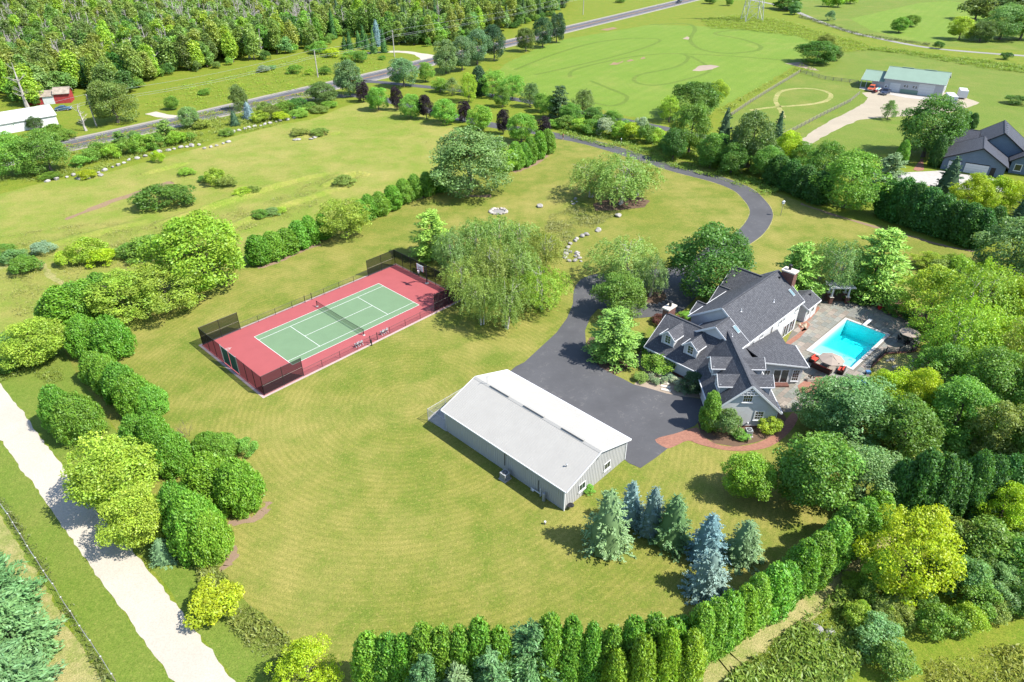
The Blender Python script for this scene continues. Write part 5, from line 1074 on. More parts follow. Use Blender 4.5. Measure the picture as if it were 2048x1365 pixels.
# ================================================================== VEGETATION PROTOTYPES
def nrm(a): return a/np.maximum(np.linalg.norm(a, axis=-1, keepdims=True), 1e-9)
def leaf_mesh(name, P, N, S, val, hue, asp=.55, T=None, mat='foliage', core=None):
    n = len(P); N = nrm(N); r = RNG.normal(size=(n, 3)) if T is None else T+RNG.normal(size=(n, 3))*.25
    t = nrm(r-(r*N).sum(1, keepdims=True)*N); b = np.cross(N, t); S = S[:, None]
    sh = 1+RNG.uniform(-.2, .2, (n, 1))
    V = np.stack([P+t*S, P+b*S*asp*sh+t*S*.15, P-t*S, P-b*S*asp+t*S*.15], 1).reshape(-1, 3)
    Fc = np.arange(4*n, dtype=np.int32); tint = np.repeat(np.stack([val, hue, np.zeros(n)], 1), 4, 0)
    nv, nf = 4*n, n; loops = Fc; starts = np.arange(n, dtype=np.int32)*4; tot = np.full(n, 4, np.int32)
    if core is not None:
        cv, cf = core; V = np.concatenate([V, cv]); tint = np.concatenate([tint, np.tile([[.8, .5, 0]], (len(cv), 1))])
        loops = np.concatenate([loops, (cf+nv).ravel().astype(np.int32)]); starts = np.concatenate([starts, 4*n+4*np.arange(len(cf), dtype=np.int32)]); tot = np.concatenate([tot, np.full(len(cf), 4, np.int32)])
    me = bpy.data.meshes.new(name); me.vertices.add(len(V)); me.vertices.foreach_set('co', V.astype(np.float32).ravel())
    me.loops.add(len(loops)); me.loops.foreach_set('vertex_index', loops); me.polygons.add(len(starts)); me.polygons.foreach_set('loop_start', starts); me.polygons.foreach_set('loop_total', tot)
    at = me.attributes.new('tint', 'FLOAT_VECTOR', 'POINT'); at.data.foreach_set('vector', tint.astype(np.float32).ravel())
    me.materials.append(MATS[mat]); me.update(calc_edges=True); return me
def lathe_core(prof, n=10, lump=.1):
    k = np.arange(n)*2*np.pi/n; V = []
    for r, z in prof: rr = r*(1+RNG.uniform(-lump, lump, n)); V.append(np.stack([rr*np.cos(k), rr*np.sin(k), np.full(n, z)], 1))
    V = np.concatenate(V); Fs = []
    for i in range(len(prof)-1):
        for j in range(n): q = (j+1) % n; Fs.append((i*n+j, i*n+q, (i+1)*n+q, (i+1)*n+j))
    return V, np.array(Fs)
def trunk_mesh(name, H, W, r, base, limbs=6, stems=1, seed=0, spread=.3, top=.8, dead=0):
    rd = random.Random(seed); b = MB()
    for s_ in range(stems):
        a = rd.uniform(0, 6.28); x0 = Vector((.25*math.cos(a), .25*math.sin(a), 0)) if stems > 1 else Vector((0, 0, -.1)); x0.z = -.1
        lean = Vector((math.cos(a), math.sin(a), 0))*spread*W*(.5 if stems > 1 else .08)
        N = 5; pts = [x0+lean*(k/N)**1.2+Vector((rd.uniform(-1, 1), rd.uniform(-1, 1), 0))*.02*H*(k > 0)+Vector((0, 0, H*top*k/N)) for k in range(N+1)]; rr = r/(stems**.5)
        for k in range(N): b.tube(pts[k], pts[k+1], rr*(1-k/N*.85)*(1.35 if k == 0 else 1), rr*(1-(k+1)/N*.85), n=6, cap=False)
        for l in range(limbs):
            f = base+(top*.92-base)*rd.random(); i = min(N-1, int(f/top*N)); p0 = pts[i].lerp(pts[i+1], f/top*N-i); an = rd.uniform(0, 6.28); ln = W*.42*rd.uniform(.6, 1.05)*(1-.5*f)
            d = Vector((math.cos(an), math.sin(an), rd.uniform(.35, .9))).normalized(); m = p0+d*ln*.5+Vector((0, 0, .05*ln)); e = p0+d*ln+Vector((0, 0, .12*ln)); r1 = rr*.45*(1-.6*f)
            b.tube(p0, m, r1, r1*.6, n=4, cap=False); b.tube(m, e, r1*.6, r1*.15, n=4, cap=False)
            for q in range(3+dead*3):
                f2 = rd.uniform(.3, .95); p1 = p0.lerp(e, f2); d2 = (d+Vector((rd.uniform(-1, 1), rd.uniform(-1, 1), rd.uniform(-.2, .9)))).normalized(); e2 = p1+d2*ln*rd.uniform(.3, .6); b.tube(p1, e2, r1*.35, r1*.06, n=3, cap=False)
                if dead:
                    for q2 in range(2): p2 = p1.lerp(e2, rd.uniform(.3, .9)); b.tube(p2, p2+(d2+Vector((rd.uniform(-1, 1), rd.uniform(-1, 1), rd.uniform(-.2, 1)))).normalized()*ln*.3, r1*.16, r1*.04, n=3, cap=False)
    me = bpy.data.meshes.new(name); me.from_pydata(b.v, [], b.f); me.materials.append(MATS['bark']); return me
def broad(H=9, W=8, n=8000, size=.17, ncl=70, base=.18, flat=1., seed=1, hollow=.5, clr=(.13, .22), asp=.6, rough=.22):
    """round-headed crown: leaf clumps on uneven boughs, gaps between them"""
    g = np.random.default_rng(seed); d = nrm(g.normal(size=(ncl, 3))); d[:, 2] = np.where(d[:, 2] < -.8, -d[:, 2], d[:, 2])
    bough = nrm(g.normal(size=(9, 3))+np.array([0, 0, .25])); bl = g.uniform(.75, 1.0+rough, 9); al = (d@bough.T); k = al.argmax(1)
    reach = np.clip(.72+.36*al.max(1), .55, 1.05)*bl[k]*g.uniform(.88, 1.08, ncl)
    rf = hollow+(1-hollow)*g.random(ncl)**.6; rc = W*g.uniform(clr[0], clr[1], ncl)*g.choice([.75, 1., 1.15], ncl)
    cz = H*(base+(1-base)*.47); rz = H*(1-base)*.54
    Cc = np.stack([d[:, 0]*rf*(W/2-rc*.5)*reach, d[:, 1]*rf*(W/2-rc*.5)*reach, cz+d[:, 2]*rf*(rz-rc*.4*flat)*np.minimum(reach, 1.02)], 1)
    wgt = rc**2; cnt = (wgt/wgt.sum()*n).astype(int)+1; idx = np.repeat(np.arange(ncl), cnt); m = len(idx)
    outw = nrm(Cc-np.array([0, 0, cz-.25*rz])); dd = nrm(g.normal(size=(m, 3))+outw[idx]*.75+np.array([0, 0, .3])); rr = g.uniform(.45, 1.15, (m, 1))**.6
    P = Cc[idx]+dd*rr*rc[idx][:, None]*np.array([1, 1, .75*flat]); P[:, 2] = np.maximum(P[:, 2], .2)
    N = dd*.6+np.array([0, 0, .45])+g.normal(size=(m, 3))*.65; cv = g.uniform(.84, 1.16, ncl); ch = g.uniform(.3, .7, ncl)
    return leaf_mesh('crown', P, N, size*g.uniform(.6, 1.45, m), cv[idx]*g.uniform(.76, 1.24, m), np.clip(ch[idx]+g.normal(size=m)*.14, 0, 1), asp)
def arbor(H=5.5, W=2.4, n=5000, size=.13, seed=1, blunt=4.2, ncl=90, crs=(.15, .25), zs=1.35):
    """dense upright evergreen: overlapping vertical tufts on an ovoid, ragged at the rim"""
    g = np.random.default_rng(seed)
    prof = lambda t: (np.minimum(1, (t+.03)/.16)**.5)*np.power(np.maximum(1-np.power(t, blunt), 0), .58)*(.88+.12*np.sin(np.clip(t*1.4, 0, 1)*np.pi))
    t = (np.arange(ncl)+g.random(ncl))/ncl*.97; th = np.arange(ncl)*2.39996+g.normal(size=ncl)*.5; rc = W*g.uniform(*crs, ncl)
    r = np.maximum(W/2*prof(t)*g.uniform(.88, 1.12, ncl)-rc*.75, 0); Cc = np.stack([r*np.cos(th), r*np.sin(th), t*(H-rc*.9)], 1)
    wgt = rc**2; cnt = (wgt/wgt.sum()*n).astype(int)+1; idx = np.repeat(np.arange(ncl), cnt); m = len(idx)
    out = np.stack([np.cos(th), np.sin(th), np.full(ncl, .35)], 1); dd = nrm(g.normal(size=(m, 3))+out[idx]*.9); rr = g.uniform(.6, 1.12, (m, 1))
    P = Cc[idx]+dd*rr*rc[idx][:, None]*np.array([1, 1, zs]); P[:, 2] = np.clip(P[:, 2], .08, None)
    N = dd*.8+np.array([0, 0, .3])+g.normal(size=(m, 3))*.7; T = np.tile([[0, 0, 1.]], (m, 1))+dd*.6
    tt = np.linspace(0, .93, 9); core = lathe_core([(max(.02, W/2*.66*float(prof(np.array([q]))[0])), q*H) for q in tt], 10, .1)
    cv = g.uniform(.86, 1.14, ncl); ch = g.uniform(.35, .65, ncl)
    return leaf_mesh('crown', P, N, size*g.uniform(.6, 1.4, m), cv[idx]*g.uniform(.75, 1.25, m), np.clip(ch[idx]+g.normal(size=m)*.16, 0, 1), .5, T, 'foliage', core)
def spruce(H=8, W=4.6, whorls=20, nb=11, seed=1, size=.15, droop=.28, bottom=.03, stiff=.56, asp=.36, curl=.22):
    g = np.random.default_rng(seed); Ps, Ns, Ts, Ss, Vv = [], [], [], [], []
    for k in range(whorls):
        t = bottom+(1-bottom)*(k/(whorls))**.92; L0 = W/2*(1-t)**stiff+.06
        for j in range(max(4, int(nb*(1-.45*t)))):
            an = g.uniform(0, 2*np.pi); L = L0*g.uniform(.72, 1.12); m = int(9+16*(L/(W/2))); s = g.uniform(.10, 1, m)**.45; lat = g.normal(size=m)*.16*L*(1.15-s)
            dv = np.array([np.cos(an), np.sin(an)]); pv = np.array([-dv[1], dv[0]]); vv = g.uniform(.85, 1.15)
            x = dv[0]*s*L+pv[0]*lat; y = dv[1]*s*L+pv[1]*lat; z = t*H+g.normal()*.1-droop*L*s**1.3+curl*L*s**3+g.normal(size=m)*.05
            Ps.append(np.stack([x, y, z], 1)); Ns.append(np.tile([dv[0]*.35, dv[1]*.35, .85], (m, 1))+g.normal(size=(m, 3))*.4); sg = np.sign(lat)[:, None]
            Ts.append(np.tile([dv[0], dv[1], .1], (m, 1))+sg*np.array([pv[0], pv[1], -.1])*.6); Ss.append(size*g.uniform(.7, 1.4, m)*(1-.35*t)); Vv.append(vv*g.uniform(.8, 1.25, m))
    P, N, T, S, Vv = map(np.concatenate, (Ps, Ns, Ts, Ss, Vv)); P[:, 2] = np.maximum(P[:, 2], .1)
    core = lathe_core([(W/2*.62*(1-q)**stiff+.02, .25+q*(H-.4)) for q in np.linspace(0, 1, 9)], 10, .12)
    return leaf_mesh('crown', P, N, S, Vv, np.clip(g.normal(.5, .14, len(P)), 0, 1), asp, T, 'needles', core)
def pine(H=9, W=6.5, seed=1, n=9000, size=.2, whorls=15, nb=9):
    g = np.random.default_rng(seed); Cs, Rs = [], []
    for k in range(whorls):
        t = .04+.93*(k/whorls); L0 = W/2*(1-t)**.55*(.8+.2*min(1, t*4))+.15
        for j in range(max(3, int(nb*(1-.4*t)))):
            an = g.uniform(0, 6.283); L = L0*g.uniform(.6, 1.12)
            for q in (.45, .72, 1.0):
                Cs.append((np.cos(an)*L*q, np.sin(an)*L*q, t*H+.10*L*q+g.normal()*.16)); Rs.append((.13+.08*g.random())*W*.62*(1.1-.35*t))
    Cc = np.array(Cs); rc = np.array(Rs); wgt = rc**2; cnt = (wgt/wgt.sum()*n).astype(int)+1; idx = np.repeat(np.arange(len(Cc)), cnt); m = len(idx)
    dd = nrm(g.normal(size=(m, 3))+np.array([0, 0, .5])); P = Cc[idx]+dd*rc[idx][:, None]*g.uniform(.5, 1, (m, 1))*np.array([1, 1, .42]); P[:, 2] = np.maximum(P[:, 2], .2)
    T = nrm(Cc[idx]*np.array([1, 1, 0])+1e-3)+np.array([0, 0, .4]); N = dd*.5+np.array([0, 0, .8])+g.normal(size=(m, 3))*.5; cv = g.uniform(.85, 1.15, len(Cc))
    return leaf_mesh('crown', P, N, size*g.uniform(.7, 1.4, m), cv[idx]*g.uniform(.8, 1.22, m), np.clip(g.normal(.5, .16, m), 0, 1), .34, T, 'needles')
def birch(H=9, W=6.5, seed=1, n=12500, size=.092, ns=420):
    g = np.random.default_rng(seed); d = nrm(g.normal(size=(ns, 3))); rf = g.uniform(.25, 1, ns)**.6; ang = np.arctan2(d[:, 1], d[:, 0]); lob = 1+.2*np.sin(3*ang+seed)+.12*np.sin(5*ang)
    A = np.stack([d[:, 0]*rf*W/2*lob, d[:, 1]*rf*W/2*lob, H*.60+d[:, 2]*rf*H*.40], 1); A[:, :2] *= np.clip(1.15-.55*np.maximum(0, A[:, 2:3]/H-.6), .4, 1.2)
    L = g.uniform(.7, 1.9, ns)*W*.14; idx = g.integers(0, ns, n); s = g.random(n); outw = nrm(A*np.array([1, 1, 0])+1e-4)
    P = A[idx]+outw[idx]*(s*L[idx]*.55)[:, None]+np.array([0, 0, -1.])*(s**1.4*L[idx]*.9)[:, None]+g.normal(size=(n, 3))*.13; P[:, 2] = np.maximum(P[:, 2], .3)
    N = outw[idx]*.6+np.array([0, 0, .5])+g.normal(size=(n, 3))*.6; cv = g.uniform(.84, 1.16, ns)
    return leaf_mesh('crown', P, N, size*g.uniform(.7, 1.4, n), cv[idx]*g.uniform(.8, 1.2, n), np.clip(g.normal(.5, .15, n), 0, 1), .6)
PROTO = {}
def reg(kind, crown, trunk, H0, W0): PROTO.setdefault(kind, []).append((crown, trunk, H0, W0))
for i in range(4): reg('broad', broad(9, 8, 19000, .115, 130, .03, seed=10+i, clr=(.09, .18)), trunk_mesh('trunk', 9, 8, .24, .16, 8, seed=i), 9, 8)
for i in range(3): reg('dense', broad(8, 7, 17000, .115, 110, .03, seed=20+i, hollow=.68, clr=(.11, .19), rough=.1), trunk_mesh('trunk', 8, 7, .2, .14, 6, seed=i+5), 8, 7)
for i in range(3): reg('loose', broad(9, 8, 14000, .115, 130, .04, seed=30+i, hollow=.45, clr=(.06, .15), rough=.35), trunk_mesh('trunk', 9, 8, .22, .15, 10, seed=i+9), 9, 8)
for i in range(3): reg('far', broad(11, 8, 3000, .33, 54, .0, seed=40+i, hollow=.55, flat=1.1), trunk_mesh('trunk', 11, 8, .25, .15, 5, seed=i+12), 11, 8)
for i in range(3): reg('tall', broad(14, 6.5, 3200, .32, 70, .0, seed=50+i, hollow=.5, flat=1.7, clr=(.16, .26)), trunk_mesh('trunk', 14, 6.5, .25, .12, 6, seed=i+15), 14, 6.5)
for i in range(4): reg('bush', broad(2.6, 3.4, 5000, .078, 46, .02, seed=60+i, hollow=.55, clr=(.11, .2), rough=.3), None, 2.6, 3.4)
for i in range(4): reg('arb', arbor(5.5, 2.5, 9000, .098, 70+i, ncl=120, crs=(.12, .22)), trunk_mesh('trunk', 5.5, 1.2, .12, .1, 3, seed=i+30, top=.6), 5.5, 2.5)
for i in range(3): reg('globe', arbor(4.6, 4.6, 15000, .105, 80+i, 3.4, 170, (.08, .15), 1.2), trunk_mesh('trunk', 4, 2, .14, .1, 3, seed=i+33, top=.6), 4.6, 4.6)
for i in range(3): reg('spruce', spruce(8, 4.8, 23, 12, 90+i), trunk_mesh('trunk', 8, 1., .16, .1, 2, seed=i+36, top=.9), 8, 4.8)
for i in range(2): reg('fir', spruce(10, 5, 17, 9, 95+i, size=.24, droop=.12, stiff=.75, asp=.4), trunk_mesh('trunk', 10, 1., .2, .1, 2, seed=i+39, top=.9), 10, 5)
for i in range(3): reg('fullpine', spruce(9, 6, 20, 13, 105+i, size=.2, droop=.05, stiff=.42, asp=.4, curl=.3), trunk_mesh('trunk', 9, 2, .2, .1, 4, seed=i+60, top=.9), 9, 6)
for i in range(3): reg('pine', pine(9, 6.5, 100+i), trunk_mesh('trunk', 9, 4, .2, .1, 10, seed=i+42, top=.92), 9, 6.5)
for i in range(3): reg('birch', birch(9, 6.5, 110+i), trunk_mesh('trunk', 9, 6.5, .22, .22, 6, 3, seed=i+45, spread=.32, top=.85), 9, 6.5)
for i in range(4): reg('bare', None, trunk_mesh('trunk', 12, 6, .36, .2, 12, seed=i+48, top=.95, dead=1), 12, 6)
for i in range(2): reg('bareshrub', None, trunk_mesh('trunk', 1.5, 2.4, .05, .08, 6, 5, seed=i+55, top=.95, dead=1, spread=.6), 1.5, 2.4)
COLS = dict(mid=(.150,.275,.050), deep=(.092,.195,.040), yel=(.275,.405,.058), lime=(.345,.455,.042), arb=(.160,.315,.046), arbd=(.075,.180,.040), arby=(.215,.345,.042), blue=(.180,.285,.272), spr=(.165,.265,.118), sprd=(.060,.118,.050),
            pine=(.120,.240,.078), pineb=(.105,.215,.078), piney=(.235,.400,.062), birch=(.225,.320,.082), ash=(.175,.270,.092), purple=(.032,.021,.025), oliv=(.230,.305,.070), olivd=(.140,.205,.056), grey=(.180,.310,.105), fresh=(.205,.375,.066), haw=(.260,.370,.062), sage=(.265,.345,.210), red=(.14,.055,.045), pale=(.45,.54,.40), forest=(.160,.255,.060), fdark=(.085,.155,.044))
BARK = dict(birch=(.42,.39,.35), bare=(.34,.31,.285), bareshrub=(.13,.09,.085))
NAMES = dict(fullpine='pine_tree', broad='tree', dense='tree', loose='tree', far='tree', tall='tree', bush='shrub', arb='arborvitae', globe='arborvitae', spruce='spruce_tree', fir='fir_tree', pine='pine_tree', birch='birch_tree', bare='bare_tree', bareshrub='bare_shrub')
CATS = dict(fullpine='pine', bush='shrub', arb='arborvitae', globe='arborvitae', spruce='spruce', fir='conifer', pine='pine', birch='birch', bare='bare tree', bareshrub='shrub')
def plant(kind, loc, h, w_, col, label, group=None, name=None, cat=None, idx=None, parts=True, sat=1.):
    cr, tr, H0, W0 = PROTO[kind][random.randrange(len(PROTO[kind])) if idx is None else idx]
    k = random.uniform(.84, 1.12); c = COLS[col] if isinstance(col, str) else col; rgb = (c[0]*k*random.uniform(.88, 1.12), c[1]*k, c[2]*k*random.uniform(.9, 1.1), 1); bark = (*BARK.get(kind, (.11, .09, .075)), 1)
    nm = name or NAMES[kind]; sc = (w_/W0*random.uniform(.95, 1.05), w_/W0*random.uniform(.95, 1.05), h/H0); rz = random.uniform(0, 6.28)
    if tr is None or cr is None or not parts:
        o = bpy.data.objects.new(nm, cr or tr); COL.objects.link(o); o.location = loc; o.scale = sc; o.rotation_euler = (0, 0, rz); o.color = rgb if cr else bark
    else:
        o = bpy.data.objects.new(nm, None); COL.objects.link(o); o.location = loc; o.scale = sc; o.rotation_euler = (0, 0, rz); o.empty_display_size = .3
        a = bpy.data.objects.new('crown', cr); b = bpy.data.objects.new('trunk', tr)
        for q, cc in ((a, rgb), (b, bark)): COL.objects.link(q); q.parent = o; q.color = cc
    return tag(o, label, cat or CATS.get(kind, 'tree'), group)
SKIRT = dict(arb=.75, globe=.8, spruce=.72, fir=.6, fullpine=.6, bush=.8, dense=.55, broad=.5, loose=.5, pine=.6, far=.4)
def T(kind, bx, by, ty, wpx, col, label, group=None, **kw):
    """bx, by: lowest visible point of the plant in the photograph; ty: its top; wpx: its width"""
    p = G(bx, by); w_ = px2m(wpx, p+Vector((0, 0, 1.5)))
    p = p+Vector((p.x*.5, p.y, 0)).normalized()*w_*.5*SKIRT.get(kind, 0.)*min(1., 75./p.y)
    k = (682.5-ty)/F_PX; h = max(.3, p.y*(k*cp-sp)/(cp+k*sp)+CAM_H)
    if kind == 'arb': w_ *= random.uniform(1.05, 1.28); h *= random.uniform(.92, 1.04)
    if kind == 'spruce': w_ *= 1.1
    if kind in ('bush', 'globe', 'dense', 'broad', 'loose', 'birch', 'pine'): h = max(h*.95, w_*.32)
    return plant(kind, p, h, w_, col, label, group, **kw)
# ================================================================== PLANTING
# --- clipped arborvitae hedges
def hedge(rows, col, label, group, kind='arb'):
    for r_ in rows: T(kind, r_[0], r_[1], r_[2], r_[3], col, label, group)
hedge([(752,1400,1258,62),(790,1402,1262,52),(822,1404,1262,52),(858,1404,1254,54),(893,1404,1252,52),(928,1404,1250,54),(962,1402,1240,56),(1000,1402,1245,52),(1095,1396,1232,56),(1135,1392,1229,54),(1175,1390,1240,52),(1212,1388,1244,50),(1252,1382,1226,58),(1292,1374,1224,56),(1330,1362,1228,54),(1352,1330,1236,48),(1385,1340,1206,56),(1412,1322,1196,54),(1440,1310,1172,56),(1470,1290,1166,54),(1496,1268,1150,54),(1530,1248,1130,56),(1556,1226,1122,54),(1584,1206,1078,58),(1618,1180,1070,58),(1650,1150,1036,60),(1680,1120,1010,58),(1712,1098,1000,58),(1745,1065,985,50)], 'arb', 'clipped arborvitae in the long hedge bordering the mown lawn and weeds', 'arborvitae hedge along the lawn edge')
hedge([(1225,1420,1296,54),(1270,1418,1262,54),(1318,1408,1260,54),(1365,1392,1262,52)], 'arby', 'yellowish arborvitae on the weed side of the long lawn hedge', 'yellowish arborvitae outside the long hedge')
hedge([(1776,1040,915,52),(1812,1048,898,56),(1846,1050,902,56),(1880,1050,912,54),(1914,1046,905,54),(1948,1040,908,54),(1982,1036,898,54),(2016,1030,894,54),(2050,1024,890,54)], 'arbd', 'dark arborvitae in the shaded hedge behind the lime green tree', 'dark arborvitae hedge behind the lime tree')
hedge([(521,530,466,46),(548,521,463,40),(575,509,452,38),(600,499,438,34),(622,490,432,32),(648,480,425,30)], 'arb', 'arborvitae in the hedge row between meadow and tennis court', 'arborvitae row behind the tennis court')
hedge([(722,446,396,32),(738,440,390,33),(760,432,384,34),(786,420,370,32),(808,408,353,30),(830,400,346,30),(854,393,340,34),(880,384,335,34)], 'arb', 'arborvitae in the hedge row leading up to the large ash', 'arborvitae row beside the large ash')
hedge([(1030,340,279,30),(1048,334,281,26),(1060,328,272,27),(1078,318,263,27),(1095,307,256,26)], 'arb', 'tall arborvitae in the short row ending at the driveway', 'arborvitae row ending at the driveway')
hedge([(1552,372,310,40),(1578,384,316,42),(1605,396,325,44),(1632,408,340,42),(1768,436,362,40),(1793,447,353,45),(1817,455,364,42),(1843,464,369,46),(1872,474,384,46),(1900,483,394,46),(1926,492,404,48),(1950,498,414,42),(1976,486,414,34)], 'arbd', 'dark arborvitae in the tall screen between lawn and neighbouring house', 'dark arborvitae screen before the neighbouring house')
hedge([(108,652,592,50),(134,657,573,58),(163,648,566,54),(190,638,556,50),(216,628,546,48)], 'arb', 'arborvitae in the clump at the lawn corner beside the hawthorns', 'arborvitae at the lawn corner')
hedge([(180,720,626,72),(230,724,628,78)], 'arb', 'plump arborvitae of the pair facing the green court gate', 'plump arborvitae pair', 'globe')
hedge([(196,772,702,64),(222,792,706,64),(250,814,722,68),(276,838,744,74),(304,838,768,66)], 'arb', 'rounded arborvitae in the packed row above the gravel road', 'rounded arborvitae row', 'globe')
hedge([(128,868,766,64),(165,893,784,90)], 'arb', 'rounded arborvitae standing apart beside the gravel road', 'arborvitae pair beside the gravel road', 'globe')
hedge([(285,928,826,72),(325,938,822,74),(350,960,856,84)], 'arb', 'rounded arborvitae beside the brown bare shrub', 'arborvitae beside the bare shrub', 'globe')
hedge([(415,917,867,62),(448,922,869,64)], 'arb', 'low rounded arborvitae beside the bright shrub on the lawn edge', 'low arborvitae on the lawn edge', 'globe')
hedge([(428,1026,906,104),(486,1037,914,88)], 'arb', 'large rounded arborvitae jutting into the lawn', 'large rounded arborvitae jutting into the lawn', 'globe')
hedge([(372,1088,958,78),(404,1130,980,104),(428,1134,1020,84)], 'arb', 'large rounded arborvitae beside the yellow green tree', 'large rounded arborvitae by the yellow green tree', 'globe')
T('bush', 494, 917, 880, 48, 'fresh', 'bright green shrub at the lawn edge beyond the low arborvitae'); T('bareshrub', 375, 872, 845, 40, 'red', 'brown leafless shrub among the rounded arborvitae')
# --- lower left
T('pine', 15, 1262, 1085, 150, 'pineb', 'tall blue green pine standing behind the wire fence'); T('pine', 48, 1345, 1185, 165, 'pine', 'broad green pine standing behind the wire fence'); T('pine', 40, 1440, 1300, 170, 'pineb', 'shorter blue green pine behind the wire fence, below the broad green one')
T('bush', 437, 1258, 1178, 112, 'lime', 'arching lime green shrub between gravel road and lawn'); T('loose', 622, 1398, 1292, 118, 'lime', 'lime yellow tree at the weedy corner of the lawn')
T('broad', 240, 1040, 880, 165, 'yel', 'yellow green tree overhanging the gravel road beside the arborvitae pair'); T('broad', 292, 1105, 985, 130, 'yel', 'yellow green tree overhanging the gravel road beside the small juniper')
T('spruce', 330, 1135, 1078, 56, 'spr', 'small dark juniper at the foot of the yellow green tree'); T('broad', 78, 740, 645, 125, 'yel', 'golden green tree standing near the gravel road'); T('bush', 20, 748, 715, 70, 'mid', 'green shrub below the golden tree'); T('bush', 30, 700, 660, 60, 'grey', 'grey green shrub behind the golden tree')
# --- lawn corner and meadow
T('loose', 250, 645, 545, 140, 'haw', 'spreading hawthorn with yellow green leaves beside the lawn corner'); T('loose', 335, 628, 530, 140, 'haw', 'spreading hawthorn next to the big yellow green tree')
T('dense', 408, 588, 428, 180, 'yel', 'big rounded yellow green tree behind the tennis court'); T('bush', 300, 526, 474, 92, 'mid', 'green shrub clump behind the big yellow green tree'); T('bush', 262, 520, 488, 56, 'mid', 'small green shrub at the meadow side of the big tree')
T('bush', 328, 420, 372, 108, 'deep', 'dense dark green shrub alone in the meadow'); T('loose', 692, 478, 396, 105, 'haw', 'round hawthorn breaking the arborvitae row')
for q in ((180,528,478,70,'yel'),(135,535,503,52,'yel'),(205,535,500,60,'lime'),(85,512,485,50,'sage'),(50,552,515,66,'mid'),(30,530,500,50,'grey'),(10,515,490,40,'mid')): T('bush', *q, 'low weedy shrub in the rough corner of the meadow', 'weedy shrubs in the meadow corner')
for q in ((430,372,338,46,'yel'),(408,365,352,24,'mid'),(455,375,352,40,'oliv'),(316,326,302,26,'lime'),(545,432,418,36,'grey'),(520,438,420,30,'mid'),(560,428,416,30,'yel'),(690,372,352,46,'oliv'),(600,272,262,40,'oliv'),(640,272,262,40,'oliv'),(100,360,348,40,'mid'),(485,392,378,40,'yel'),(508,388,372,30,'oliv'),(372,352,340,36,'yel')): T('bush', *q, 'small weedy shrub scattered on the open meadow', 'shrubs scattered on the meadow')
# --- ash and centre
T('broad', 940, 390, 252, 160, 'ash', 'large grey green ash at the end of the arborvitae row'); T('loose', 1003, 352, 282, 52, 'yel', 'small yellow green tree against the large ash')
for i, (x, by, ty, pw) in enumerate([(728,205,160,28),(795,222,172,26),(853,240,186,28),(930,245,198,30),(1006,270,213,30),(1088,280,228,32)]): T('dense', x, by, ty, pw, 'purple', 'dark purple maple in the alternating row of maples', 'purple maples in the row')
for i, (x, by, ty, pw) in enumerate([(757,222,172,44),(822,238,188,48),(890,248,194,54),(963,262,207,54),(1043,286,222,56)]): T('dense', x, by, ty, pw, 'fresh', 'round green maple in the alternating row of maples', 'green maples in the row')
T('pine', 865, 522, 414, 92, 'piney', 'bright green pine at the tennis court corner near the basketball hoop'); 
for x, by, ty, pw, c in [(905,545,450,66,'ash'),(950,530,432,78,'birch'),(995,520,425,80,'birch'),(1045,528,440,80,'birch'),(1085,545,455,74,'oliv'),(935,612,508,80,'birch'),(985,600,470,84,'birch'),(1035,590,478,84,'birch'),(965,650,545,74,'birch'),(1012,658,545,84,'oliv')]: T('birch', x, by, ty, pw, c, 'leaning river birch in the dense grove beside the tennis court', 'river birches beside the court')
T('birch', 1086, 618, 530, 88, 'yel', 'yellow green birch with pale stems at the edge of the grove')
T('birch', 1182, 394, 310, 86, 'birch', 'slender birch of the lawn group with pale trunk'); T('birch', 1240, 408, 300, 115, 'birch', 'wide birch clump standing in the mulch ring'); T('birch', 1275, 392, 315, 62, 'oliv', 'shorter birch at the edge of the mulch ring')
T('birch', 1245, 565, 470, 120, 'birch', 'airy birch beside the bend of the driveway'); T('birch', 1298, 594, 500, 62, 'ash', 'thin birch growing in the round island bed')
T('dense', 1240, 642, 548, 104, 'mid', 'dense round maple beside the turning circle'); T('pine', 1226, 735, 612, 118, 'fresh', 'bright feathery pine at the inner driveway edge')
T('broad', 1415, 608, 452, 170, 'deep', 'large locust tree overhanging the front of the house'); T('bush', 1322, 655, 632, 46, 'red', 'dark red barberry shrub by the brick chimney'); T('bush', 1372, 640, 624, 30, 'fresh', 'small bright shrub at the entrance walk')
T('bush', 1318, 752, 706, 72, 'fresh', 'bright green shrub before the middle wing of the house'); T('dense', 1386, 792, 745, 50, 'sprd', 'dark yew at the inner corner of the garage wing'); T('bush', 1280, 712, 672, 52, 'deep', 'dark shrub at the corner of the middle wing below its chimney')
for q in ((1302,764,748,18),(1311,772,757,20),(1328,770,754,18),(1357,786,772,22),(1372,791,780,18)): T('bush', *q, 'sage', 'pale silver green mound in the stone mulch bed', 'silver green mounds in the garden bed')
for q in ((1343,764,750,20),(1352,772,756,24),(1336,758,744,18)): T('bush', *q, 'pale', 'white flowering hydrangea in front of the house', 'white hydrangeas in front of the house')
T('bush', 1283, 768, 748, 34, 'oliv', 'dark weeping shrub at the driveway edge of the bed')
T('arb', 1416, 864, 780, 32, 'arb', 'narrow arborvitae column beside the garage doors'); T('bush', 1450, 882, 818, 60, 'grey', 'grey green shrub in front of the garage gable'); T('bush', 1482, 886, 864, 38, 'fresh', 'low bright shrub at the brick path by the garage'); T('bush', 1538, 874, 836, 52, 'yel', 'yellow green shrub at the patio corner of the garage gable')
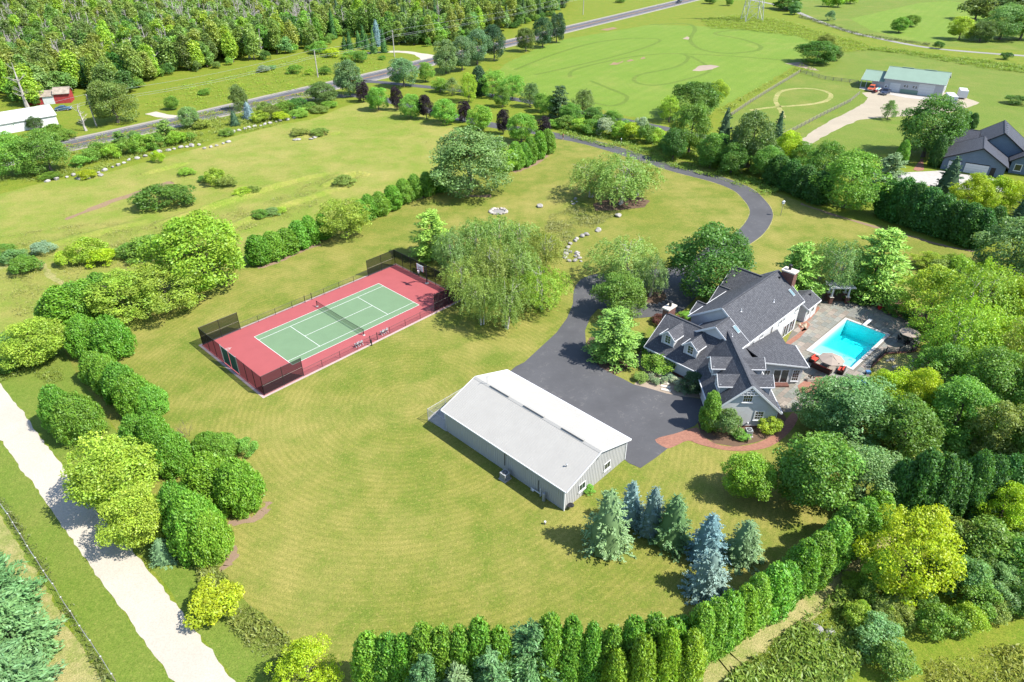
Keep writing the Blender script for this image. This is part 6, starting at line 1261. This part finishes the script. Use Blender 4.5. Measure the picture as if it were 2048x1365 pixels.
# --- behind the house and round the pool
T('pine', 1588, 605, 478, 112, 'piney', 'yellow green pine behind the tall brick chimney'); T('birch', 1660, 592, 466, 76, 'ash', 'grey green birch behind the pergola'); T('birch', 1640, 560, 470, 56, 'birch', 'slim birch between pine and pergola'); T('pine', 1742, 606, 446, 136, 'piney', 'broad bright pine at the head of the patio')
for q in ((1700,606,594,36,'mid'),(1722,612,598,34,'deep'),(1790,634,612,44,'mid'),(1815,642,622,38,'deep'),(1838,668,640,40,'mid')): T('bush', *q, 'low shrub in the shaded bed along the patio', 'shrubs in the patio bed')
for i, (x, by, ty, pw, c) in enumerate([(1850,660,535,130,'yel'),(1925,680,512,140,'yel'),(2005,700,545,130,'yel'),(1895,745,590,130,'yel'),(1965,765,620,140,'yel'),(2040,790,620,130,'oliv'),(2048,690,540,110,'mid')]): T('birch' if i % 2 else 'loose', x, by, ty, pw, c, 'tall loose yellow green tree in the grove beyond the pool', 'yellow green grove beyond the pool')
for i, (x, by, ty, pw, c) in enumerate([(1880,800,690,120,'mid'),(1960,850,700,140,'mid'),(2040,880,720,130,'mid'),(1900,900,760,130,'fresh'),(1990,950,800,140,'oliv'),(2050,980,820,120,'mid')]): T('broad' if i % 2 else 'loose', x, by, ty, pw, c, 'leafy mid green tree in the thicket between patio and dark hedge', 'mid green thicket beyond the patio')
T('broad', 1768, 838, 738, 92, 'lime', 'lime yellow tree at the patio edge by the iron fence'); T('broad', 1822, 850, 735, 78, 'lime', 'lime yellow tree next to the stony patch'); T('broad', 1700, 905, 770, 175, 'grey', 'large pale green maple beside the patio and brick path'); T('dense', 1795, 935, 800, 130, 'mid', 'rounded green tree behind the large pale maple'); T('broad', 1640, 880, 772, 110, 'grey', 'pale green maple crowding the garage corner')
T('dense', 1618, 1035, 872, 160, 'mid', 'big dark green maple below the brick path'); T('dense', 1492, 1012, 910, 105, 'arby', 'small golden green maple casting shade on the lawn'); T('broad', 1722, 1030, 905, 130, 'grey', 'grey green maple between the dark hedge and the big maple')
T('loose', 1990, 1068, 956, 104, 'lime', 'glowing lime tree before the dark hedge'); T('loose', 1796, 1195, 1030, 165, 'lime', 'large lime green box elder beside the lawn hedge'); T('loose', 1745, 1185, 1095, 70, 'yel', 'small yellow green sapling beside the box elder')
for q in ((1905,1118,1052,90,'mid'),(1975,1160,1060,125,'mid'),(2045,1190,1085,110,'mid'),(1880,1165,1100,70,'mid'),(2030,1110,1060,90,'deep'),(2020,1240,1180,80,'mid')): T('bush', *q, 'rough green shrub in the thicket below the lime trees', 'green thicket shrubs')
for q in ((1920,1212,1124,92),(1985,1232,1172,66),(1752,1320,1252,96)): T('bush', *q, 'grey', 'rounded blue green shrub in the weedy corner', 'blue green shrubs in the weedy corner')
for q in ((1775,1372,1305,95,'mid'),(1872,1290,1222,86,'mid'),(1925,1282,1218,70,'yel'),(1830,1210,1180,60,'mid'),(1715,1190,1160,60,'yel'),(1790,1240,1195,60,'oliv')): T('bush', *q, 'low green shrub among the weeds beyond the hedge', 'shrubs among the weeds')
def scatter(poly, n, kinds, cols, hr, wr, label, group):
    P3 = [(p.x, p.y) for p in px(poly)]; A = np.array(P3); k = 0
    while k < n:
        q = np.array([[random.uniform(A[:, 0].min(), A[:, 0].max()), random.uniform(A[:, 1].min(), A[:, 1].max())]])
        if inside(P3, q)[0]: h = random.uniform(*hr); plant(random.choice(kinds), (q[0, 0], q[0, 1], 0), h, random.uniform(*wr), random.choice(cols), label, group); k += 1
scatter([(1870,720),(1960,700),(2090,700),(2090,960),(1960,1000),(1850,960),(1800,900),(1850,800)], 34, ['bush', 'bush', 'broad', 'loose'], ['mid', 'fresh', 'oliv', 'yel', 'deep'], (2.2, 5.2), (3.5, 6.), 'leafy undergrowth shrub in the thicket beyond the pool', 'undergrowth beyond the pool')
scatter([(1840,1110),(1960,1080),(2090,1060),(2090,1260),(2000,1270),(1900,1200)], 26, ['bush', 'bush', 'loose'], ['mid', 'grey', 'deep', 'fresh', 'oliv'], (1.6, 3.6), (2.6, 4.6), 'leafy undergrowth shrub below the dark hedge', 'undergrowth below the dark hedge')
scatter([(1700,1190),(1860,1200),(1850,1250),(1720,1260),(1660,1240)], 9, ['bush'], ['mid', 'yel', 'oliv'], (1., 2.), (1.6, 3.), 'low weedy shrub at the foot of the box elder', 'weedy shrubs by the box elder')
scatter([(1840,520),(2060,540),(2090,640),(1980,650),(1870,620)], 14, ['bush', 'loose'], ['mid', 'yel', 'oliv'], (2.5, 5), (3.5, 6), 'leafy shrub behind the yellow green grove', 'shrubs behind the grove')
# --- spruces on the lawn
for x, by, ty, pw, c, l in [(1212,1122,978,106,'spr','tall grey green spruce beside the metal outbuilding'),(1258,1062,962,66,'blue','silver blue spruce between the grey green spruce and the outbuilding'),(1300,1082,972,68,'blue','silver blue spruce touching the dark green spruce'),(1340,1112,988,92,'pine','dark green spruce amid the silver blue ones'),(1410,1142,1028,92,'blue','silver blue spruce between two green ones'),(1482,1140,1040,88,'spr','pale green spruce next to the lawn hedge'),(1412,1212,1102,100,'blue','silver blue spruce tucked against the lawn hedge')]: T('spruce', x, by, ty, pw, c, l)
T('bush', 1178, 992, 972, 26, 'fresh', 'tuft of green weeds at the outbuilding wall')
T('pine', 1058, 1420, 1236, 130, 'pine', 'dark pine rising through the long lawn hedge'); T('pine', 985, 1450, 1292, 110, 'pine', 'shaggy pine outside the long hedge near the dark pine'); T('pine', 860, 1460, 1302, 90, 'pine', 'pine outside the long hedge by its end'); T('pine', 920, 1470, 1330, 100, 'spr', 'grey green pine outside the long hedge')
# --- right hand side, neighbour
T('broad', 1690, 422, 300, 132, 'fresh', 'bright maple in front of the dark arborvitae screen'); T('broad', 1640, 385, 280, 80, 'mid', 'green maple behind the bright maple'); T('dense', 2012, 562, 432, 130, 'grey', 'round grey green tree at the end of the dark screen'); T('fir', 1893, 388, 310, 66, 'sprd', 'dark spruce before the blue house garage'); T('pine', 1772, 388, 300, 74, 'spr', 'grey pine beside the neighbouring forecourt')
for q in ((1935,425,345,76,'lime'),(1985,425,352,70,'lime'),(2035,432,362,66,'lime'),(1960,400,350,50,'yel')): T('loose', *q, 'lime yellow tree between dark screen and blue house', 'lime yellow trees before the blue house')
T('fir', 2030, 470, 375, 60, 'sprd', 'dark conifer behind the round grey tree'); T('bush', 1998, 330, 315, 30, 'deep', 'dark shrub at the blue house corner'); T('broad', 2050, 330, 290, 70, 'mid', 'green tree at the corner of the blue house')
T('broad', 1848, 318, 188, 120, 'deep', 'tall dark locust before the green roofed barn'); T('loose', 1775, 240, 200, 30, 'grey', 'thin sapling on the lawn by the gravel drive'); T('arb', 1800, 330, 277, 22, 'arb', 'slim arborvitae column by the neighbouring lawn'); T('arb', 1868, 335, 262, 22, 'arbd', 'slim dark arborvitae at the blue house walk')
T('bush', 1905, 290, 262, 50, 'mid', 'low shrub behind the tall dark locust'); T('arb', 1930, 255, 222, 16, 'arbd', 'small dark arborvitae behind the blue house'); T('arb', 1942, 258, 224, 15, 'arbd', 'smaller dark arborvitae behind the blue house roof'); T('bush', 2035, 210, 192, 50, 'deep', 'dark shrub on the lawn beyond the blue house')
for x, by, ty, pw, c, kd in [(1570,330,260,60,'lime','broad'),(1600,340,285,56,'mid','broad'),(1540,350,300,60,'deep','dense'),(1500,335,270,60,'mid','dense')]: T(kd, x, by, ty, pw, c, 'leafy tree in the clump beside the driveway bend', 'trees at the driveway bend')
T('loose', 1338, 246, 188, 46, 'yel', 'yellow green conical tree beside the bike field'); T('dense', 1385, 235, 160, 100, 'deep', 'dark spreading tree at the paddock corner'); T('broad', 1434, 210, 158, 42, 'yel', 'yellow tree at the paddock fence'); T('broad', 1378, 310, 200, 86, 'mid', 'green tree between the two driveways'); T('fir', 1440, 325, 212, 62, 'sprd', 'dark spruce between the two driveways'); T('dense', 1496, 340, 212, 92, 'olivd', 'grey green willow by the paddock'); T('fir', 1550, 300, 220, 40, 'sprd', 'slim dark spruce at the paddock edge'); T('dense', 1345, 322, 250, 54, 'deep', 'vine covered dark tree by the driveway strip'); T('dense', 1420, 338, 262, 60, 'mid', 'dark leafy tree at the driveway strip')
T('broad', 1462, 350, 285, 62, 'deep', 'leafy tree at the foot of the dark spruce'); T('broad', 1530, 362, 290, 64, 'mid', 'green tree next to the grey green willow')
for x, by, ty, pw, c, kd in [(1118,240,165,52,'sprd','pine'),(1165,232,172,44,'ash','loose'),(1100,238,190,40,'fresh','broad'),(1140,250,205,50,'mid','broad'),(1185,245,212,42,'deep','dense'),(1225,258,220,40,'mid','broad'),(1060,215,160,36,'ash','loose'),(1025,200,145,40,'fresh','loose'),(985,195,135,44,'fresh','loose'),(958,192,126,28,'sprd','arb'),(938,205,140,34,'yel','loose'),(905,190,155,32,'ash','loose'),(880,185,155,34,'fresh','broad'),(1005,215,170,36,'mid','broad'),(1085,225,185,36,'mid','broad')]: T(kd, x, by, ty, pw, c, 'tree in the mixed belt behind the maple row', 'mixed belt behind the maples')
for q in [(1130,258,232,44,'mid'),(1160,264,238,46,'yel'),(1185,270,240,44,'mid'),(1210,274,236,46,'sage'),(1238,278,244,46,'yel'),(1262,284,246,46,'lime'),(1290,288,248,44,'mid'),(1310,286,256,40,'yel'),(1335,300,276,40,'mid'),(1200,256,232,50,'mid'),(1255,268,240,40,'grey'),(1280,275,235,40,'sage'),(1105,256,240,34,'fresh')]: T('bush', *q, 'shrub in the dense thicket along the driveway', 'thicket along the driveway')
# --- along the highway
for x, by, ty, pw, c, kd, l in [(700,192,113,58,'spr','dense','full grey green pine beside the highway'),(646,208,162,56,'olivd','dense','olive tree with pale stems beside the highway'),(808,175,112,56,'spr','dense','wide pine opposite the gravel turning'),(852,165,124,32,'fresh','broad','light green tree next to the wide pine'),(893,148,72,52,'ash','dense','greyish pine of the pine clump nearest the gravel turning'),(925,142,66,48,'spr','dense','dense pine within the pine clump at the highway'),(955,130,52,52,'spr','dense','tall pine of the pine clump at the highway'),(988,122,44,44,'sprd','dense','dark pine at the end of the pine clump'),(1052,104,52,38,'olivd','dense','olive conifer standing alone by the highway'),(1085,96,30,40,'sprd','dense','dark pine by the highway next to the olive conifer'),(1113,86,24,36,'sprd','dense','dark pine by the highway at the field corner'),(382,258,210,38,'grey','dense','silvery small tree at the roadside'),(482,222,168,36,'olivd','dense','upright olive tree at the roadside'),(498,238,203,28,'blue','spruce','small silver blue spruce by the stone row'),(470,252,221,26,'sprd','spruce','small dark spruce by the stone row'),(335,282,236,46,'mid','pine','green pine above the stone row'),(242,292,260,36,'mid','pine','small green pine above the stone row'),(38,352,262,90,'fresh','broad','big fresh green tree at the roadside by the heaped stones'),(102,348,256,88,'mid','broad','big mid green tree at the roadside by the heaped stones'),(235,248,158,88,'olivd','dense','large olive tree across the highway from the stone row'),(345,220,192,28,'mid','dense','round shrubby tree at the gravel track'),(70,260,232,32,'fdark','broad','dark tree in front of the white metal shed'),(15,262,235,60,'mid','broad','bushy tree in front of the white metal shed end')]: T(kd, x, by, ty, pw, c, l)
for q in [(200,312,285,44,'mid'),(225,318,288,44,'yel'),(255,310,278,46,'mid'),(285,308,268,50,'fresh'),(312,300,268,44,'mid'),(180,325,300,44,'mid'),(160,335,312,40,'fresh'),(355,290,262,40,'yel'),(375,285,264,36,'mid'),(405,258,238,36,'oliv'),(520,245,222,40,'yel'),(545,238,212,42,'olivd'),(570,228,202,40,'mid'),(595,222,195,40,'deep'),(530,230,205,36,'oliv'),(620,222,206,36,'mid'),(660,216,204,36,'fresh'),(600,234,218,40,'fresh'),(560,242,224,36,'lime'),(640,226,212,34,'oliv'),(455,272,258,30,'mid'),(270,282,262,30,'grey'),(175,358,340,38,'lime'),(130,280,262,50,'mid'),(110,270,250,50,'mid')]: T('bush', *q, 'roadside shrub in the belt between highway and stone row', 'roadside shrub belt')
for q in [(528,145,130,26,'sage'),(545,140,130,18,'grey'),(590,148,130,34,'mid'),(620,150,138,20,'yel'),(410,190,178,28,'mid'),(650,150,132,28,'mid'),(700,120,102,34,'fresh'),(720,125,100,36,'mid'),(665,115,95,34,'lime'),(640,108,82,40,'fresh'),(765,120,112,18,'mid')]: T('bush', *q, 'shrub in the bright roadside meadow', 'shrubs in the roadside meadow')
for x, by, ty in ((748,108,55),(768,106,52),(735,100,68),(700,100,62),(718,96,60),(690,100,72),(728,92,48)): T('fir', x, by, ty, 22, 'arbd', 'conical cedar at the wood edge by the gravel turning', 'cedars by the gravel turning')
T('spruce', 755, 92, 38, 26, 'blue', 'silver blue spruce rising behind the cedars')
# --- far right background
for x, by, ty, pw, c, kd, l in [(1632,128,80,80,'deep','dense','dark tree clump at the bike field edge'),(1668,122,92,36,'olivd','broad','olive tree attached to the dark field clump'),(1650,100,66,40,'oliv','broad','loose tree behind the dark field clump'),(1798,66,32,36,'mid','dense','green tree in the hay field'),(1822,54,28,30,'mid','dense','rounder green tree in the hay field'),(1918,80,30,50,'yel','dense','yellow green tree beside the hay field'),(1960,84,40,50,'olivd','dense','olive tree beside the hay field'),(2000,80,5,90,'grey','broad','tall grey willow above the hay field'),(2040,80,8,66,'mid','dense','green tree at the edge of the grey willow'),(1950,40,-8,60,'olivd','far','dark tree behind the grey willow'),(2010,30,-20,80,'fdark','far','dark tree above the farm lane bend'),(1575,20,-10,60,'deep','far','dark tree at the farm lane'),(1588,30,5,24,'grey','far','grey sapling at the farm lane'),(1420,8,-10,24,'deep','dense','round dark tree beside the highway end'),(1458,12,-14,16,'mid','far','slim tree beside the highway end'),(1876,98,82,22,'deep','bush','dark shrub on the farm lane'),(2012,120,104,24,'deep','bush','dark shrub below the farm lane'),(1240,6,-4,20,'deep','bush','dark shrub beside the highway'),(1660,42,22,20,'spr','bush','grey shrub on the farm lane bank')]: T(kd, x, by, ty, pw, c, l)
for x, by, ty in ((1656,14,-12),(1676,15,-14),(1700,8,-20)): T('far', x, by, ty, 26, 'yel', 'slender yellow green tree on the far bank', 'slender trees on the far bank')
# --- the wood beyond the highway
edge = [(-420,240),(0,200),(60,212),(110,196),(190,178),(215,200),(258,186),(275,165),(330,148),(430,136),(560,112),(640,94),(690,70),(760,84),(830,98),(900,84),(960,70),(1010,62),(1060,46),(1110,28),(1150,8)]
E3 = px(edge)
def inwood(x, y):
    if x < E3[0].x: return y > E3[0].y
    for a, c in zip(E3, E3[1:]):
        if a.x <= x < c.x: return y > a.y+(c.y-a.y)*(x-a.x)/(c.x-a.x)
    return False
def proj(p):
    d = depth(p); return 1024+F_PX*p.x/d, 682.5-F_PX*(p.y*sp+(p.z-CAM_H)*cp)/d
pts = []
y = 220.
while y < 500:
    x = -430.
    while x < 75:
        X, Y = x+random.uniform(-2.2, 2.2), y+random.uniform(-2.2, 2.2)
        if inwood(X, Y):
            q = proj(Vector((X, Y, 6)))
            if -70 < q[0] < 1250 and q[1] > -70: pts.append((X, Y, q))
        x += 6.2
    y += 5.6
cnt = {}; back = []
for X, Y, q in pts:
    fx = q[0]; dead_zone = (.46 if 330 < fx < 640 and q[1] < 62 else .30 if fx < 330 and q[1] < 110 else .09 if fx < 700 else .05); r_ = random.random(); front = not inwood(X, Y-9)
    if r_ < dead_zone and not front: kd, c, l, g_, nm = 'bare', 'oliv', 'grey leafless tree standing in the wood beyond the highway', 'leafless trees in the wood', 'bare_tree'; h, w_ = random.uniform(10, 14), random.uniform(4.5, 7)
    elif r_ < .40+.2*(fx < 330 or 380 < fx < 640): kd, c, l, g_, nm = 'tall', random.choice(['oliv', 'oliv', 'yel', 'forest', 'olivd']), 'upright olive green tree in the wood beyond the highway', 'upright olive trees in the wood', 'upright_tree'; h, w_ = random.uniform(10, 15), random.uniform(5.5, 7.5)
    elif fx > 660 and r_ < .60: kd, c, l, g_, nm = 'fir', random.choice(['sprd', 'fdark', 'arbd']), 'dark conifer in the wood beyond the highway', 'dark conifers in the wood', 'fir_tree'; h, w_ = random.uniform(9, 14), random.uniform(4.5, 6)
    else: kd, c, l, g_, nm = 'far', random.choice(['forest', 'forest', 'fdark', 'mid', 'deep', 'grey', 'fresh']), 'rounded green tree in the wood beyond the highway', 'rounded green trees in the wood', 'tree'; h, w_ = random.uniform(7, 12), random.uniform(6.5, 9)
    if front: h *= .9; w_ *= .92
    cnt[kd] = cnt.get(kd, 0)+1
    if cnt[kd] > (190 if kd == 'far' else 280): back.append((X, Y, h, w_)); continue
    plant(kd, (X, Y, 0), h, w_, c, l, g_, name=nm, parts=front)
for k in range(60):
    e = random.random()*(len(E3)-4)+2; i = int(e); p = E3[i].lerp(E3[i+1], e-i); plant('bush', (p.x+random.uniform(-2, 2), p.y+random.uniform(-3, 1), 0), random.uniform(2, 4), random.uniform(3, 5.5), random.choice(['mid', 'fresh', 'forest', 'deep']), 'shrub at the skirt of the wood beyond the highway', 'shrubs along the wood edge')
if back:                                                # the depth of the wood reads as one mass: joined crowns
    Pb, Nb, Sb, Vb, Hb = [], [], [], [], []
    for X, Y, h, w_ in back:
        n = 700; d = nrm(RNG.normal(size=(n, 3))); d[:, 2] = np.abs(d[:, 2])*1.1-.25; cl = nrm(RNG.normal(size=(24, 3))); near = (d@cl.T).max(1)
        rr = (.62+.38*near)[:, None]*RNG.uniform(.85, 1.05, (n, 1)); Pb.append(np.array([X, Y, h*.52])+d*rr*np.array([w_/2, w_/2, h*.48])); Nb.append(d+np.array([0, 0, .4])+RNG.normal(size=(n, 3))*.5); Sb.append(RNG.uniform(.4, .75, n)); Vb.append(RNG.uniform(.8, 1.2, n)*RNG.uniform(.75, 1.2)); Hb.append(np.clip(RNG.normal(.5, .15, n)+RNG.uniform(-.2, .2), 0, 1))
    me = leaf_mesh('woodland', *map(np.concatenate, (Pb, Nb, Sb, Vb, Hb)), .6); o = bpy.data.objects.new('woodland', me); COL.objects.link(o); o.color = (*COLS['forest'], 1); tag(o, 'deep green wood that fades back beyond the highway', 'woodland', kind='stuff')
print('wood', len(pts), cnt)
T('bare', 55, 215, 120, 55, 'oliv', 'pale dead tree leaning over the red shed'); T('bare', 172, 262, 205, 40, 'oliv', 'small dead tree at the utility pole')

# ================================================================== UNCUT GRASS AND WEEDS
def weeds(name, poly, n, hh, col, label, cat='grass', size=.22, bl=5, spreadr=.16):
    poly = [(p.x, p.y) for p in px(poly)]; A = np.array(poly); P = np.stack([RNG.uniform(A[:, 0].min(), A[:, 0].max(), n*3), RNG.uniform(A[:, 1].min(), A[:, 1].max(), n*3)], 1)
    P = P[inside(poly, P)][:n]; m = len(P); cl = np.sin(P[:, 0]*.7+P[:, 1]*.4)+np.sin(P[:, 0]*.31-P[:, 1]*.8+2)+RNG.normal(size=m)*.8; ok = cl > -1.2; P, cl = P[ok], cl[ok]; m = len(P)
    idx = np.repeat(np.arange(m), bl); k = len(idx); h = (hh*(.55+.25*np.clip(cl, -1, 2)))[idx]*RNG.uniform(.6, 1.2, k)
    Q = np.concatenate([P[idx]+RNG.normal(size=(k, 2))*spreadr, (h*RNG.uniform(.3, .75, k))[:, None]], 1); N = np.stack([RNG.normal(size=k)*.7, RNG.normal(size=k)*.7-.3, RNG.uniform(.5, 1.2, k)], 1); Tt = np.stack([RNG.normal(size=k)*.5, RNG.normal(size=k)*.5, np.ones(k)], 1)
    me = leaf_mesh(name, Q, N, np.minimum(h*.42, size*1.5)*RNG.uniform(.6, 1.2, k), (.9+.1*np.clip(cl, -1.5, 1.5))[idx]*RNG.uniform(.75, 1.25, k), np.clip(RNG.normal(.5, .2, k), 0, 1), .28, Tt)
    o = bpy.data.objects.new(name, me); COL.objects.link(o); c = COLS[col] if isinstance(col, str) else col; o.color = (*c, 1); return tag(o, label, cat, kind='stuff')
weeds('tall_grass', [(395,1135),(440,1140),(500,1215),(560,1260),(640,1345),(690,1400),(560,1400),(520,1330),(470,1260),(420,1210)], 3510, .7, (0.195,0.228,0.054), 'tall weedy grass between the gravel road and the lawn')
weeds('tall_weeds', [(1470,1345),(1560,1275),(1640,1215),(1720,1150),(1800,1190),(1840,1250),(1760,1290),(1680,1370),(1440,1400)], 5670, .9, (0.181,0.259,0.047), 'tall green weeds beyond the lawn hedge')
weeds('tall_weeds', [(1850,1330),(1960,1300),(2048,1290),(2060,1400),(1850,1400)], 1215, .6, (0.246,0.271,0.054), 'yellowish weeds in the dry corner beyond the hedge')
weeds('tall_grass', [(1120,272),(1240,302),(1340,335),(1440,360),(1540,398),(1560,380),(1460,335),(1380,305),(1300,285),(1200,262),(1120,250)], 7020, .8, (0.181,0.271,0.043), 'strip of tall grass between driveway and thicket')
weeds('tall_grass', [(1400,40),(1500,30),(1580,45),(1640,65),(1700,80),(1760,100),(1700,105),(1650,100),(1600,75),(1480,60),(1420,58)], 8775, 1.3, (0.221,0.296,0.043), 'tall green weeds round the transmission tower')
weeds('tall_grass', [(1730,100),(1760,96),(1850,108),(1950,120),(2080,135),(2080,150),(1980,140),(1880,122),(1800,108)], 6075, 1.1, (0.195,0.283,0.043), 'tall grass strip along the farm lane')
weeds('tall_grass', [(1530,170),(1600,130),(1650,145),(1600,146),(1560,160),(1450,230),(1430,225)], 3510, .9, (0.221,0.283,0.047), 'tall grass strip along the paddock fence')
weeds('tall_grass', [(60,300),(130,290),(260,262),(420,222),(620,185),(690,190),(640,225),(560,250),(440,278),(300,312),(200,345),(80,362),(-40,380),(-40,330)], 12150, .75, (0.200,0.252,0.054), 'rough roadside grass along the highway')
weeds('tall_grass', [(285,215),(330,178),(420,158),(520,133),(600,115),(700,100),(780,104),(760,138),(660,163),(580,183),(480,201),(400,220),(330,216)], 7020, .7, (0.221,0.307,0.040), 'bright uncut grass of the roadside meadow')
weeds('meadow_grass_tufts', [(-40,560),(-40,480),(150,450),(330,440),(520,410),(660,350),(740,345),(600,430),(420,480),(330,510),(240,545),(120,600),(40,640)], 12150, .38, (0.239,0.246,0.075), 'scattered tufts of meadow grass and wildflowers', size=.16)
weeds('meadow_grass_tufts', [(100,380),(300,330),(480,285),(640,245),(740,215),(860,250),(880,330),(700,345),(500,395),(300,420),(120,440)], 9450, .25, (0.246,0.252,0.075), 'short tufts across the open meadow', size=.13)
weeds('hollow_grass', [(1100,430),(1160,415),(1240,425),(1210,445),(1180,460),(1150,470),(1130,495),(1105,520),(1080,500)], 2970, .5, (0.221,0.234,0.075), 'brown green grass in the dry hollow')
weeds('tall_grass', [(-5,690),(40,680),(110,720),(130,760),(100,770),(60,740),(-5,770)], 2025, .6, (0.195,0.246,0.047), 'tall grass under the golden tree')
weeds('fence_weeds', [(-5,1000),(8,1000),(60,1080),(110,1160),(160,1250),(225,1365),(210,1365),(145,1255),(95,1165),(45,1085)], 3510, .55, (0.130,0.154,0.047), 'dark weeds growing along the wire fence')
weeds('field_edge_weeds', [(1600,30),(1720,68),(1860,90),(1856,94),(1716,73),(1596,36)], 3510, .9, (0.096,0.118,0.040), 'dark weedy fence line across the hill field')
